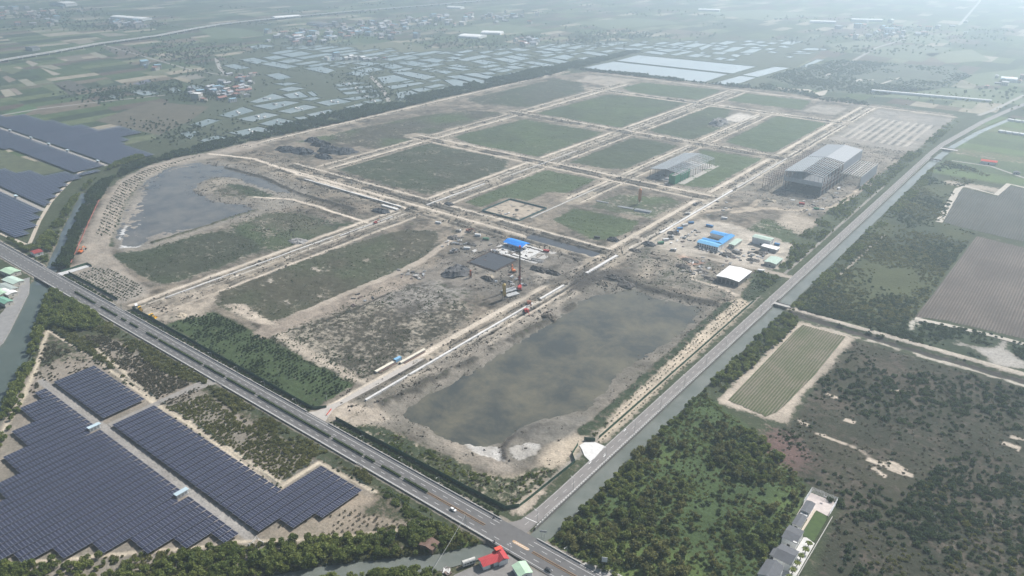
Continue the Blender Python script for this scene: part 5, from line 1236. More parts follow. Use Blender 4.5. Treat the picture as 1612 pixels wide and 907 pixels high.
for i in range(46): m.bar((FW - .4, i * 4.0, 0), (FW - .4, i * 4.0, 14), .35)
tag(m.build('side_post', RUST, fx), kind='stuff')
MB().box(0, FW, 0, FL, -.4, .25).build('floor_slab', plain('dark_earth_floor', (.10, .09, .08), .9, .25, 6), fx)  # floor in a dark earth tone
# annex
ax = empty('steel_frame_annex', (-288, 1140, 0), 0, 'lower open steel frame annex on the canal side of factory', 'factory annex')
for i in range(8): MB().bar((0.4, i * 12.3, -.4), (.4, i * 12.3, 16), .6).bar((27.5, i * 12.3, -.4), (27.5, i * 12.3, 16), .6).bar((0, i * 12.3, 16.3), (28, i * 12.3, 15.7), .5, .8).build('portal_frame', CONC, ax)
m = MB()
for k in range(9): m.bar((k * 3.5, 0, 16.9), (k * 3.5, 86.5, 16.9), .55)
tag(m.build('purlin', CONCW, ax), kind='stuff'); MB().bar((14, 0, 17.1), (14, 86, 17.1), .9).build('ridge_beam', CONCW, ax)
MB().box(28, 28.25, 0, 86.5, .5, 16).build('wall_sheet', plain('grey_wall_sheet', (.30, .32, .35), .6, .12, 6), ax)
# pipe rack along the other side
rk = empty('pipe_rack', (-367, 1046, 0), 0, 'long open steel pipe rack beside the factory towards the track', 'pipe rack')
for i in range(22):
    MB().bar((.3, i * 10, -.4), (.3, i * 10, 18), .5).bar((9.5, i * 10, -.4), (9.5, i * 10, 18), .5).bar((0, i * 10, 17.5), (10, i * 10, 17.5), .4).bar((0, i * 10, 11), (10, i * 10, 11), .4).build('rack_frame', RUST, rk)
m = MB()
for xk in (.3, 3, 6.5, 9.5): m.bar((xk, 0, 18), (xk, 210, 18), .3); m.bar((xk, 0, 11.3), (xk, 210, 11.3), .3)
tag(m.build('runner_beam', RUST, rk), kind='stuff')
# second hall with the green scaffold box
h2 = empty('steel_frame_hall', (-525, 1005, 0), 0, 'steel frame hall with purlin roof among green plots', 'hall')
HW, HL, HE, HA = 51.0, 114.0, 11.5, 15.0
def hz2(x): return HE + (HA - HE) * (1 - abs(x - HW / 2) / (HW / 2))
for i in range(15):
    y = i * HL / 14
    MB().bar((.3, y, -.4), (.3, y, HE), .5).bar((HW - .3, y, -.4), (HW - .3, y, HE), .5).bar((0, y, HE), (HW / 2, y, HA), .4, .7).bar((HW / 2, y, HA), (HW, y, HE), .4, .7).bar((HW / 2, y, -.4), (HW / 2, y, HA), .35).build('portal_frame', RUST if i % 3 == 0 else GALV, h2)
m = MB()
for k in range(26): m.bar((k * 2.04, 0, hz2(k * 2.04) + .75), (k * 2.04, HL, hz2(k * 2.04) + .75), .34)
tag(m.build('purlin', plain('pale_galvanised', (.48, .51, .53), .5, .1, 3), h2), kind='stuff')
MB().slab([(0, 0, HE + .45), (HW / 2, 0, HA + .45), (HW / 2, HL, HA + .45), (0, HL, HE + .45)], .05).build('roof_net', plain('pale_roof_net', (.20, .22, .23), .7, .3, 3), h2)
MB().box(-1, HW + 8, -6, HL + 3, -.4, .2).build('floor_slab', plain('pale_floor_slab', (.33, .31, .28), .9, .15, 8), h2)
sc = empty('scaffold_box', (-481, 1014, 0), 0, 'green netted scaffold block at the corner of steel frame hall', 'scaffold')
GNET = plain('green_scaffold_net', (.03, .19, .09), .8, .22, 3)
for (a, b, c, d) in ((-5, 5, -24, -23.7), (-5, 5, 23.7, 24), (-5, -4.7, -24, 24), (4.7, 5, -24, 24)): MB().box(a, b, c, d, -.3, 13).build('net_side', GNET, sc)
for k in range(5): MB().box(-4.6, 4.6, -22 + k * 10, -14 + k * 10, 11.2, 11.5).build('work_deck', CONC if k % 2 else CONCD, sc)

# ------------------------------------------------------------------ grey roofed villas in the walled garden
def villa(x0, x1, y0, y1, h, rise, label, windows=2, ridge='x'):
    return house(((x0 + x1) / 2, (y0 + y1) / 2, 0), 0, x1 - x0, y1 - y0, h, rise, label, R_GREY, WHITE, 'grey roofed villas', 'villa', 'villa', windows=windows, ridge=ridge, over=.45)
villa(-90, -85, 411.5, 422.5, 3.2, .6, 'smallest grey roofed villa next to the fenced court', 2, 'y')
villa(-90, -85, 396, 407, 3.2, .6, 'second grey roofed villa from the fenced court', 2, 'y')
tag(MB().box(-89.6, -85.2, 407.8, 410.7, 0, 2.4).build('garden_shed', CONCW), 'white flat roofed link between the two small villas', 'shed')
v3 = villa(-90, -81.5, 378, 390.5, 5.6, .9, 'two storey grey villa with a cut out roof terrace', 3)
MB().box(2.2, 4.4, -6.6, -1.5, 5.0, 5.9).build('terrace', CONCW, v3)
villa(-88, -78, 358.5, 371.5, 6.0, 1.6, 'two storey villa with a light grey double pitched roof', 2)
villa(-91, -88.4, 362, 372, 3.0, .4, 'narrow grey annex beside the double pitched villa', 1, 'y')
villa(-90, -80.5, 340, 354, 6.2, 2.0, 'hip shouldered grey villa cut by the lower edge', 2, 'y')
slab('court_pavement', [(-91.5, 409), (-91.5, 436), (-75, 436), (-75, 420), (-83, 421), (-84, 409)], -.3, .12, plain('pinkish_paving', (.50, .44, .41), .85, .18, 3), 'pinkish paved court at the end of the villa garden')
slab('villa_path', [(-84.6, 395), (-83.2, 395), (-83.2, 421), (-84.6, 421)], -.3, .14, plain('cream_path', (.50, .44, .36), .9, .1, 2), 'narrow cream path beside the two small villas')
slab('garden_pavement', [(-81.2, 340), (-73.6, 340), (-74, 391), (-79.5, 393), (-81.2, 392)], -.3, .12, CONCW, 'white garden terrace under the row of palms')
tag(MB().prism([(-83, 394), (-75, 392), (-75.2, 419.5), (-83, 420.5)], -.3, .1).build('lawn', plain('garden_lawn', (.060, .095, .030), .95, .3, 3)), 'green lawn between the villas and garden wall', kind='structure')
gw = empty('garden_wall', (-72.8, 340, 0), 0, 'pale garden wall along the villas', 'wall')
MB().box(-.15, .15, 0, 80, -.4, 1.4).build('wall', CONCD, gw); MB().box(-.2, .2, 0, 80, 1.4, 1.5).build('coping', CONC, gw)
cf = empty('court_fence', (-91.5, 421, 0), 0, 'tall steel fence round three sides of the paved court', 'fence')
for a, b in (((0, 0), (0, 15.5)), ((0, 15.5), (16.6, 15.5)), ((16.6, 15.5), (16.6, 0))):
    L = math.hypot(b[0] - a[0], b[1] - a[1]); n = int(L / 2.6)
    for i in range(n + 1):
        p = lerp2(a, b, i / n); MB().bar((p[0], p[1], -.2), (p[0], p[1], 4.2), .12).build('post', STEEL, cf)
    for z in (.6, 1.6, 2.6, 3.4, 4.2): MB().bar((*a, z), (*b, z), .10).build('rail', STEEL, cf)
hoop = empty('basketball_hoop', (-82, 434, .12), 0, 'white basketball hoop at the end of the paved court', 'hoop')
MB().bar((0, 0, 0), (0, 0, 3.2), .16).bar((0, 0, 3.2), (0, -1.0, 3.5), .12).build('post', STEEL, hoop); MB().box(-.9, .9, -1.1, -1.02, 2.9, 4.0).build('backboard', WHITE, hoop); MB().cyl((0, -1.35), .25, 3.02, 3.08, 10).build('ring', plain('hoop_orange', (.6, .15, .04), .5, .1, 1), hoop)
# palms beside the villas
def palm(loc, label, r):
    t = empty('palm_tree', loc, r.uniform(0, 6), label, 'palm', 'palms in the villa garden')
    h = r.uniform(2.4, 3.0)
    MB().cyl((0, 0), .28, -.1, h, 7, .18).build('trunk', BARK, t)
    for k in range(13):
        a = k * 6.283 / 13 + r.uniform(-.2, .2); L = r.uniform(2.0, 2.7); m = MB(); pts = []
        for s in range(5):
            u = s / 4; pts.append((math.cos(a) * L * u, math.sin(a) * L * u, h + .9 * math.sin(u * 2.6) * (1 - .35 * u) - u * u * .5))
        wv = [.12, .5, .6, .45, .05]; nx, ny = -math.sin(a), math.cos(a); v = []
        for (x_, y_, z_), w in zip(pts, wv): v += [(x_ - nx * w, y_ - ny * w, z_ - .12), (x_, y_, z_), (x_ + nx * w, y_ + ny * w, z_ - .12)]
        m.add(v, [q for s in range(4) for q in ((3 * s, 3 * s + 1, 3 * s + 4, 3 * s + 3), (3 * s + 1, 3 * s + 2, 3 * s + 5, 3 * s + 4))]); m.build('frond', LEAF, t)
pr = random.Random(8)
for i, y in enumerate((386.5, 379.8, 373, 366.2, 359.4, 352.5, 346)):
    palm((-76.2 + pr.uniform(-.3, .3), y, .12), 'bushy palm beside the villas, %s from the lawn' % ('first', 'second', 'third', 'fourth', 'fifth', 'sixth', 'seventh')[i], pr)

# ------------------------------------------------------------------ houses by the highway crossing and the river
rh = empty('roadside_house', (*g(771, 888), .2), 1.13, 'red roofed roadside house at the highway crossing', 'house')
house(None, 0, 9.5, 5.6, 3.0, 1.2, None, R_RED, WHITE, parent=rh, ridge='x', windows=1)
sub = [('wall', MB().box(3.6, 8.6, -3.8, 3.4, -.3, 3.2), WHITE)]
for n_, m_, mt in sub: m_.build(n_, mt, rh)
for s, e in ((-1, 3.0), (1, 9.2)): MB().slab([(6.1, -4.3, 4.9), (6.1, 3.9, 4.9), (e, 3.9, 3.2), (e, -4.3, 3.2)], .14).build('roof', R_RED, rh)
MB().slab([(4.6, 1.8, 5.3), (8.4, 1.8, 5.6), (8.4, 4.8, 5.0), (4.6, 4.8, 4.7)], .16).build('roof', R_RED2, rh)
rh.scale = (1.15, 1.15, 1.1)
house((*g(822, 903), .2), 1.1, 8, 9, 3.4, 1.2, 'mint green roofed house cut by the lower frame edge', R_MINT, WHITE, name='roadside_house', windows=1)
bus = empty('parked_trailer', (*g(738, 889), .2), 1.1, 'old white trailer parked beside the red roofed house', 'trailer')
MB().box(-4, 4, -1.25, 1.25, .7, 3.1).build('body', plain('old_white_paint', (.55, .54, .50), .6, .25, 1), bus)
MB().hcyl((-4, 0, 2.75), (4, 0, 2.75), 1.28, 12).build('roof', plain('old_white_paint', (.55, .54, .50), .6, .25, 1), bus)
for sx in (-2.6, 2.6):
    for sy in (-1.1, 1.1): MB().hcyl((sx, sy - .15, .5), (sx, sy + .15, .5), .5, 12).build('wheel', DARKST, bus)
for k in range(4): MB().box(-3.2 + k * 1.7, -2.0 + k * 1.7, -1.32, -1.24, 1.7, 2.5).build('window', GLASS, bus)
house((*g(676, 862), 0), .15, 9, 7, 3.2, 1.2, 'rusty roofed old hut among the trees by the stream', roofm('rusty_roof_sheet', (.16, .105, .085)), plain('weathered_boards', (.12, .09, .07), .9, .25, 1), cat='hut', name='old_hut', windows=1)
house((-926, 300, 0), 0, 12, 9, 4.0, 1.2, 'red roofed hut beside the creek bridge', roofm('dark_red_roof', (.24, .05, .05)), WHITE, cat='hut', name='creek_hut', windows=1)
sheds = [((18, 432), 20, 11, R_MINT, 'mint roofed river shed nearest the highway'), ((22, 447), 22, 11, R_GREEN, 'pale green river shed, second from the highway'), ((12, 458), 24, 10, roofm('grey_green_roof', (.30, .34, .32)), 'grey green river shed with weathered roof'), ((14, 465), 18, 9, R_WHITE, 'white roofed river shed on the quay'), ((2, 466), 16, 12, R_MINT, 'mint roofed river shed at the frame edge'), ((8, 479), 18, 8, roofm('deep_green_roof', (.17, .33, .25)), 'deep green river shed farthest from the highway')]
for (p, w, l, r_, lab) in sheds: house((*g(*p), .2), .12, w, l, 4.2, 1.0, lab, r_, W_CREAM, 'sheds on the river quay', 'shed', 'quay_shed', ridge='x', windows=1)

# ------------------------------------------------------------------ crop fields with furrows (ridges are real corrugations of the sheet)
def furrow_field(name, poly, label, c1, c2, pitch=1.9, mix=.5, patch=20.0, amp=.18, z=.25):
    m, N, L, b = nt(name + '_soil')
    geo = N.new('ShaderNodeNewGeometry'); sx_ = N.new('ShaderNodeSeparateXYZ'); L.new(geo.outputs['Position'], sx_.inputs[0])
    nz = N.new('ShaderNodeTexNoise'); nz.inputs['Scale'].default_value = 1 / patch; nz.inputs['Detail'].default_value = 5; nz.inputs['Roughness'].default_value = .65; L.new(geo.outputs['Position'], nz.inputs['Vector'])
    h = N.new('ShaderNodeMapRange'); h.inputs[1].default_value = z - amp * .6; h.inputs[2].default_value = z + amp * .6; L.new(sx_.outputs['Z'], h.inputs[0])
    ad = N.new('ShaderNodeMath'); ad.operation = 'MULTIPLY_ADD'; ad.inputs[1].default_value = 2.6; ad.inputs[2].default_value = -1.3 + (mix - .5) * 1.6; L.new(nz.outputs['Fac'], ad.inputs[0])
    su = N.new('ShaderNodeMath'); su.operation = 'ADD'; su.use_clamp = True; L.new(h.outputs[0], su.inputs[0]); L.new(ad.outputs[0], su.inputs[1])
    mx = N.new('ShaderNodeMix'); mx.data_type = 'RGBA'; mx.inputs[6].default_value = (*c1, 1); mx.inputs[7].default_value = (*c2, 1); L.new(su.outputs[0], mx.inputs[0])
    n2 = N.new('ShaderNodeTexNoise'); n2.inputs['Scale'].default_value = .9; n2.inputs['Detail'].default_value = 3; L.new(geo.outputs['Position'], n2.inputs['Vector'])
    mr = N.new('ShaderNodeMapRange'); mr.inputs[1].default_value = .3; mr.inputs[2].default_value = .7; mr.inputs[3].default_value = .75; mr.inputs[4].default_value = 1.25; L.new(n2.outputs['Fac'], mr.inputs[0])
    vm = N.new('ShaderNodeVectorMath'); vm.operation = 'SCALE'; L.new(mx.outputs[2], vm.inputs[0]); L.new(mr.outputs[0], vm.inputs['Scale'])
    L.new(vm.outputs[0], b.inputs['Base Color']); b.inputs['Roughness'].default_value = .95; b.inputs['Specular IOR Level'].default_value = .1
    P = np.array(poly); x0, x1 = P[:, 0].min(), P[:, 0].max(); mb = MB(); v, f = [], []
    x = x0; k = 0
    while x < x1:
        ylist = []
        for i in range(len(poly)):
            (xa, ya), (xb, yb) = poly[i], poly[(i + 1) % len(poly)]
            if (xa > x) != (xb > x): ylist.append(ya + (yb - ya) * (x - xa) / (xb - xa))
        if len(ylist) >= 2:
            v += [(x, min(ylist) + random.uniform(-.8, .8), z + (amp if k % 2 else -amp)), (x, max(ylist) + random.uniform(-.8, .8), z + (amp if k % 2 else -amp))]
            if len(v) >= 4: n = len(v); f.append((n - 4, n - 2, n - 1, n - 3))
        x += pitch / 2; k += 1
    return tag(mb.add(v, f).build(name, m), label, kind='structure')
furrow_field('crop_field', G([(1262, 511), (1332, 531), (1288, 585), (1226, 648), (1206, 656), (1146, 630), (1180, 595), (1225, 548)]), 'striped field of crop rows bordered by pale sand', (.20, .170, .138), (.075, .092, .044), 2.3, .58, 26)
furrow_field('brown_field', G([(1537, 372), (1660, 402), (1660, 545), (1490, 505), (1440, 498), (1458, 478)]), 'large ploughed brown field at the frame side', (.165, .14, .12), (.092, .078, .068), 2.6, .62, 50)
furrow_field('grey_field', G([(1485, 349), (1511, 300), (1520, 297), (1569, 310), (1589, 293), (1660, 306), (1660, 392), (1505, 356)]), 'grey green ploughed field behind the dark thicket', (.11, .107, .097), (.068, .07, .06), 2.8, .6, 50)
ribbon('sand_path', G([(1478, 350), (1508, 298), (1518, 293), (1568, 307), (1588, 290), (1640, 302)]), 8, .32, plain('pale_field_path', (.40, .365, .315), .95, .2, 4), 'pale sand path round the grey green field')
ribbon('sand_path', G([(1440, 502), (1490, 512), (1560, 528), (1640, 550)]), 6, .3, plain('pale_field_path', (.40, .365, .315), .95, .2, 4), 'pale sand path along the foot of the brown field')

# ------------------------------------------------------------------ white box culverts laid along the tracks
def culvert(axis, c, a, b, label, w=2.1, h=1.4, mat=None, gaps=()):
    t = empty('box_culvert', (c, a, 0) if axis == 'Y' else (a, c, 0), 0, label, 'culvert', 'white concrete culverts')
    L = b - a; n = max(2, int(L / 16)); r = random.Random(int(abs(c) + a))
    for i in range(n):
        if i in gaps: continue
        p, q = i * L / n + .12, (i + 1) * L / n - .12; dz = r.uniform(-.06, .06)
        m = MB()
        if axis == 'Y': m.box(-w / 2, w / 2, p, q, -.6, h + dz)
        else: m.box(p, q, -w / 2, w / 2, -.6, h + dz)
        m.build('culvert_segment', mat or CONCW, t)
culvert('Y', -404.3, 328, 548, 'longest white culvert beside the large grey pond')
culvert('Y', -404.0, 560, 602, 'short white culvert past the two red excavators')
culvert('Y', -402.3, 642, 706, 'white culvert with rough openings near the dark spoil', 3.4, gaps=())
culvert('Y', -703, 330, 545, 'thin white culvert along the dark green plot', 1.5, 1.0)
culvert('Y', -699, 552, 640, 'thin white culvert before the track crossing', 1.5, 1.0)
culvert('X', 673, -920, -716, 'white culvert from the dry pond to the crossing', 2.4, 1.4)
culvert('X', 662, -742, -712, 'broad white culvert mouth at the crossing', 4.2, 1.8)
culvert('Y', -696, 700, 822, 'white culvert beyond the crossing beside green plot', 2.2, 1.2)
culvert('Y', -398, 800, 1015, 'white culvert along the track towards the factory', 2.8, .9)
culvert('Y', -692, 880, 1060, 'pale culvert along the corridor of the square plot', 2.0, .9, CONC)
culvert('Y', -555, 745, 900, 'pale culvert behind the walled excavation', 2.4, .9, CONC)
culvert('Y', -398, 1030, 1230, 'pale culvert passing the big factory', 2.8, .9, CONC)

# ------------------------------------------------------------------ excavations, tarpaulin, heaps
def pit(x0, x1, y0, y1, label, wallmat, h=2.2, name='excavation_wall', n=8):
    t = empty(name, ((x0 + x1) / 2, (y0 + y1) / 2, 0), 0, label, 'retaining wall'); a, b = (x1 - x0) / 2, (y1 - y0) / 2
    for (p, q) in (((-a, -b), (a, -b)), ((a, -b), (a, b)), ((a, b), (-a, b)), ((-a, b), (-a, -b))):
        for i in range(n):
            c0, c1 = lerp2(p, q, i / n), lerp2(p, q, (i + 1) / n)
            MB().obox(((c0[0] + c1[0]) / 2, (c0[1] + c1[1]) / 2, h / 2 - .2), (math.hypot(c1[0] - c0[0], c1[1] - c0[1]) - .08, .3, h + .4), math.atan2(c1[1] - c0[1], c1[0] - c0[0])).build('wall_panel', wallmat, t)
    return t
TEAL = plain('teal_sheet_pile', (.05, .12, .12), .6, .2, 3)
pit(-622, -560, 728, 788, 'dark teal walled excavation by the green plot', TEAL)
slab('excavation_ground', [(-621, 729), (-561, 729), (-561, 787), (-621, 787)], -.6, .16, plain('excavated_sand', (.30, .255, .20), .95, .3, 7), 'sandy floor inside the teal walled excavation')
pit(-524, -483, 586, 626, 'low steel wall round the black covered pit', RUST, 1.2)
tag(MB().prism([(-522, 588), (-485, 588), (-485, 624), (-522, 624)], -.6, .75).build('tarpaulin', plain('black_tarpaulin', (.045, .048, .055), .45, .35, 3, .15)), 'black tarpaulin stretched over the square pit', 'tarpaulin')
slab('yard_pavement', [(-528, 630), (-478, 630), (-478, 668), (-528, 672)], -.4, .2, CONCW, 'white concrete slab under the vivid blue shed')
slab('yard_pavement', [(-477, 630), (-462, 630), (-462, 672), (-477, 672)], -.4, .2, CONC, 'pale concrete slab beside the red site machines')
pit(-500, -470, 634, 664, 'low steel wall on the white slab beside blue shed', RUST, 1.0)
def heap(cx, cy, rx, ry, h, label, mat, flat=.5, name='spoil_heap', seed=1, cat='heap', group=None):
    r = random.Random(seed); n, v, f = 22, [], []
    rings = [1.0, .86, .7, flat, flat * .6]; zs = [-.4, .25 * h, .7 * h, h, h * 1.02]
    for k, (q, z) in enumerate(zip(rings, zs)):
        for i in range(n):
            a = i * 6.2832 / n; ja = 1 + r.uniform(-.2, .2)
            # rounded rectangle
            c, s = math.cos(a), math.sin(a); e = (abs(c) ** 3 + abs(s) ** 3) ** (-1 / 3)
            v.append((c * e * rx * q * ja, s * e * ry * q * ja, z + (r.uniform(-.3, .25) * h if k > 1 else 0)))
    for k in range(len(rings) - 1):
        for i in range(n): f.append((k * n + i, k * n + (i + 1) % n, (k + 1) * n + (i + 1) % n, (k + 1) * n + i))
    v.append((0, 0, h)); L = (len(rings) - 1) * n
    for i in range(n): f.append((L + i, L + (i + 1) % n, len(v) - 1))
    o = MB().add(v, f).build(name, mat); o.location = (cx, cy, H(cx, cy) if abs(cx) < 1330 else 0)
    return tag(o, label, cat, group)
GRAVEL = plain('dark_gravel', (.095, .095, .098), .95, .3, 1.5, .2)
GRAVEL2 = plain('grey_gravel', (.19, .185, .18), .95, .3, 1.5, .2)
BLACKR = plain('black_rock', (.045, .05, .058), .9, .5, 2.5, .5)
SPOIL = plain('brown_spoil', (.15, .13, .105), .95, .35, 2, .3)
SANDH = plain('sand_heap', (.38, .325, .25), .95, .2, 2, .2)
heap(-515, 558, 13, 16, 5.5, 'flat topped dark gravel stockpile beside the covered pit', GRAVEL, .62, 'gravel_stockpile', 2)
heap(-588, 1388, 15, 24, 7, 'flat topped grey stockpile in the corner of green plot', GRAVEL2, .6, 'gravel_stockpile', 3)
for i, (p, a, b, h) in enumerate((((452, 236), 22, 16, 5), ((478, 240), 26, 14, 6), ((505, 228), 20, 14, 6), ((522, 238), 24, 18, 7), ((545, 240), 16, 18, 6), ((510, 248), 18, 10, 5), ((492, 222), 14, 12, 5))):
    heap(*g(*p), a, b, h, 'black rock heap, %s of the cluster under the tree belt' % ('first', 'second', 'third', 'fourth', 'fifth', 'sixth', 'seventh')[i], BLACKR, .45, 'rock_heap', 10 + i, group='black rock heaps')
for i, (p, a, b, h, mt, lab) in enumerate((
    ((600, 333), 14, 8, 3, BLACKR, 'oval black heap near the track crossing'), ((707, 322), 8, 5, 2.5, GRAVEL, 'dark heap at the crossing of the main tracks'), ((965, 378), 8, 6, 3, BLACKR, 'dark heap at the tip of lush green plot'), ((1022, 385), 9, 6, 3, GRAVEL, 'dark gravel heap beside the service yard track'),
    ((950, 448), 9, 7, 2.5, SPOIL, 'brown spoil heap at the head of grey pond'), ((865, 500), 8, 5, 2, SPOIL, 'brown spoil heap behind the red excavators'), ((970, 440), 14, 8, 2.5, plain('black_mud', (.06, .055, .05), .8, .3, 2, .3), 'black mud bank pushed into the grey pond'),
    ((985, 448), 10, 8, 2, plain('black_mud', (.06, .055, .05), .8, .3, 2, .3), 'black mud tongue at the head of grey pond'), ((848, 425), 12, 6, 3, plain('black_mud', (.06, .055, .05), .8, .3, 2, .3), 'black mud ridge beside the drilling rig'), ((870, 430), 10, 5, 2.5, plain('black_mud', (.06, .055, .05), .8, .3, 2, .3), 'black mud ridge below the pale slurry'),
    ((768, 440), 9, 4, 2.5, plain('black_mud', (.06, .055, .05), .8, .3, 2, .3), 'black mud ridge beside the covered pit'), ((1040, 405), 14, 9, 2, SPOIL, 'weedy spoil heap in the loop of the yard tracks'), ((1210, 316), 10, 6, 2.5, SANDH, 'sand heap in front of the factory'), ((770, 435), 6, 4, 1.8, SANDH, 'sand heap beside the rig platform'),
    ((470, 380), 12, 9, 2.2, plain('white_gravel', (.30, .29, .28), .9, .4, 1.2, .2), 'pale gravel heap on the patchy green plot'), ((1245, 300), 9, 7, 2, GRAVEL2, 'grey heap beside the factory yard track'), ((255, 508), 5, 4, 1.5, SPOIL, 'low brown mound near the yellow loaders'), ((285, 497), 7, 5, 1.2, SANDH, 'low pale sand mound near the yellow loaders'))):
    heap(*g(*p), a, b, h, lab, mt, .4, 'spoil_heap', 40 + i)
# long dark trench with water
slab('trench_water', [(-523, 688), (-423, 688), (-423, 708), (-523, 708)], -3.5, -1.9, water('trench_water', (.045, .05, .058), (.07, .072, .075), 20), 'long dark water filled trench behind the blue shed')
# stacked pipes and beams
def stack(loc, rz, n, L, d, label, mat, group, name='pipe_stack', rows=1, cat='pipes'):
    t = empty(name, loc, rz, label, cat, group)
    for k in range(rows):
        for i in range(n - k):
            y = (i - (n - 1) / 2 + k / 2) * d * 1.04
            MB().hcyl((-L / 2, y, d / 2 + k * d * .87), (L / 2, y, d / 2 + k * d * .87), d / 2, 8).build('pipe', mat, t)
PIPE = plain('grey_pipe', (.44, .45, .45), .6, .12, 2)
stack(at(802, 458), 1.25, 5, 16, 1.5, 'grey pipe bundle beside the yellow silo', PIPE, 'stacked pipes')
stack(at(806, 465), 1.25, 4, 14, 1.5, 'shorter grey pipe bundle next to the rig', PIPE, 'stacked pipes')
stack(at(985, 327), .15, 4, 22, 1.2, 'thin pipe bundle on the half bare plot', PIPE, 'stacked pipes')
stack(at(1012, 333), .15, 6, 22, 1.3, 'wide pipe bundle near the orange silo', PIPE, 'stacked pipes', rows=2)
stack(at(948, 318), .15, 3, 18, 1.1, 'narrow pipe bundle beside the slim mast', PIPE, 'stacked pipes')
# silos
def silo(loc, h, r, label, mat):
    t = empty('storage_silo', loc, 0, label, 'silo')
    MB().cyl((0, 0), r, h * .28, h * .93, 14).build('tank', mat, t); MB().cyl((0, 0), r, h * .93, h, 14, r * .25).build('cap', mat, t); MB().cyl((0, 0), r * .2, h * .12, h * .28, 14, r).build('hopper', mat, t)
    for a in (0.8, 2.37, 3.94, 5.5): MB().bar((math.cos(a) * r, math.sin(a) * r, -.2), (math.cos(a) * r, math.sin(a) * r, h * .35), .3).build('leg', DARKST, t)
    MB().bar((r + .2, 0, 0), (r + .2, 0, h), .35, .12).build('ladder', STEEL, t)
silo(at(794, 471), 17, 1.9, 'yellow cement silo beside the pale haul track', plain('yellow_silo', (.50, .36, .12), .5, .12, 2))
silo(at(1006.5, 321), 22, 2.3, 'orange cement silo on the half bare plot', plain('orange_silo', (.56, .25, .12), .5, .12, 2))
silo(at(741, 437), 9, 1.2, 'small orange silo near the gravel stockpile', plain('rust_orange_silo', (.45, .14, .07), .5, .12, 2))
# drilling rig
MRED, MORG, MYEL, MBLU = [plain(n, c, .45, .15, 1) for n, c in (('machine_red', (.42, .05, .045)), ('machine_orange', (.60, .16, .04)), ('machine_yellow', (.68, .40, .04)), ('machine_blue', (.08, .25, .5)))]
rig = empty('drilling_rig', at(818, 455), 2.2, 'tall red drilling rig with a dark lattice mast in the yard', 'drilling rig')
for s in (-1, 1): MB().box(-4, 4, s * 2.2 - .5, s * 2.2 + .5, 0, 1.3).build('crawler', DARKST, rig)
MB().box(-4.5, 2.5, -1.9, 1.9, 1.3, 3.8).build('engine_house', MRED, rig); MB().box(1.2, 3.4, .7, 2.1, 1.6, 4.2).build('cab', GLASS, rig)
m = MB()
for a, b in ((-.6, -.6), (.6, -.6), (.6, .6), (-.6, .6)): m.bar((4.6 + a, b, .5), (4.6 + a, b, 44), .22)
for k in range(28):
    z = 1.5 + k * 1.52; m.bar((4.0, -.6, z), (5.2, -.6, z + 1.5), .13); m.bar((4.0, .6, z), (5.2, .6, z + 1.5), .13); m.bar((4.0, -.6, z), (4.0, .6, z + 1.5), .13); m.bar((5.2, -.6, z + 1.5), (5.2, .6, z), .13)
m.build('mast', plain('dark_mast', (.07, .05, .05), .5, .2, 2), rig); MB().box(3.7, 6.0, -1, 1, 43.5, 46).build('mast_head', MRED, rig); MB().box(4.0, 5.6, -.9, .9, 9, 12).build('drill_drive', MRED, rig)
MB().hcyl((4.6, 0, 0), (4.6, 0, 40), .38, 8).build('drill_string', DARKST, rig); MB().bar((-3, 1.2, 3.8), (4.2, .7, 26), .22).bar((-3, -1.2, 3.8), (4.2, -.7, 26), .22).build('back_stay', MRED, rig)
# excavators
def excavator(loc, rz, label, mat, sc=1.0, boom=.75, reach=1.0):
    t = empty('excavator', loc, rz, label, 'excavator', 'excavators'); t.scale = (sc, sc, sc)
    for s in (-1, 1): MB().add([(-2.1, s * 1.2 - .3, .25), (-1.7, s * 1.2 - .3, 0), (1.7, s * 1.2 - .3, 0), (2.1, s * 1.2 - .3, .25), (1.8, s * 1.2 - .3, .85), (-1.8, s * 1.2 - .3, .85), (-2.1, s * 1.2 + .3, .25), (-1.7, s * 1.2 + .3, 0), (1.7, s * 1.2 + .3, 0), (2.1, s * 1.2 + .3, .25), (1.8, s * 1.2 + .3, .85), (-1.8, s * 1.2 + .3, .85)], [(5, 4, 3, 2, 1, 0), (6, 7, 8, 9, 10, 11)] + [(i, (i + 1) % 6, 6 + (i + 1) % 6, 6 + i) for i in range(6)]).build('crawler', DARKST, t)
    MB().box(-2.6, 1.3, -1.35, 1.35, 1.0, 1.7).box(-2.7, -.6, -1.3, 1.3, 1.7, 2.4).build('upper_body', mat, t)
    cab = MB().box(-.4, 1.3, .35, 1.3, 1.7, 3.1).build('cab', mat, t); MB().box(-.2, 1.34, .31, 1.34, 2.1, 2.9).build('pane', GLASS, cab)
    e = (1.0 + 3.6 * reach, -.3, 1.4 + 3.6 * boom); k = (e[0] + 2.4 * reach, -.3, e[2] - 2.6)
    MB().bar((1.0, -.3, 1.5), (2.6 * reach, -.3, 4.2 * boom + .8), .5, .6).bar((2.6 * reach, -.3, 4.2 * boom + .8), e, .4, .5).build('boom', mat, t); MB().bar(e, k, .35, .42).build('stick', mat, t)
    MB().add([(k[0] - .2, -.95, k[2]), (k[0] + .5, -.95, k[2] - .1), (k[0] + .1, -.95, k[2] - 1.1), (k[0] - .8, -.95, k[2] - .9), (k[0] - .2, .35, k[2]), (k[0] + .5, .35, k[2] - .1), (k[0] + .1, .35, k[2] - 1.1), (k[0] - .8, .35, k[2] - .9)], [(3, 2, 1, 0), (4, 5, 6, 7), (0, 1, 5, 4), (1, 2, 6, 5), (2, 3, 7, 6), (3, 0, 4, 7)]).build('bucket', DARKST, t)
excavator(at(829, 491), -.6, 'red excavator at the end of the longest white culvert', MRED, 1.35)
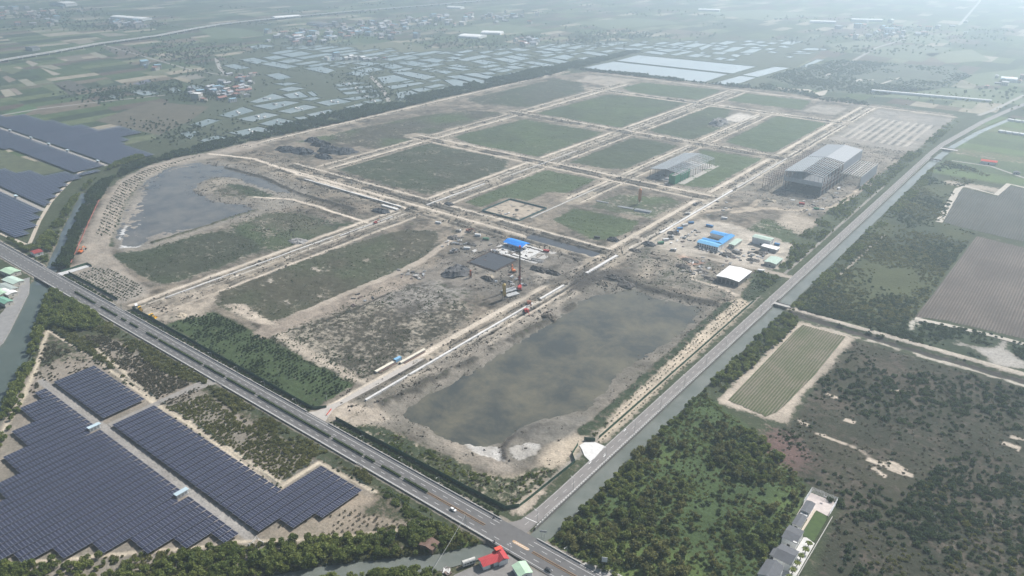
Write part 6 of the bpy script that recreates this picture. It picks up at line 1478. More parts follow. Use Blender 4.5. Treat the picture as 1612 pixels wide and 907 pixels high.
excavator(at(833, 480), -.7, 'dull orange excavator between the two white culverts', plain('machine_rust', (.30, .12, .07), .5, .2, 1), 1.35)
excavator(at(128, 398), 2.2, 'orange excavator on the terrace by the creek', MORG, 1.4)
excavator(at(860, 495), .4, 'small dark excavator near the pond bank', plain('machine_brown', (.16, .12, .09), .5, .2, 1), 1.0)
excavator(at(712, 398), 1.0, 'dark excavator among material beside the muddy yard', plain('machine_grey', (.2, .2, .21), .5, .2, 1), 1.2)
excavator(at(738, 365), .2, 'rust red excavator at the dirt track crossing', plain('machine_rust', (.30, .12, .07), .5, .2, 1), 1.3)
excavator(at(808, 428), 2.5, 'bright orange excavator at the foot of the drilling rig', MORG, 1.4)
excavator(at(1095, 322), .5, 'dark excavator on the track below the factory', plain('machine_grey', (.2, .2, .21), .5, .2, 1), 1.3)
excavator(at(592, 352), 1.5, 'small red excavator on the broad dark plot edge', MRED, 1.0)
def wheel_set(t, xs_, y, r, mat=DARKST):
    for x in xs_:
        for s in (-1, 1):
            w = MB().hcyl((x, s * y - .14, r), (x, s * y + .14, r), r, 12).build('wheel', mat, t); MB().hcyl((x, s * (y + .15) - .01, r), (x, s * (y + .15) + .01, r), r * .55, 8).build('rim', STEEL, w)
def loader(loc, rz, label):
    t = empty('wheel_loader', loc, rz, label, 'loader', 'yellow loaders'); t.scale = (1.3,) * 3
    MB().box(-3, -.3, -1, 1, .8, 2.0).build('engine_cover', MYEL, t); MB().box(-.3, 1.0, -.9, .9, .9, 1.8).build('body', MYEL, t)
    c = MB().box(-.5, .8, -.75, .75, 1.8, 3.0).build('cab', GLASS, t); MB().box(-.6, .9, -.8, .8, 3.0, 3.12).build('cab_roof', MYEL, c)
    wheel_set(t, (-2.0, 1.2), 1.0, .72)
    MB().bar((1, -.5, 1.5), (3, -.5, .7), .2).bar((1, .5, 1.5), (3, .5, .7), .2).build('lift_arm', MYEL, t); MB().add([(2.8, -1.3, .2), (3.9, -1.3, .1), (2.9, -1.3, 1.2), (2.8, 1.3, .2), (3.9, 1.3, .1), (2.9, 1.3, 1.2)], [(2, 1, 0), (3, 4, 5), (0, 1, 4, 3), (0, 3, 5, 2)]).build('bucket', MYEL, t)
loader(at(221, 488), -.3, 'yellow loader beside the white truck near the highway')
loader(at(240, 500), .3, 'yellow loader standing apart on green weeds near highway')
def truck(loc, rz, label, cabm, bodym, group='trucks', L=7.0):
    t = empty('truck', loc, rz, label, 'truck', group)
    MB().box(-L / 2, L / 2, -1.0, 1.0, .6, .95).build('chassis', DARKST, t)
    c = MB().add([(L / 2 - 2.0, -1.15, .8), (L / 2, -1.15, .8), (L / 2, -1.15, 1.8), (L / 2 - .35, -1.15, 2.9), (L / 2 - 2.0, -1.15, 2.9), (L / 2 - 2.0, 1.15, .8), (L / 2, 1.15, .8), (L / 2, 1.15, 1.8), (L / 2 - .35, 1.15, 2.9), (L / 2 - 2.0, 1.15, 2.9)], [(0, 1, 2, 3, 4), (9, 8, 7, 6, 5), (0, 5, 6, 1), (1, 6, 7, 2), (2, 7, 8, 3), (3, 8, 9, 4), (4, 9, 5, 0)]).build('cab', cabm, t)
    MB().slab([(L / 2 + .02, -.95, 1.85), (L / 2 + .02, .95, 1.85), (L / 2 - .28, .95, 2.7), (L / 2 - .28, -.95, 2.7)], .03).build('windscreen', GLASS, c)
    MB().box(-L / 2, L / 2 - 2.2, -1.2, 1.2, .95, 2.6).build('load_body', bodym, t); wheel_set(t, (-L / 2 + 1.2, L / 2 - 1.1), 1.0, .5)
truck(at(215, 483), -.4, 'white truck parked beside the yellow loader', WHITE, WHITE)
truck(at(1082, 338), .9, 'white truck among materials below the factory track', WHITE, CONC)
for i, (p, rz, cm, bm, lab) in enumerate((((1064, 366), .9, MBLU, DARKST, 'dark tipper truck in the row beside the service yard'), ((1056, 374), .9, WHITE, DARKST, 'white cabbed tipper in the row beside the service yard'), ((1088, 352), .7, MBLU, C_BLUE, 'blue truck at the far end of the service yard'), ((1198, 428), .2, WHITE, WHITE, 'white pickup truck behind the white warehouse'), ((860, 397), .3, MRED, MRED, 'bright red truck on the slab beside blue shed'), ((940, 405 - 30), .3, DARKST, BLACKR, 'dark truck at the lush plot corner'), ((1060, 455 - 60), .3, WHITE, CONC, 'pale truck on the yard road'), ((722, 350 + 15), .4, WHITE, GRAVEL2, 'grey truck near the crossing track'))):
    truck(at(*p), rz, lab, cm, bm)
# cars in the service yard and the white car on the highway
def car(loc, rz, label, mat, group=None, L=4.4):
    t = empty('car', loc, rz, label, 'car', group)
    prof = [(-L / 2, .35), (-L / 2, .85), (-L / 2 + .25, 1.0), (-L / 2 + .7, 1.45), (.45, 1.48), (1.15, 1.0), (L / 2 - .1, .85), (L / 2, .6), (L / 2, .35)]
    n = len(prof); ww = [.85, .88, .88, .68, .68, .86, .86, .84, .84]; v = [(x, -w, z) for (x, z), w in zip(prof, ww)] + [(x, w, z) for (x, z), w in zip(prof, ww)]
    b = MB().add(v, [tuple(range(n)), tuple(range(2 * n - 1, n - 1, -1))] + [(i, n + i, n + (i + 1) % n, (i + 1) % n) for i in range(n)]).build('body', mat, t)
    MB().slab([(.52, -.66, 1.46), (.52, .66, 1.46), (1.14, .8, 1.03), (1.14, -.8, 1.03)], .02).build('windscreen', GLASS, t); MB().slab([(-L / 2 + .66, -.66, 1.44), (-L / 2 + .66, .66, 1.44), (-L / 2 + .27, .82, 1.05), (-L / 2 + .27, -.82, 1.05)], .02).build('rear_window', GLASS, t)
    for s in (-1, 1):
        MB().add([(-L / 2 + .8, s * .72, 1.4), (.4, s * .72, 1.42), (1.0, s * .885, 1.02), (-L / 2 + .5, s * .895, 1.02)], [(0, 1, 2, 3)]).build('side_window', GLASS, t)
        MB().box(L / 2 - .12, L / 2 + .02, s * .6 - .18, s * .6 + .18, .62, .78).build('headlight', CONCW, t)
    for x in (-L / 2 + .8, L / 2 - .85):
        for s in (-1, 1): MB().hcyl((x, s * .8 - .1, .32), (x, s * .8 + .1, .32), .32, 12).build('wheel', DARKST, t)
CARP = [plain('car_white', (.78, .78, .78), .25, .03, 3, spec=.6), plain('car_grey', (.25, .26, .27), .3, .03, 3, spec=.6), plain('car_black', (.03, .03, .035), .3, .03, 3, spec=.6)]
car((-265.6, 277.3, .46), 0.0, 'white car driving on the highway beside orange kerb', CARP[0], None, 4.6)
car((-188, 273.6, .46), 0.0, 'dark car on the highway at the lower frame edge', CARP[2])
cr_ = random.Random(4)
for i, p in enumerate(((1080, 372), (1084, 370), (1077, 376), (1090, 366), (1095, 363), (1102, 392), (1108, 394), (1114, 396), (1120, 398), (1127, 399), (1134, 401))):
    car(at(*p), cr_.choice((.1, 1.5)) + cr_.uniform(-.1, .1), 'car parked in front of the blue roofed site office' if i > 4 else 'car parked loosely on the open service yard', CARP[cr_.randrange(3)], 'cars by the office front' if i > 4 else 'cars on the service yard')
car(at(413, 829), .5, 'grey car at the end of the gravel lane', CARP[1])
# motor scooters on the highway
def scooter(loc, rz, label):
    t = empty('motor_scooter', loc, rz, label, 'scooter', 'scooters on the highway')
    for x in (-.6, .6): MB().hcyl((x, -.05, .25), (x, .05, .25), .25, 10).build('wheel', DARKST, t)
    MB().add([(-.85, -.17, .45), (-.3, -.17, .4), (-.1, -.17, .3), (.4, -.17, .3), (.62, -.15, .95), (.5, -.15, 1.0), (.25, -.17, .42), (-.2, -.17, .75), (-.85, -.17, .8), (-.85, .17, .45), (-.3, .17, .4), (-.1, .17, .3), (.4, .17, .3), (.62, .15, .95), (.5, .15, 1.0), (.25, .17, .42), (-.2, .17, .75), (-.85, .17, .8)], [(8, 7, 6, 5, 4, 3, 2, 1, 0), (9, 10, 11, 12, 13, 14, 15, 16, 17)] + [(i, (i + 1) % 9, 9 + (i + 1) % 9, 9 + i) for i in range(9)]).build('body', plain('scooter_dark', (.06, .06, .07), .4, .1, 1), t); MB().bar((.52, -.33, 1.02), (.52, .33, 1.02), .05).build('handlebar', DARKST, t)
    return t
def rider(loc, rz, label):
    """seated rider: one skinned body with a helmet"""
    me = bpy.data.meshes.new('body')
    V = [(-.2, 0, .85), (-.15, 0, 1.1), (-.05, 0, 1.38), (0, 0, 1.5), (.02, 0, 1.62), (-.1, .2, 1.36), (.15, .27, 1.15), (.45, .28, 1.05), (-.1, -.2, 1.36), (.15, -.27, 1.15), (.45, -.28, 1.05), (-.15, .11, .82), (.25, .14, .78), (.22, .13, .38), (-.15, -.11, .82), (.25, -.14, .78), (.22, -.13, .38)]
    E_ = [(0, 1), (1, 2), (2, 3), (3, 4), (2, 5), (5, 6), (6, 7), (2, 8), (8, 9), (9, 10), (0, 11), (11, 12), (12, 13), (0, 14), (14, 15), (15, 16)]
    R_ = [.16, .16, .17, .07, .08, .07, .055, .04, .07, .055, .04, .1, .085, .055, .1, .085, .055]
    me.from_pydata(V, E_, []); o = link('person', me); o.location = loc; o.rotation_euler = (0, 0, rz)
    md = o.modifiers.new('skin', 'SKIN'); 
    for sv, r in zip(me.skin_vertices[0].data, R_): sv.radius = (r, r)
    me.skin_vertices[0].data[0].use_root = True
    o.modifiers.new('smooth', 'SUBSURF').levels = 1; me.materials.append(plain('dark_jacket', (.05, .05, .06), .9, .2, .3))
    hm_ = MB().cyl((.04, 0), .13, 1.6, 1.78, 10, .11); hm_.add(*MB().cyl((.04, 0), .11, 1.78, 1.86, 10, .04).__dict__.values()) if False else None
    MB().cyl((.04, 0), .14, 1.58, 1.76, 10, .12).cyl((.04, 0), .12, 1.76, 1.84, 10, .05).build('helmet', plain('helmet_paint', (.4, .4, .42), .3, .1, 1), o)
    tag(o, label, 'person')
scooter((-227, 271.9, .46), 2.8, 'dark scooter waiting at the crossing by the red house'); rider((-227, 271.9, .46), 2.8, 'rider in dark clothes on the scooter by the red house')
scooter((-240.5, 287.6, .46), math.pi, 'dark scooter riding on the highway edge near the site corner'); rider((-240.5, 287.6, .46), math.pi, 'rider in dark clothes on the scooter near the site corner')
# signs, poles and cables
def pole(loc, h, label, group=None, cross=True, name='utility_pole'):
    t = empty(name, loc, 0, label, 'pole', group); MB().cyl((0, 0), .17, -.3, h, 6, .11).build('mast', CONC, t)
    if cross: MB().bar((-.9, 0, h - .6), (.9, 0, h - .6), .12).build('crossarm', DARKST, t)
    return t
for p, h, lab in (((337, 393), 9, 'concrete pole beside the gravel heap plot'), ((326, 434), 9, 'concrete pole beside the dark plot corner'), ((254, 455), 8, 'pale pole near the truck entrance'), ((515, 634), 9, 'concrete pole in the nursery corner'), ((725, 520), 9, 'concrete pole by the mottled plot edge'), ((447, 390), 9, 'concrete pole on the sandy corridor'), ((840, 368), 11, 'concrete pole behind the blue shed'), ((894, 385), 11, 'concrete pole beside the long dark trench'), ((939, 322), 22, 'slim tall mast beside the half bare plot'), ((873, 440), 10, 'concrete pole beside the haul track'), ((947, 395), 9, 'concrete pole at the end of the dark trench')):
    pole(at(*p), h, lab, 'poles on the site')
lat = empty('lattice_pole', (-247, 268.6, 0), 0, 'grey lattice pole below the highway with a cable', 'pole')
m = MB()
for a, b in ((-1, -1), (1, -1), (1, 1), (-1, 1)): m.bar((a * .9, b * .9, -.3), (a * .15, b * .15, 13), .1)
for k in range(7): z = k * 1.8; s = .9 * (1 - z / 15); m.bar((-s, -s, z), (s, -s, z + 1.6), .07); m.bar((-s, s, z), (s, s, z + 1.6), .07)
m.build('mast', STEEL, lat); MB().bar((-1.2, 0, 12.6), (1.2, 0, 12.6), .14).build('crossarm', STEEL, lat)
P0, P1 = Vector((-247, 268.6, 12.7)), Vector((-234.5, 226, 9.5)); m = MB(); pr_ = None
for i in range(13):
    t_ = i / 12; q = P0.lerp(P1, t_) - Vector((0, 0, 3.0 * t_ * (1 - t_)));
    if pr_ is not None: m.bar(pr_, q, .16)
    pr_ = q
tag(m.build('power_cable', plain('pale_cable', (.32, .33, .32), .6, .1, 2)), 'pale overhead cable from the lattice pole to the yard', 'cable')
pole((-234.5, 226, 0), 9.8, 'concrete pole in the junk yard by the stream')
sg = empty('road_sign', (*g(855, 843), -1.7), .5, 'grey road sign frame standing over the canal mouth', 'sign')
for s in (-1, 1): MB().bar((s * .9, 0, -2), (s * .9, 0, 6), .18).build('post', STEEL, sg)
MB().box(-2.2, 2.2, -.1, .1, 4.2, 5.6).build('board', plain('sign_back_grey', (.36, .37, .38), .5, .1, 1), sg)
sg = empty('notice_board', (*g(951, 893), 0), .5, 'white notice board standing among the trees by the highway', 'sign')
for s in (-1, 1): MB().bar((s * .8, 0, -.3), (s * .8, 0, 5), .15).build('post', STEEL, sg)
MB().box(-1.6, 1.6, -.08, .08, 4.0, 7.6).build('board', WHITE, sg)
sg = empty('shop_sign', (*g(803, 868), .3), .4, 'slim white sign column beside the red roofed house', 'sign')
MB().bar((0, 0, 0), (0, 0, 2.2), .2).build('post', STEEL, sg); MB().box(-.5, .5, -.15, .15, 2.0, 6.0).build('board', WHITE, sg)

# ------------------------------------------------------------------ saplings that stand singly
def shrub_lib(mat, n, seed, rz=1.1):
    r = random.Random(seed); out = []
    for k in range(4):
        out.append((MB().add(*leaf_blob(r, n, .95, .95, rz, .36, .15)).mesh('crown', mat), MB().cyl((0, 0), .06, -.2, .5, 5, .04).mesh('stem', BARK)))
    return out
SHL = {k: shrub_lib(m_, 34, s) for k, m_, s in (('d', LEAFD, 1), ('g', LEAF, 2), ('b', LEAFB, 3))}
def saplings(pts, size, key, label, group, cap=290):
    if len(pts) > cap: pts = pts[np.sort(RNG.choice(len(pts), cap, replace=False))]
    for x, y in pts:
        c, s = random.choice(SHL[key]); k = random.uniform(*size)
        t = empty('sapling', (float(x), float(y), H(x, y)), random.uniform(0, 6.28), label, 'sapling', group); t.scale = (k, k, k * random.uniform(.8, 1.3)); link('crown', c, t); link('stem', s, t)
p, s = fill(G([(400, 838), (560, 800), (600, 815), (655, 825), (600, 836), (470, 848), (520, 835), (530, 812)]), 9, (1, 1), rows=(4.3, 4.3), jitter=.12)
saplings(p, (.7, 1.2), 'b', 'round brownish sapling in the bare triangular yard', 'saplings in the bare yard', 60)
bare_keep = bare.copy(); bare[:] = False
p, s = fill(G([(116, 432), (150, 421), (170, 423), (211, 441), (228, 456), (222, 464), (192, 477)]), 9, (1, 1), rows=(4.2, 4.0), jitter=.10)
spread('sapling_vegetation', 'rows of dark saplings in the square bed by the white ramp', p, RNG.uniform(.6, 1.1, len(p)), 'dark_bush')
p, s = fill(STRIP_R, 9, (1, 1), rows=(3.6, 4.6), jitter=.10)
saplings(p, (.55, .95), 'd', 'small dark shrub in the pale sandy strip by the canal road', 'shrubs in the sandy strip', 235)
p, s = fill(G([(150, 372), (165, 330), (188, 290), (232, 266), (282, 252), (325, 244), (280, 256), (226, 282), (202, 312), (186, 350), (178, 370)]), 9, (1, 1), rows=(4.5, 6.5), jitter=.08)
spread('sapling_vegetation', 'rows of dark saplings on the curved pale terrace by creek', p, RNG.uniform(.7, 1.3, len(p)), 'dark_bush')
bare[:] = bare_keep

# ------------------------------------------------------------------ loose material lying about the yards
def litter(center, n, spread_, label, group, name='material_pile', seed=0):
    r = random.Random(seed); mats = [CONC, CONCW, RUST, GRAVEL2, STEEL, DARKST]
    for i in range(n):
        x, y = g(center[0] + r.gauss(0, spread_[0]), center[1] + r.gauss(0, spread_[1])); t = empty(name, (x, y, H(x, y)), r.uniform(0, 3.1), label, 'material pile', group)
        L = r.uniform(2, 6); w = r.uniform(.8, 2); mt = r.choice(mats)
        for k in range(r.randint(2, 4)): MB().box(-L / 2, L / 2, -w + k * w * .55, -w + k * w * .55 + w * .45, 0, r.uniform(.4, 1.3)).build('bundle', mt, t)
for c, n, s, lab, gp in (((1280, 325), 24, (26, 9), 'bundle of building material lying before the big factory', 'materials before the factory'), ((1310, 300), 18, (16, 12), 'bundle of building material between the factory and verge', 'materials beside the factory'), ((1065, 372), 22, (18, 9), 'bundle of scrap beside the service yard track', 'scrap along the yard track'), ((1150, 400), 24, (15, 7), 'heap of parts in the service yard', 'parts in the service yard'), ((1195, 405), 20, (14, 6), 'stack of parts by the garage', 'parts by the garage'), ((1100, 425), 22, (20, 7), 'scrap lying behind the white warehouse', 'scrap behind the warehouse'),
    ((790, 395), 20, (18, 7), 'steel bundle on the slab round the blue shed', 'steel round the blue shed'), ((720, 385), 22, (14, 9), 'timber bundle beside the muddy yard track', 'timber along the muddy yard'), ((655, 432), 20, (15, 4), 'white and red debris beside the muddy track', 'debris along the muddy track'), ((575, 470), 6, (12, 5), 'orange brown debris along the muddy track bend', 'debris on the track bend'), ((800, 335), 12, (10, 5), 'crate inside the teal walled excavation', 'crates in the excavation'), ((810, 440), 16, (16, 7), 'machine part near the drilling rig', 'parts round the rig'), ((1130, 328), 14, (12, 7), 'white debris on the verge of the factory track', 'debris by the factory track'), ((1040, 282), 6, (8, 4), 'pallet in front of the steel frame hall', 'pallets by the hall'), ((700, 895), 9, (10, 5), 'junk heap beside the old trailer', 'junk by the trailer')):
    litter(c, n, s, lab, gp, seed=hash(lab) % 1000 if False else len(lab) * 7 + n)

# more stores, containers and scrap heaps round the yards
SCRAP = plain('dark_scrap', (.10, .09, .08), .85, .6, 1.2, .4)
for i, (p, a, b, h, lab) in enumerate((((1146, 402), 9, 7, 2.2, 'round dark scrap heap beside the narrow store shed'), ((1160, 398), 6, 5, 1.8, 'small dark scrap heap between the narrow shed and yard road'), ((1196, 399), 8, 6, 1.8, 'round mixed scrap heap below the two storey building'), ((1186, 410), 8, 5, 1.6, 'long scrap heap beside the yard road'), ((1060, 368), 9, 5, 2, 'dark scrap heap along the edge of service yard'), ((1086, 410), 12, 5, 1.6, 'weedy rubble bank below the yard road'), ((1075, 420), 9, 6, 1.8, 'rubble heap near the reddish soil'), ((1105, 428), 9, 5, 1.6, 'rubble heap behind the white warehouse'), ((1120, 440), 10, 5, 1.5, 'low rubble bank towards the pond'), ((1000, 395), 8, 5, 1.8, 'dark rubble heap at the haul track bend'), ((715, 375), 9, 6, 2, 'dark rubble heap beside the muddy track'), ((742, 385), 8, 5, 1.6, 'rubble heap behind the black covered pit'), ((845, 410), 9, 5, 1.4, 'pale slurry heap beside the white slab'))):
    heap(*g(*p), a, b, h, lab, SCRAP if 'pale' not in lab else GRAVEL2, .45, 'scrap_heap', 80 + i, 'heap', 'scrap heaps round the yards')
for i, (p, rz, mt, lab) in enumerate((((1040, 384), .95, C_GREEN, 'green container first in the line by the track'), ((1048, 379), .95, C_WHITE, 'white container second in the line by the track'), ((1070, 361), .95, C_BLUE, 'blue container third in the line by the track'), ((1078, 356), .95, C_WHITE, 'white container fourth in the line by the track'), ((752, 372), .4, C_WHITE, 'white container beside the muddy yard track'), ((765, 378), .4, C_GREEN, 'green container near the vivid blue shed'), ((735, 392), .5, C_WHITE, 'white container behind the gravel stockpile'), ((1140, 345), .3, C_WHITE, 'white container behind the site office'), ((1320, 298), 1.5, C_WHITE, 'white container beside the factory annex'), ((1262, 322), .3, C_RED, 'red container before the big factory'), ((1285, 330), .3, C_GREEN, 'green container before the big factory'), ((690, 352), .3, C_WHITE, 'white container below the main crossing'), ((1050, 283), .2, C_WHITE, 'white container before the steel frame hall'))):
    container(at(*p), rz, lab, mt, 'containers on the site', 7.5)

# ------------------------------------------------------------------ fish ponds, reservoirs
DYKE = plain('pond_dyke_grass', (.042, .055, .030), .95, .35, 12)
def pond(poly, label=None, mat=None, rim=3.4, group=None, z=.25, dyke=DYKE):
    cx = sum(p[0] for p in poly) / len(poly); cy = sum(p[1] for p in poly) / len(poly)
    if mat is None: poly = [(cx + (x - cx) * 1.07, cy + (y - cy) * 1.07) for x, y in poly]
    o = MB().sheet(poly, z).build('pond_water', mat or WF)
    tag(o, label or 'small pale fish pond among the dykes beyond the tree belt', group=group, kind='structure')
    n = len(poly); out = []
    for x, y in poly:
        d = Vector((x - cx, y - cy)); k = (d.length + rim * 1.3) / d.length; out.append((cx + d.x * k, cy + d.y * k))
    mid = [lerp2(a, b, .45) for a, b in zip(poly, out)]
    v = [(x, y, z - .25) for x, y in poly] + [(x, y, z + 1.0) for x, y in mid] + [(x, y, -.1) for x, y in out]
    f = []
    for i in range(n):
        j = (i + 1) % n; f += [(i, j, n + j, n + i), (n + i, n + j, 2 * n + j, 2 * n + i)]
    MB().add(v, f).build('dyke', dyke, o)
    return o
T1 = [((0, 550), (110, 515), (185, 525), (70, 565)), ((185, 490), (330, 440), (400, 465), (260, 505)), ((300, 515), (470, 475), (560, 490), (400, 530)), ((380, 405), (520, 355), (600, 380), (430, 412)), ((400, 430), (600, 400), (690, 410), (520, 455)), ((590, 360), (690, 340), (745, 375), (640, 385)), ((560, 465), (720, 425), (810, 440), (640, 478)), ((440, 545), (560, 510), (705, 540), (590, 575)), ((740, 485), (880, 455), (945, 490), (820, 510)), ((800, 410), (930, 385), (1020, 405), (880, 430)), ((250, 600), (430, 565), (525, 590), (360, 630)), ((-60, 605), (0, 592), (50, 592), (0, 640)), ((60, 650), (160, 620), (260, 640), (120, 665)), ((960, 385), (1180, 355), (1215, 370), (1050, 395)), ((1090, 405), (1200, 385), (1220, 400), (1140, 415)), ((985, 440), (1080, 415), (1145, 440), (1060, 460)), ((920, 295), (1010, 280), (1120, 285), (950, 310)), ((940, 320), (1140, 300), (1150, 315), (960, 335)), ((970, 345), (1150, 325), (1180, 340), (1000, 360)),
      ((1310, 345), (1400, 335), (1475, 370), (1330, 400)), ((1250, 305), (1450, 280), (1480, 290), (1290, 325)), ((1190, 250), (1290, 235), (1395, 265), (1230, 290)), ((1280, 220), (1390, 215), (1550, 245), (1480, 265)), ((1400, 325), (1480, 315), (1530, 325), (1460, 345)), ((720, 195), (830, 180), (910, 205), (860, 225)), ((550, 150), (640, 130), (720, 145), (620, 160)), ((460, 125), (540, 110), (620, 125), (520, 140)), ((560, 105), (700, 85), (770, 100), (650, 122)), ((500, 95), (620, 75), (690, 80), (560, 105)), ((310, 140), (400, 125), (500, 150), (420, 165)), ((440, 165), (520, 150), (680, 180), (600, 195)), ((210, 175), (280, 165), (380, 190), (290, 200)), ((830, 130), (900, 112), (1010, 130), (880, 150)), ((1020, 160), (1100, 150), (1210, 160), (1130, 178)), ((1050, 205), (1150, 185), (1240, 200), (1110, 220)), ((980, 225), (1050, 208), (1135, 230), (1080, 245)), ((1200, 180), (1290, 165), (1365, 185), (1280, 198)), ((1310, 160), (1400, 145), (1520, 165), (1420, 178)), ((1440, 140), (1540, 128), (1612, 138), (1560, 158)), ((480, 235), (560, 222), (640, 250), (560, 265)), ((365, 55), (450, 42), (545, 50), (420, 72)), ((560, 325), (640, 310), (730, 320), (620, 340)), ((530, 290), (620, 282), (690, 290), (600, 303)), ((700, 392), (790, 375), (830, 382), (770, 398)), ((740, 345), (770, 340), (805, 365), (780, 372)), ((660, 505), (720, 498), (760, 515), (700, 522))]
T2 = [((0, 268), (90, 262), (225, 297), (80, 315)), ((10, 245), (100, 236), (325, 285), (230, 297)), ((110, 230), (200, 222), (340, 250), (290, 265)), ((170, 150), (230, 138), (340, 155), (250, 170)), ((290, 130), (380, 125), (480, 145), (420, 158)), ((370, 118), (440, 110), (540, 130), (480, 142)), ((500, 205), (590, 190), (650, 208), (560, 222)), ((580, 135), (680, 130), (790, 150), (740, 165)), ((670, 125), (760, 105), (820, 118), (770, 138)), ((490, 155), (560, 148), (700, 170), (650, 182)), ((380, 185), (440, 175), (510, 190), (440, 200)), ((720, 180), (830, 150), (880, 158), (760, 190)), ((840, 130), (900, 120), (970, 132), (930, 145)), ((860, 95), (920, 85), (1075, 110), (1000, 118)), ((1050, 65), (1100, 60), (1270, 68), (1200, 82)), ((1255, 92), (1310, 82), (1420, 95), (1370, 107)), ((1330, 78), (1400, 70), (1520, 72), (1420, 90)), ((1430, 105), (1540, 82), (1590, 85), (1470, 112)), ((220, 222), (290, 215), (330, 228), (260, 236)), ((340, 240), (400, 232), (450, 240), (400, 255)), ((210, 90), (280, 80), (320, 85), (250, 100)), ((300, 100), (400, 82), (440, 92), (340, 110)), ((400, 70), (470, 62), (550, 75), (480, 85)), ((560, 85), (620, 80), (700, 92), (640, 102)), ((0, 190), (60, 183), (170, 200), (110, 208)), ((20, 175), (80, 168), (160, 182), (110, 190)), ((-60, 215), (0, 205), (60, 215), (10, 228)), ((600, 70), (680, 62), (780, 75), (700, 85)), ((40, 105), (90, 100), (140, 108), (90, 115)), ((0, 125), (60, 118), (120, 128), (60, 136)), ((440, 105), (480, 98), (550, 108), (500, 118)), ((640, 185), (690, 178), (730, 186), (690, 194)), ((975, 140), (1010, 128), (1050, 132), (1010, 145)), ((980, 55), (1010, 48), (1060, 52), (1020, 60))]
T3 = [((0, 62), (60, 40), (95, 44), (20, 76)), ((140, 88), (220, 58), (305, 56), (220, 86)), ((260, 95), (330, 70), (412, 68), (340, 95)), ((650, 76), (700, 62), (830, 70), (780, 80)), ((560, 102), (620, 96), (740, 91), (690, 102)), ((500, 56), (540, 48), (590, 58), (550, 64)), ((80, 98), (110, 88), (180, 92), (150, 104)), ((200, 112), (230, 102), (270, 108), (240, 122)), ((0, 100), (20, 88), (45, 92), (20, 102)), ((640, 184), (750, 136), (792, 140), (672, 188)), ((20, 122), (50, 110), (90, 112), (60, 124)), ((130, 58), (160, 50), (195, 52), (170, 62)), ((250, 45), (330, 32), (410, 40), (330, 48)), ((600, 90), (640, 82), (700, 90), (660, 96)), ((430, 92), (460, 84), (510, 90), (480, 96)), ((545, 122), (580, 114), (605, 120), (580, 126))]
ALLP = [Q(300, 60, *t) for t in T1] + [Q(700, 60, *t) for t in T2] + [Q(1100, 60, *t) for t in T3]
for t in T1: pond(Q(300, 60, *t), 'fish pond with grassy dykes beyond the tree belt')
for t in T2: pond(Q(700, 60, *t), 'pale fish pond in the ranks behind the site')
for t in T3: pond(Q(1100, 60, *t), 'bright distant fish pond near the reservoirs')
qr = random.Random(31)
PL2 = G([(420, 108), (440, 68), (560, 72), (700, 80), (900, 66), (1300, 62), (1280, 85), (1235, 104), (1005, 84), (912, 104), (700, 143), (640, 152), (610, 115), (520, 112)])
def clear(q):
    c = np.array(q + [lerp2(q[i], q[(i + 1) % 4], .5) for i in range(4)] + [lerp2(q[0], q[2], .5)])
    if not inside(PL2, c[:, 0], c[:, 1]).all(): return False
    for e_ in ALLP:
        d = np.array(e_ + [lerp2(e_[0], e_[2], .5)])
        if inside(e_, c[:, 0], c[:, 1]).any() or inside(q, d[:, 0], d[:, 1]).any(): return False
    return True
for w_, l_ in ((46, 120), (40, 80), (30, 60), (22, 44)):
    for xx_ in np.arange(-2900, -900, w_ + 9):
        for yy_ in np.arange(900, 3600, l_ + 9):
            dx, dy = qr.uniform(-6, 6), qr.uniform(-6, 6); k_ = qr.uniform(.72, .95)
            q = [(xx_ + dx, yy_ + dy), (xx_ + dx, yy_ + dy + l_ * k_), (xx_ + dx + w_ * k_, yy_ + dy + l_ * k_), (xx_ + dx + w_ * k_, yy_ + dy)]
            if qr.random() < .82 and clear(q): ALLP.append(q); pond(q, 'pale fish pond packed among its neighbours behind site', None, 3.0)
WRES = water('reservoir_water', (.30, .34, .35), (.34, .375, .38), 200, .12, .01)
for pts, lab in (([(916, 107), (967, 97.2), (1145, 117), (1107, 130)], 'largest pale reservoir behind the far end of site'), ([(970, 96), (1005, 87), (1190, 105), (1152, 116)], 'long pale reservoir behind the largest one'), ([(1168, 118), (1219, 105.5), (1244, 107), (1194, 121.5)], 'small pale reservoir farther back on the canal side'), ([(1121, 132), (1165, 119.5), (1190, 122.8), (1157, 134)], 'small pale reservoir beside the tree line')):
    pond(G(pts), lab, WRES, 8)
for pts in ([(172, 152), (185, 148), (192, 149), (180, 156)], [(203, 145), (222, 141), (252, 147), (228, 151)], [(260, 140), (276, 138), (285, 143), (272, 146)], [(295, 136), (310, 134), (325, 140), (312, 143)]): pond(G(pts), 'dark pond among trees before the village houses')
# paddle aerators on the near fish ponds
AER = (MB().box(-1.8, 1.8, -1.2, 1.2, .2, .8).mesh('float', CONCW), MB().hcyl((-2.4, 0, 1.0), (2.4, 0, 1.0), 1.0, 8).mesh('paddle_wheel', CONCW))
ar = random.Random(2)
for t in T1[1:11] + T1[13:19]:
    pts = Q(300, 60, *t)
    for u in (.3, .5, .7):
        c = lerp2(lerp2(pts[0], pts[1], .5), lerp2(pts[3], pts[2], .5), u); e = empty('pond_aerator', (c[0] + ar.uniform(-4, 4), c[1] + ar.uniform(-4, 4), .2), ar.uniform(0, 3), 'white paddle aerator floating on a fish pond', 'aerator', 'aerators on the fish ponds')
        e.scale = (1.3,) * 3
        link('float', AER[0], e); link('paddle_wheel', AER[1], e)

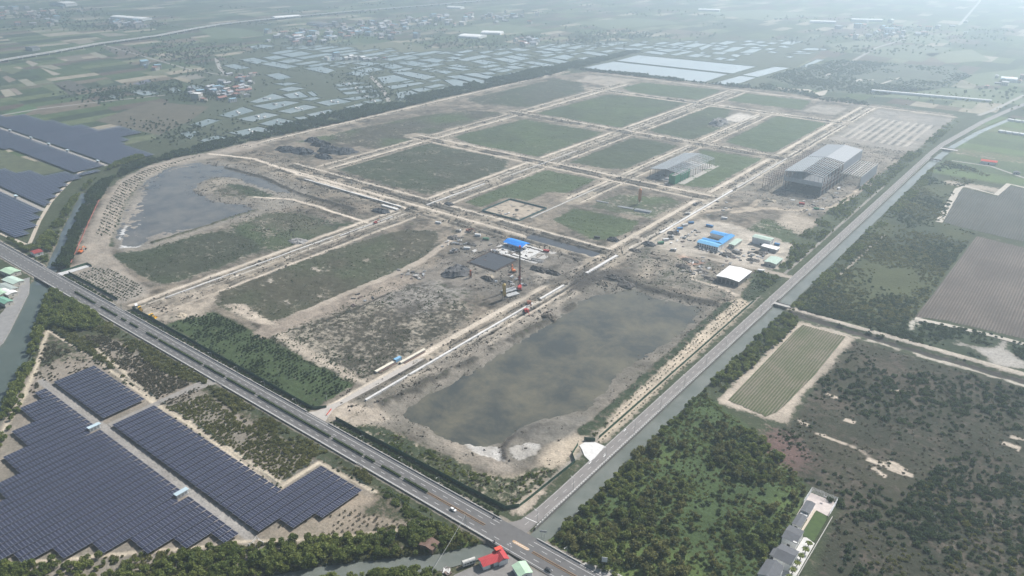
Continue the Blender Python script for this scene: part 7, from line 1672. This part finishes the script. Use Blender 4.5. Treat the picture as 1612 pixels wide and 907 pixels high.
# ------------------------------------------------------------------ distant land use
def land(name, poly, col, label, z=.06, var=.3, size=14): return tag(MB().sheet(poly, z).build(name, plain(name + '_%d' % (abs(hash(col)) % 997), col, .95, var, size)), label, kind='structure')
POND_LAND = G([(240, 215), (300, 165), (300, 120), (350, 95), (440, 62), (560, 70), (700, 78), (900, 65), (1300, 60), (1290, 85), (1250, 108), (1190, 140), (905, 110), (700, 148), (536, 184), (330, 232)])
land('marsh_ground', POND_LAND, (.050, .060, .034), 'green dyke land among the fish ponds', .03, .35, 30)
land('heath_ground', HEATH, (.050, .062, .038), 'dark heath beyond the reservoirs', .05, .35, 40)
land('heath_ground', G([(150, 190), (240, 160), (330, 168), (300, 190), (250, 213), (215, 205)]), (.085, .075, .052), 'brown heath between the far solar array and village', .05, .3, 25)
land('meadow_ground', G([(5, 180), (40, 165), (60, 170), (35, 182)]), (.055, .10, .035), 'bright green meadow beside the far solar array', .08, .15, 20)
land('sand_ground', Q(1100, 60, (475, 310), (560, 320), (700, 325), (740, 345), (820, 330), (800, 360), (760, 370), (730, 345), (600, 335), (490, 325)), (.42, .38, .32), 'pale sand patch beyond the far site edge', .08, .15, 20)
for pts in ([(940, 280), (1030, 258), (1040, 270), (960, 285)], [(1150, 290), (1270, 250), (1275, 256), (1170, 290)], [(1060, 265), (1110, 262), (1110, 268), (1060, 270)]): land('sand_ground', Q(1100, 60, *pts), (.40, .37, .32), 'thin pale sand streak on the distant heath', .1, .15, 20)
FIELDS = [((8, 103), (36, 110), (20, 117), (0, 110), (.085, .10, .05)), ((44, 95), (60, 100), (52, 105), (40, 98), (.24, .21, .165)), ((58, 104), (80, 102), (98, 108), (84, 110), (.19, .18, .13)), ((62, 106), (75, 110), (96, 117), (84, 119), (.25, .22, .17)), ((10, 119), (26, 126), (14, 130), (4, 122), (.17, .14, .11)), ((28, 126), (42, 124), (58, 134), (44, 136), (.21, .20, .15)), ((0, 142), (14, 140), (26, 150), (8, 153), (.24, .22, .165)), ((14, 140), (24, 139), (36, 148), (28, 150), (.20, .165, .13)), ((62, 135), (84, 131), (106, 142), (88, 146), (.085, .105, .05)), ((84, 131), (110, 126), (140, 140), (110, 150), (.07, .065, .05)), ((150, 128), (170, 124), (180, 130), (160, 135), (.075, .095, .045)), ((155, 53), (180, 52), (205, 55), (170, 58), (.19, .17, .13)), ((113, 66), (140, 62), (150, 66), (125, 70), (.18, .16, .12)), ((222, 114), (255, 112), (268, 118), (240, 120), (.11, .12, .07)), ((278, 120), (310, 117), (325, 122), (300, 126), (.18, .17, .14)), ((100, 90), (125, 88), (133, 94), (110, 97), (.13, .115, .085)), ((140, 84), (150, 82), (170, 90), (160, 92), (.20, .19, .14)), ((160, 74), (200, 72), (225, 84), (190, 90), (.085, .07, .052)), ((244, 85), (268, 84), (272, 87), (250, 89), (.30, .25, .19)), ((209, 132), (232, 125), (240, 128), (220, 134), (.10, .11, .14))]
for *q, c in FIELDS: land('crop_field', G(q), c, 'small far field of its own tint in the patchwork', .07, .15, 20)
FIELDR = [((1372, 152), (1400, 138), (1560, 140), (1612, 148), (1612, 165), (.095, .12, .06)), ((1330, 82), (1420, 70), (1500, 75), (1450, 98), (.10, .12, .07)), ((1455, 85), (1530, 78), (1560, 95), (1490, 100), (.115, .13, .075)), ((1400, 60), (1470, 55), (1500, 68), (1420, 68), (.085, .105, .055)), ((1300, 70), (1380, 62), (1400, 70), (1320, 80), (.10, .115, .07)), ((1500, 120), (1612, 108), (1612, 135), (1540, 135), (.085, .11, .055)), ((520, 75), (620, 66), (700, 78), (600, 88), (.10, .105, .06)), ((1100, 20), (1200, 15), (1300, 24), (1200, 32), (.10, .12, .07)), ((900, 35), (1000, 28), (1080, 36), (960, 46), (.085, .11, .055)), ((700, 45), (800, 38), (860, 48), (760, 56), (.09, .115, .06)), ((300, 40), (380, 45), (430, 55), (340, 62), (.075, .10, .05))]
for *q, c in FIELDR: land('crop_field', G(q), c, 'broad hazy green field on the distant plain', .05, .2, 40)
# greenhouse tunnels and long white sheds
def longshed(p, q, w, h, label, mat, name='greenhouse', group=None):
    (x0, y0), (x1, y1) = g(*p), g(*q); L = math.hypot(x1 - x0, y1 - y0)
    t = empty(name, ((x0 + x1) / 2, (y0 + y1) / 2, 0), math.atan2(y1 - y0, x1 - x0), label, 'greenhouse' if name == 'greenhouse' else 'shed', group)
    m = MB().box(-L / 2, L / 2, -w / 2, w / 2, -.2, h * .6); m.build('wall', WHITE, t)
    v = []
    for xx in (-L / 2 - .3, L / 2 + .3):
        for k in range(7): a = math.pi * k / 6; v.append((xx, -math.cos(a) * (w / 2 + .2), h * .6 + math.sin(a) * h * .5))
    MB().add(v, [(k, k + 1, 8 + k, 7 + k) for k in range(6)] + [tuple(range(6, -1, -1)), tuple(range(7, 14))]).build('roof', mat, t)
longshed((1372, 144.5), (1560, 161), 9, 5, 'very long white tunnel between the far green fields', R_WHITE)
for i, y in enumerate((190, 208)):
    for k in range(6): longshed((1562 + k * 11 + (10 if i else 25), y + k * 1.6), (1571 + k * 11 + (10 if i else 25), y + 1.4 + k * 1.6), 8, 4, 'short white tunnel in the %s rank on the farm plots' % ('farther', 'nearer')[i], R_WHITE, 'greenhouse', 'white tunnels on the farm plots')
for p, q, w, lab in (((706, 13), (728, 14), 40, 'long white hall on the distant plain behind ponds'), ((492, 38), (520, 42), 55, 'grey roofed hall near the distant village'), ((1275, 36), (1315, 37), 30, 'long pale hall in the bright far haze'), ((1340, 33), (1388, 34), 30, 'second long pale hall in the bright far haze'), ((1100, 17), (1133, 18), 35, 'white hall far behind the reservoirs'), ((728, 58), (760, 60), 60, 'broad pale hall beyond the fish ponds'), ((760, 53), (790, 54), 50, 'pale hall near the far grove'), ((430, 30), (470, 27), 40, 'pale long sheds beside the expressway'), ((182, 28), (232, 32), 50, 'long pale hall behind the orange roofed village'), ((1575, 127), (1600, 129), 30, 'white farm hall at the frame side')):
    longshed(p, q, w, 9, lab, R_WHITE if 'grey' not in lab else R_GREY, 'long_hall')
# elevated expressway
ex = G([(-60, 105), (0, 95), (80, 82), (159, 68), (248, 56), (300, 46), (347, 38), (400, 32), (470, 25), (560, 17), (700, 6), (900, -12)], 6)
ribbon('expressway_road', ex, 20, 6.0, plain('pale_carriageway', (.25, .245, .235), .9, .1, 20), 'pale elevated expressway crossing the distant fields')
m = MB()
for (p, a) in along(ex, 45): m.obox((p[0], p[1], 2.9), (3, 16, 5.9), a)
tag(m.build('bridge_pier', CONC), 'row of piers under the elevated expressway', kind='stuff')
for a, lab in ((10.2, 'far'), (-10.2, 'near')):
    q = []
    for i, p in enumerate(ex):
        u, v_ = ex[max(i - 1, 0)], ex[min(i + 1, len(ex) - 1)]; d = Vector((v_[0] - u[0], v_[1] - u[1])).normalized(); q.append((p[0] - d.y * a, p[1] + d.x * a))
    m = MB()
    for u, v_ in zip(q[:-1], q[1:]): m.bar((*u, 6.2), (*v_, 6.2), .5, 1.4)
    tag(m.build('expressway_parapet', CONCW), 'pale parapet on the %s side of the expressway' % lab, 'parapet')
# country roads
for pts, w, lab in (([(0, 182), (60, 172), (160, 160), (260, 150)], 7, 'pale lane between brown heath and the far fields'), ([(340, 92), (346, 108), (356, 118)], 10, 'grey village lane running down to the ponds'), ([(160, 70), (230, 90), (300, 110), (360, 120)], 6, 'straight field lane crossing the patchwork'), ([(1612, 150), (1560, 175), (1540, 182)], 8, 'pale lane joining the canal road'), ([(1300, 120), (1380, 75), (1430, 60)], 10, 'grey lane receding past the reservoirs'), ([(1510, 40), (1540, 5), (1550, -10)], 10, 'thin pale lane vanishing in the haze'), ([(583, 120), (598, 135), (608, 150), (612, 160)], 9, 'grey green dyke path winding between the ponds'), ([(1498, 253), (1560, 262), (1640, 290)], 5, 'pale farm lane beside the red roofed farmhouse'), ([(520, 20), (650, 12), (800, 15)], 9, 'distant pale lane behind the village')):
    ribbon('country_road', G(pts), w, .18, plain('country_lane', (.29, .275, .25), .95, .15, 8), lab)
house((*g(1556, 258), 0), .1, 22, 10, 4.5, 2.0, 'red roofed farmhouse beyond the dark thicket', R_RED2, WHITE, name='farmhouse', cat='farmhouse', windows=2, ridge='x')
house((*g(1600, 274), 0), .2, 8, 6, 3, 1.0, 'dark roofed barn beside the farm lane', R_GREY, W_GREY, name='barn', cat='barn', windows=1)

# ------------------------------------------------------------------ villages
VM = [roofm('village_roof_white', (.62, .62, .60)), roofm('village_roof_grey', (.36, .37, .39)), roofm('village_roof_red', (.28, .15, .125)), roofm('village_roof_blue', (.25, .38, .46)), roofm('village_roof_pink', (.42, .36, .34))]
VW = [plain('village_wall_cream', (.50, .47, .42), .85, .15, 4), plain('village_wall_white', (.62, .61, .59), .85, .15, 4), plain('village_wall_grey', (.36, .36, .36), .85, .15, 4)]
VMESH = []
vr = random.Random(12)
for k in range(14):
    w, l, h = vr.uniform(8, 13), vr.uniform(10, 20), vr.choice((3.5, 4.5, 6.5, 7, 9.5)); rs = vr.uniform(.8, 2.2)
    wall_ = MB().box(-w / 2, w / 2, -l / 2, l / 2, -.2, h); wall_.add([(-w / 2, -l / 2, h), (w / 2, -l / 2, h), (0, -l / 2, h + rs), (-w / 2, l / 2, h), (w / 2, l / 2, h), (0, l / 2, h + rs)], [(0, 1, 2), (5, 4, 3)])
    rf = MB()
    for s in (-1, 1): rf.slab([(0, -l / 2 - .5, h + rs + .15), (0, l / 2 + .5, h + rs + .15), (s * (w / 2 + .5), l / 2 + .5, h + .1), (s * (w / 2 + .5), -l / 2 - .5, h + .1)], .2)
    wn__ = MB()
    for fl in range(max(1, int(h / 3.2))):
        for j in range(3): 
            y = -l / 2 + l * (j + .5) / 3
            for s in (-1, 1): wn__.box(s * (w / 2 + .03) - .04, s * (w / 2 + .03) + .04, y - .8, y + .8, fl * 3.2 + 1.0, fl * 3.2 + 2.4)
    VMESH.append((wall_.mesh('wall', vr.choice(VW)), rf.mesh('roof', vr.choice(VM + VM[:2])), wn__.mesh('window', GLASS)))
def village(c, n, sp, label, group, seed, scale=1.0):
    r = random.Random(seed)
    for i in range(n):
        x, y = g(c[0] + max(-2, min(2, r.gauss(0, 1))) * sp[0], c[1] + max(-2, min(2, r.gauss(0, 1))) * sp[1])
        t = empty('village_house', (x, y, 0), r.choice((0, 1.57)) + r.uniform(-.2, .2), label, 'house', group); k = r.uniform(.8, 1.25) * scale; t.scale = (k, k, k)
        a, b, w = r.choice(VMESH); link('wall', a, t); link('roof', b, t); tag(link('window', w, t), kind='stuff')
for c, n, sp, lab, gp, s_ in (((345, 148), 34, (22, 8), 'small house in the village row at the edge of the fish ponds', 'houses of the pond village', 1), ((378, 128), 16, (14, 6), 'small house at the far end of the pond village', 'houses at the pond village end', 2), ((470, 62), 34, (24, 5), 'distant house in the roadside village behind the first ponds', 'houses behind the first ponds', 3), ((590, 48), 60, (36, 7), 'distant house in the dense white village', 'houses of the dense white village', 4), ((680, 33), 24, (26, 4), 'distant house on the outskirts of the white village', 'houses on the village outskirts', 5), ((50, 22), 34, (38, 9), 'distant pale building in the town at the top corner', 'buildings of the corner town', 6), ((205, 38), 22, (16, 4), 'distant house in the orange roofed hamlet', 'houses of the orange roofed hamlet', 7), ((790, 28), 26, (28, 5), 'hazy house near the top middle of the plain', 'houses in the top middle haze', 8), ((1420, 50), 34, (50, 7), 'hazy house in the bright village below the sun', 'houses in the bright haze', 9), ((840, 68), 14, (14, 3), 'house near the far grove behind the ponds', 'houses by the far grove', 10), ((240, 105), 8, (8, 3), 'farm shed standing in the middle of the patchwork fields', 'sheds in the patchwork fields', 11), ((1585, 130), 10, (16, 5), 'farm building at the hazy frame side', 'farm buildings at the frame side', 12), ((560, 92), 12, (26, 3), 'shed between the fish ponds', 'sheds between the fish ponds', 13)):
    village(c, n, sp, lab, gp, 200 + s_, 1.0 if c[1] > 70 else 1.35)
ap = house((*g(311, 157), 0), .3, 22, 14, 14, .8, 'pale five storey block at the edge of the pond village', VM[0], VW[0], name='apartment_block', cat='building', windows=3)
house((*g(52, 79), 0), .1, 40, 24, 9, 3, 'grey roofed hall standing alone before the expressway', R_GREY, VW[2], name='farm_hall', cat='hall', windows=2)
house((*g(100, 9), 0), .2, 120, 60, 14, 5, 'large white hall on the rise above the corner town', VM[0], VW[1], name='town_hall', cat='hall', windows=4)
# ------------------------------------------------------------------ distant trees
def far_trees(pts, n, sp, label, size=(2.2, 4.2), key='dark_tree', seed=0):
    r = np.random.default_rng(seed); xy = []
    for (cx, cy), k in zip(pts, n):
        k = int(k * .6)
        m_ = max(3, k // 14)
        cl = [(cx + r.normal(0, sp[0]), cy + r.normal(0, sp[1])) for _ in range(m_)]
        for _ in range(k):
            a_, b_ = g(*cl[r.integers(0, m_)]); q_ = 14 + math.hypot(a_, b_) * .012
            xy.append((a_ + r.normal(0, q_), b_ + r.normal(0, q_ * .7)))
    xy = np.array(xy); spread('grove_vegetation', label, xy, r.uniform(size[0] * .6, size[1] * .65, len(xy)), key, 1.0, z=np.zeros(len(xy)))
far_trees([(345, 148), (300, 150), (378, 128), (330, 105)], [220, 160, 120, 120], (24, 7), 'trees among the houses of the pond village', seed=1)
far_trees([(470, 62), (590, 50), (680, 35), (520, 70)], [260, 420, 160, 120], (34, 6), 'trees among the distant white villages', (2.5, 5), seed=2)
far_trees([(50, 28), (150, 42), (200, 40), (90, 18)], [300, 260, 200, 160], (34, 5), 'trees round the top corner town', (3, 6), seed=3)
far_trees([(980, 55), (960, 62), (700, 72), (760, 70), (840, 66)], [260, 160, 160, 120, 120], (30, 5), 'dark grove beyond the fish ponds', (3, 5.5), seed=4)
far_trees([(1420, 55), (1380, 85), (1450, 75), (1330, 60), (1520, 60), (1560, 150)], [220, 120, 100, 120, 160, 50], (36, 6), 'hazy trees in the bright distant village', (3, 5.5), seed=5)
far_trees([(250, 80), (300, 88), (360, 75), (280, 72)], [220, 220, 160, 140], (26, 5), 'dark wood beside the patchwork fields', (2.4, 4.6), seed=6)
far_trees([(180, 148), (235, 140), (160, 152), (270, 135), (130, 158)], [160, 140, 120, 120, 80], (18, 3), 'dark trees along the far field ponds', (2.2, 4), seed=7)
far_trees([(270, 200), (300, 205), (330, 190), (290, 215)], [120, 140, 80, 100], (18, 5), 'trees between the nearest fish ponds', (1.8, 3.2), seed=8)
far_trees([(590, 110), (605, 140), (555, 125), (600, 155), (570, 130)], [120, 160, 90, 140, 90], (8, 10), 'trees along the dyke path between the ponds', (1.8, 3.4), seed=9)
far_trees([(500, 110), (650, 105), (760, 95), (440, 100), (850, 85)], [160, 160, 160, 120, 120], (50, 12), 'scattered bushes on the pond dykes', (1.2, 2.6), 'dark_bush', seed=10)
far_trees([(400, 20), (700, 20), (1000, 20), (1250, 45), (1100, 40), (850, 45)], [120] * 6, (110, 14), 'scattered tree clumps on the hazy plain', (3, 6), seed=11)
far_trees([(1450, 150), (1590, 165), (1480, 160)], [60, 60, 40], (30, 5), 'trees round the farm at the frame side', (2, 3.6), 'green_tree', seed=13)

# ------------------------------------------------------------------ the hazy air: one closed box round camera, ground and everything built
HAZE = 2.5e-4
hz = MB().box(-FARR - 600, FARR + 600, -FARR - 600, FARR + 600, -8.0, 352.0)
hm = bpy.data.materials.new('hazy_air'); hm.use_nodes = True
hn = hm.node_tree.nodes; hn.remove(hn['Principled BSDF'])
pv = hn.new('ShaderNodeVolumePrincipled')
pv.inputs['Color'].default_value = (.70, .86, 1.0, 1)
pv.inputs['Density'].default_value = HAZE
pv.inputs['Anisotropy'].default_value = .60
hm.node_tree.links.new(pv.outputs[0], hn['Material Output'].inputs['Volume'])
tag(hz.build('haze', hm), 'pale haze lying over the whole plain', kind='stuff')
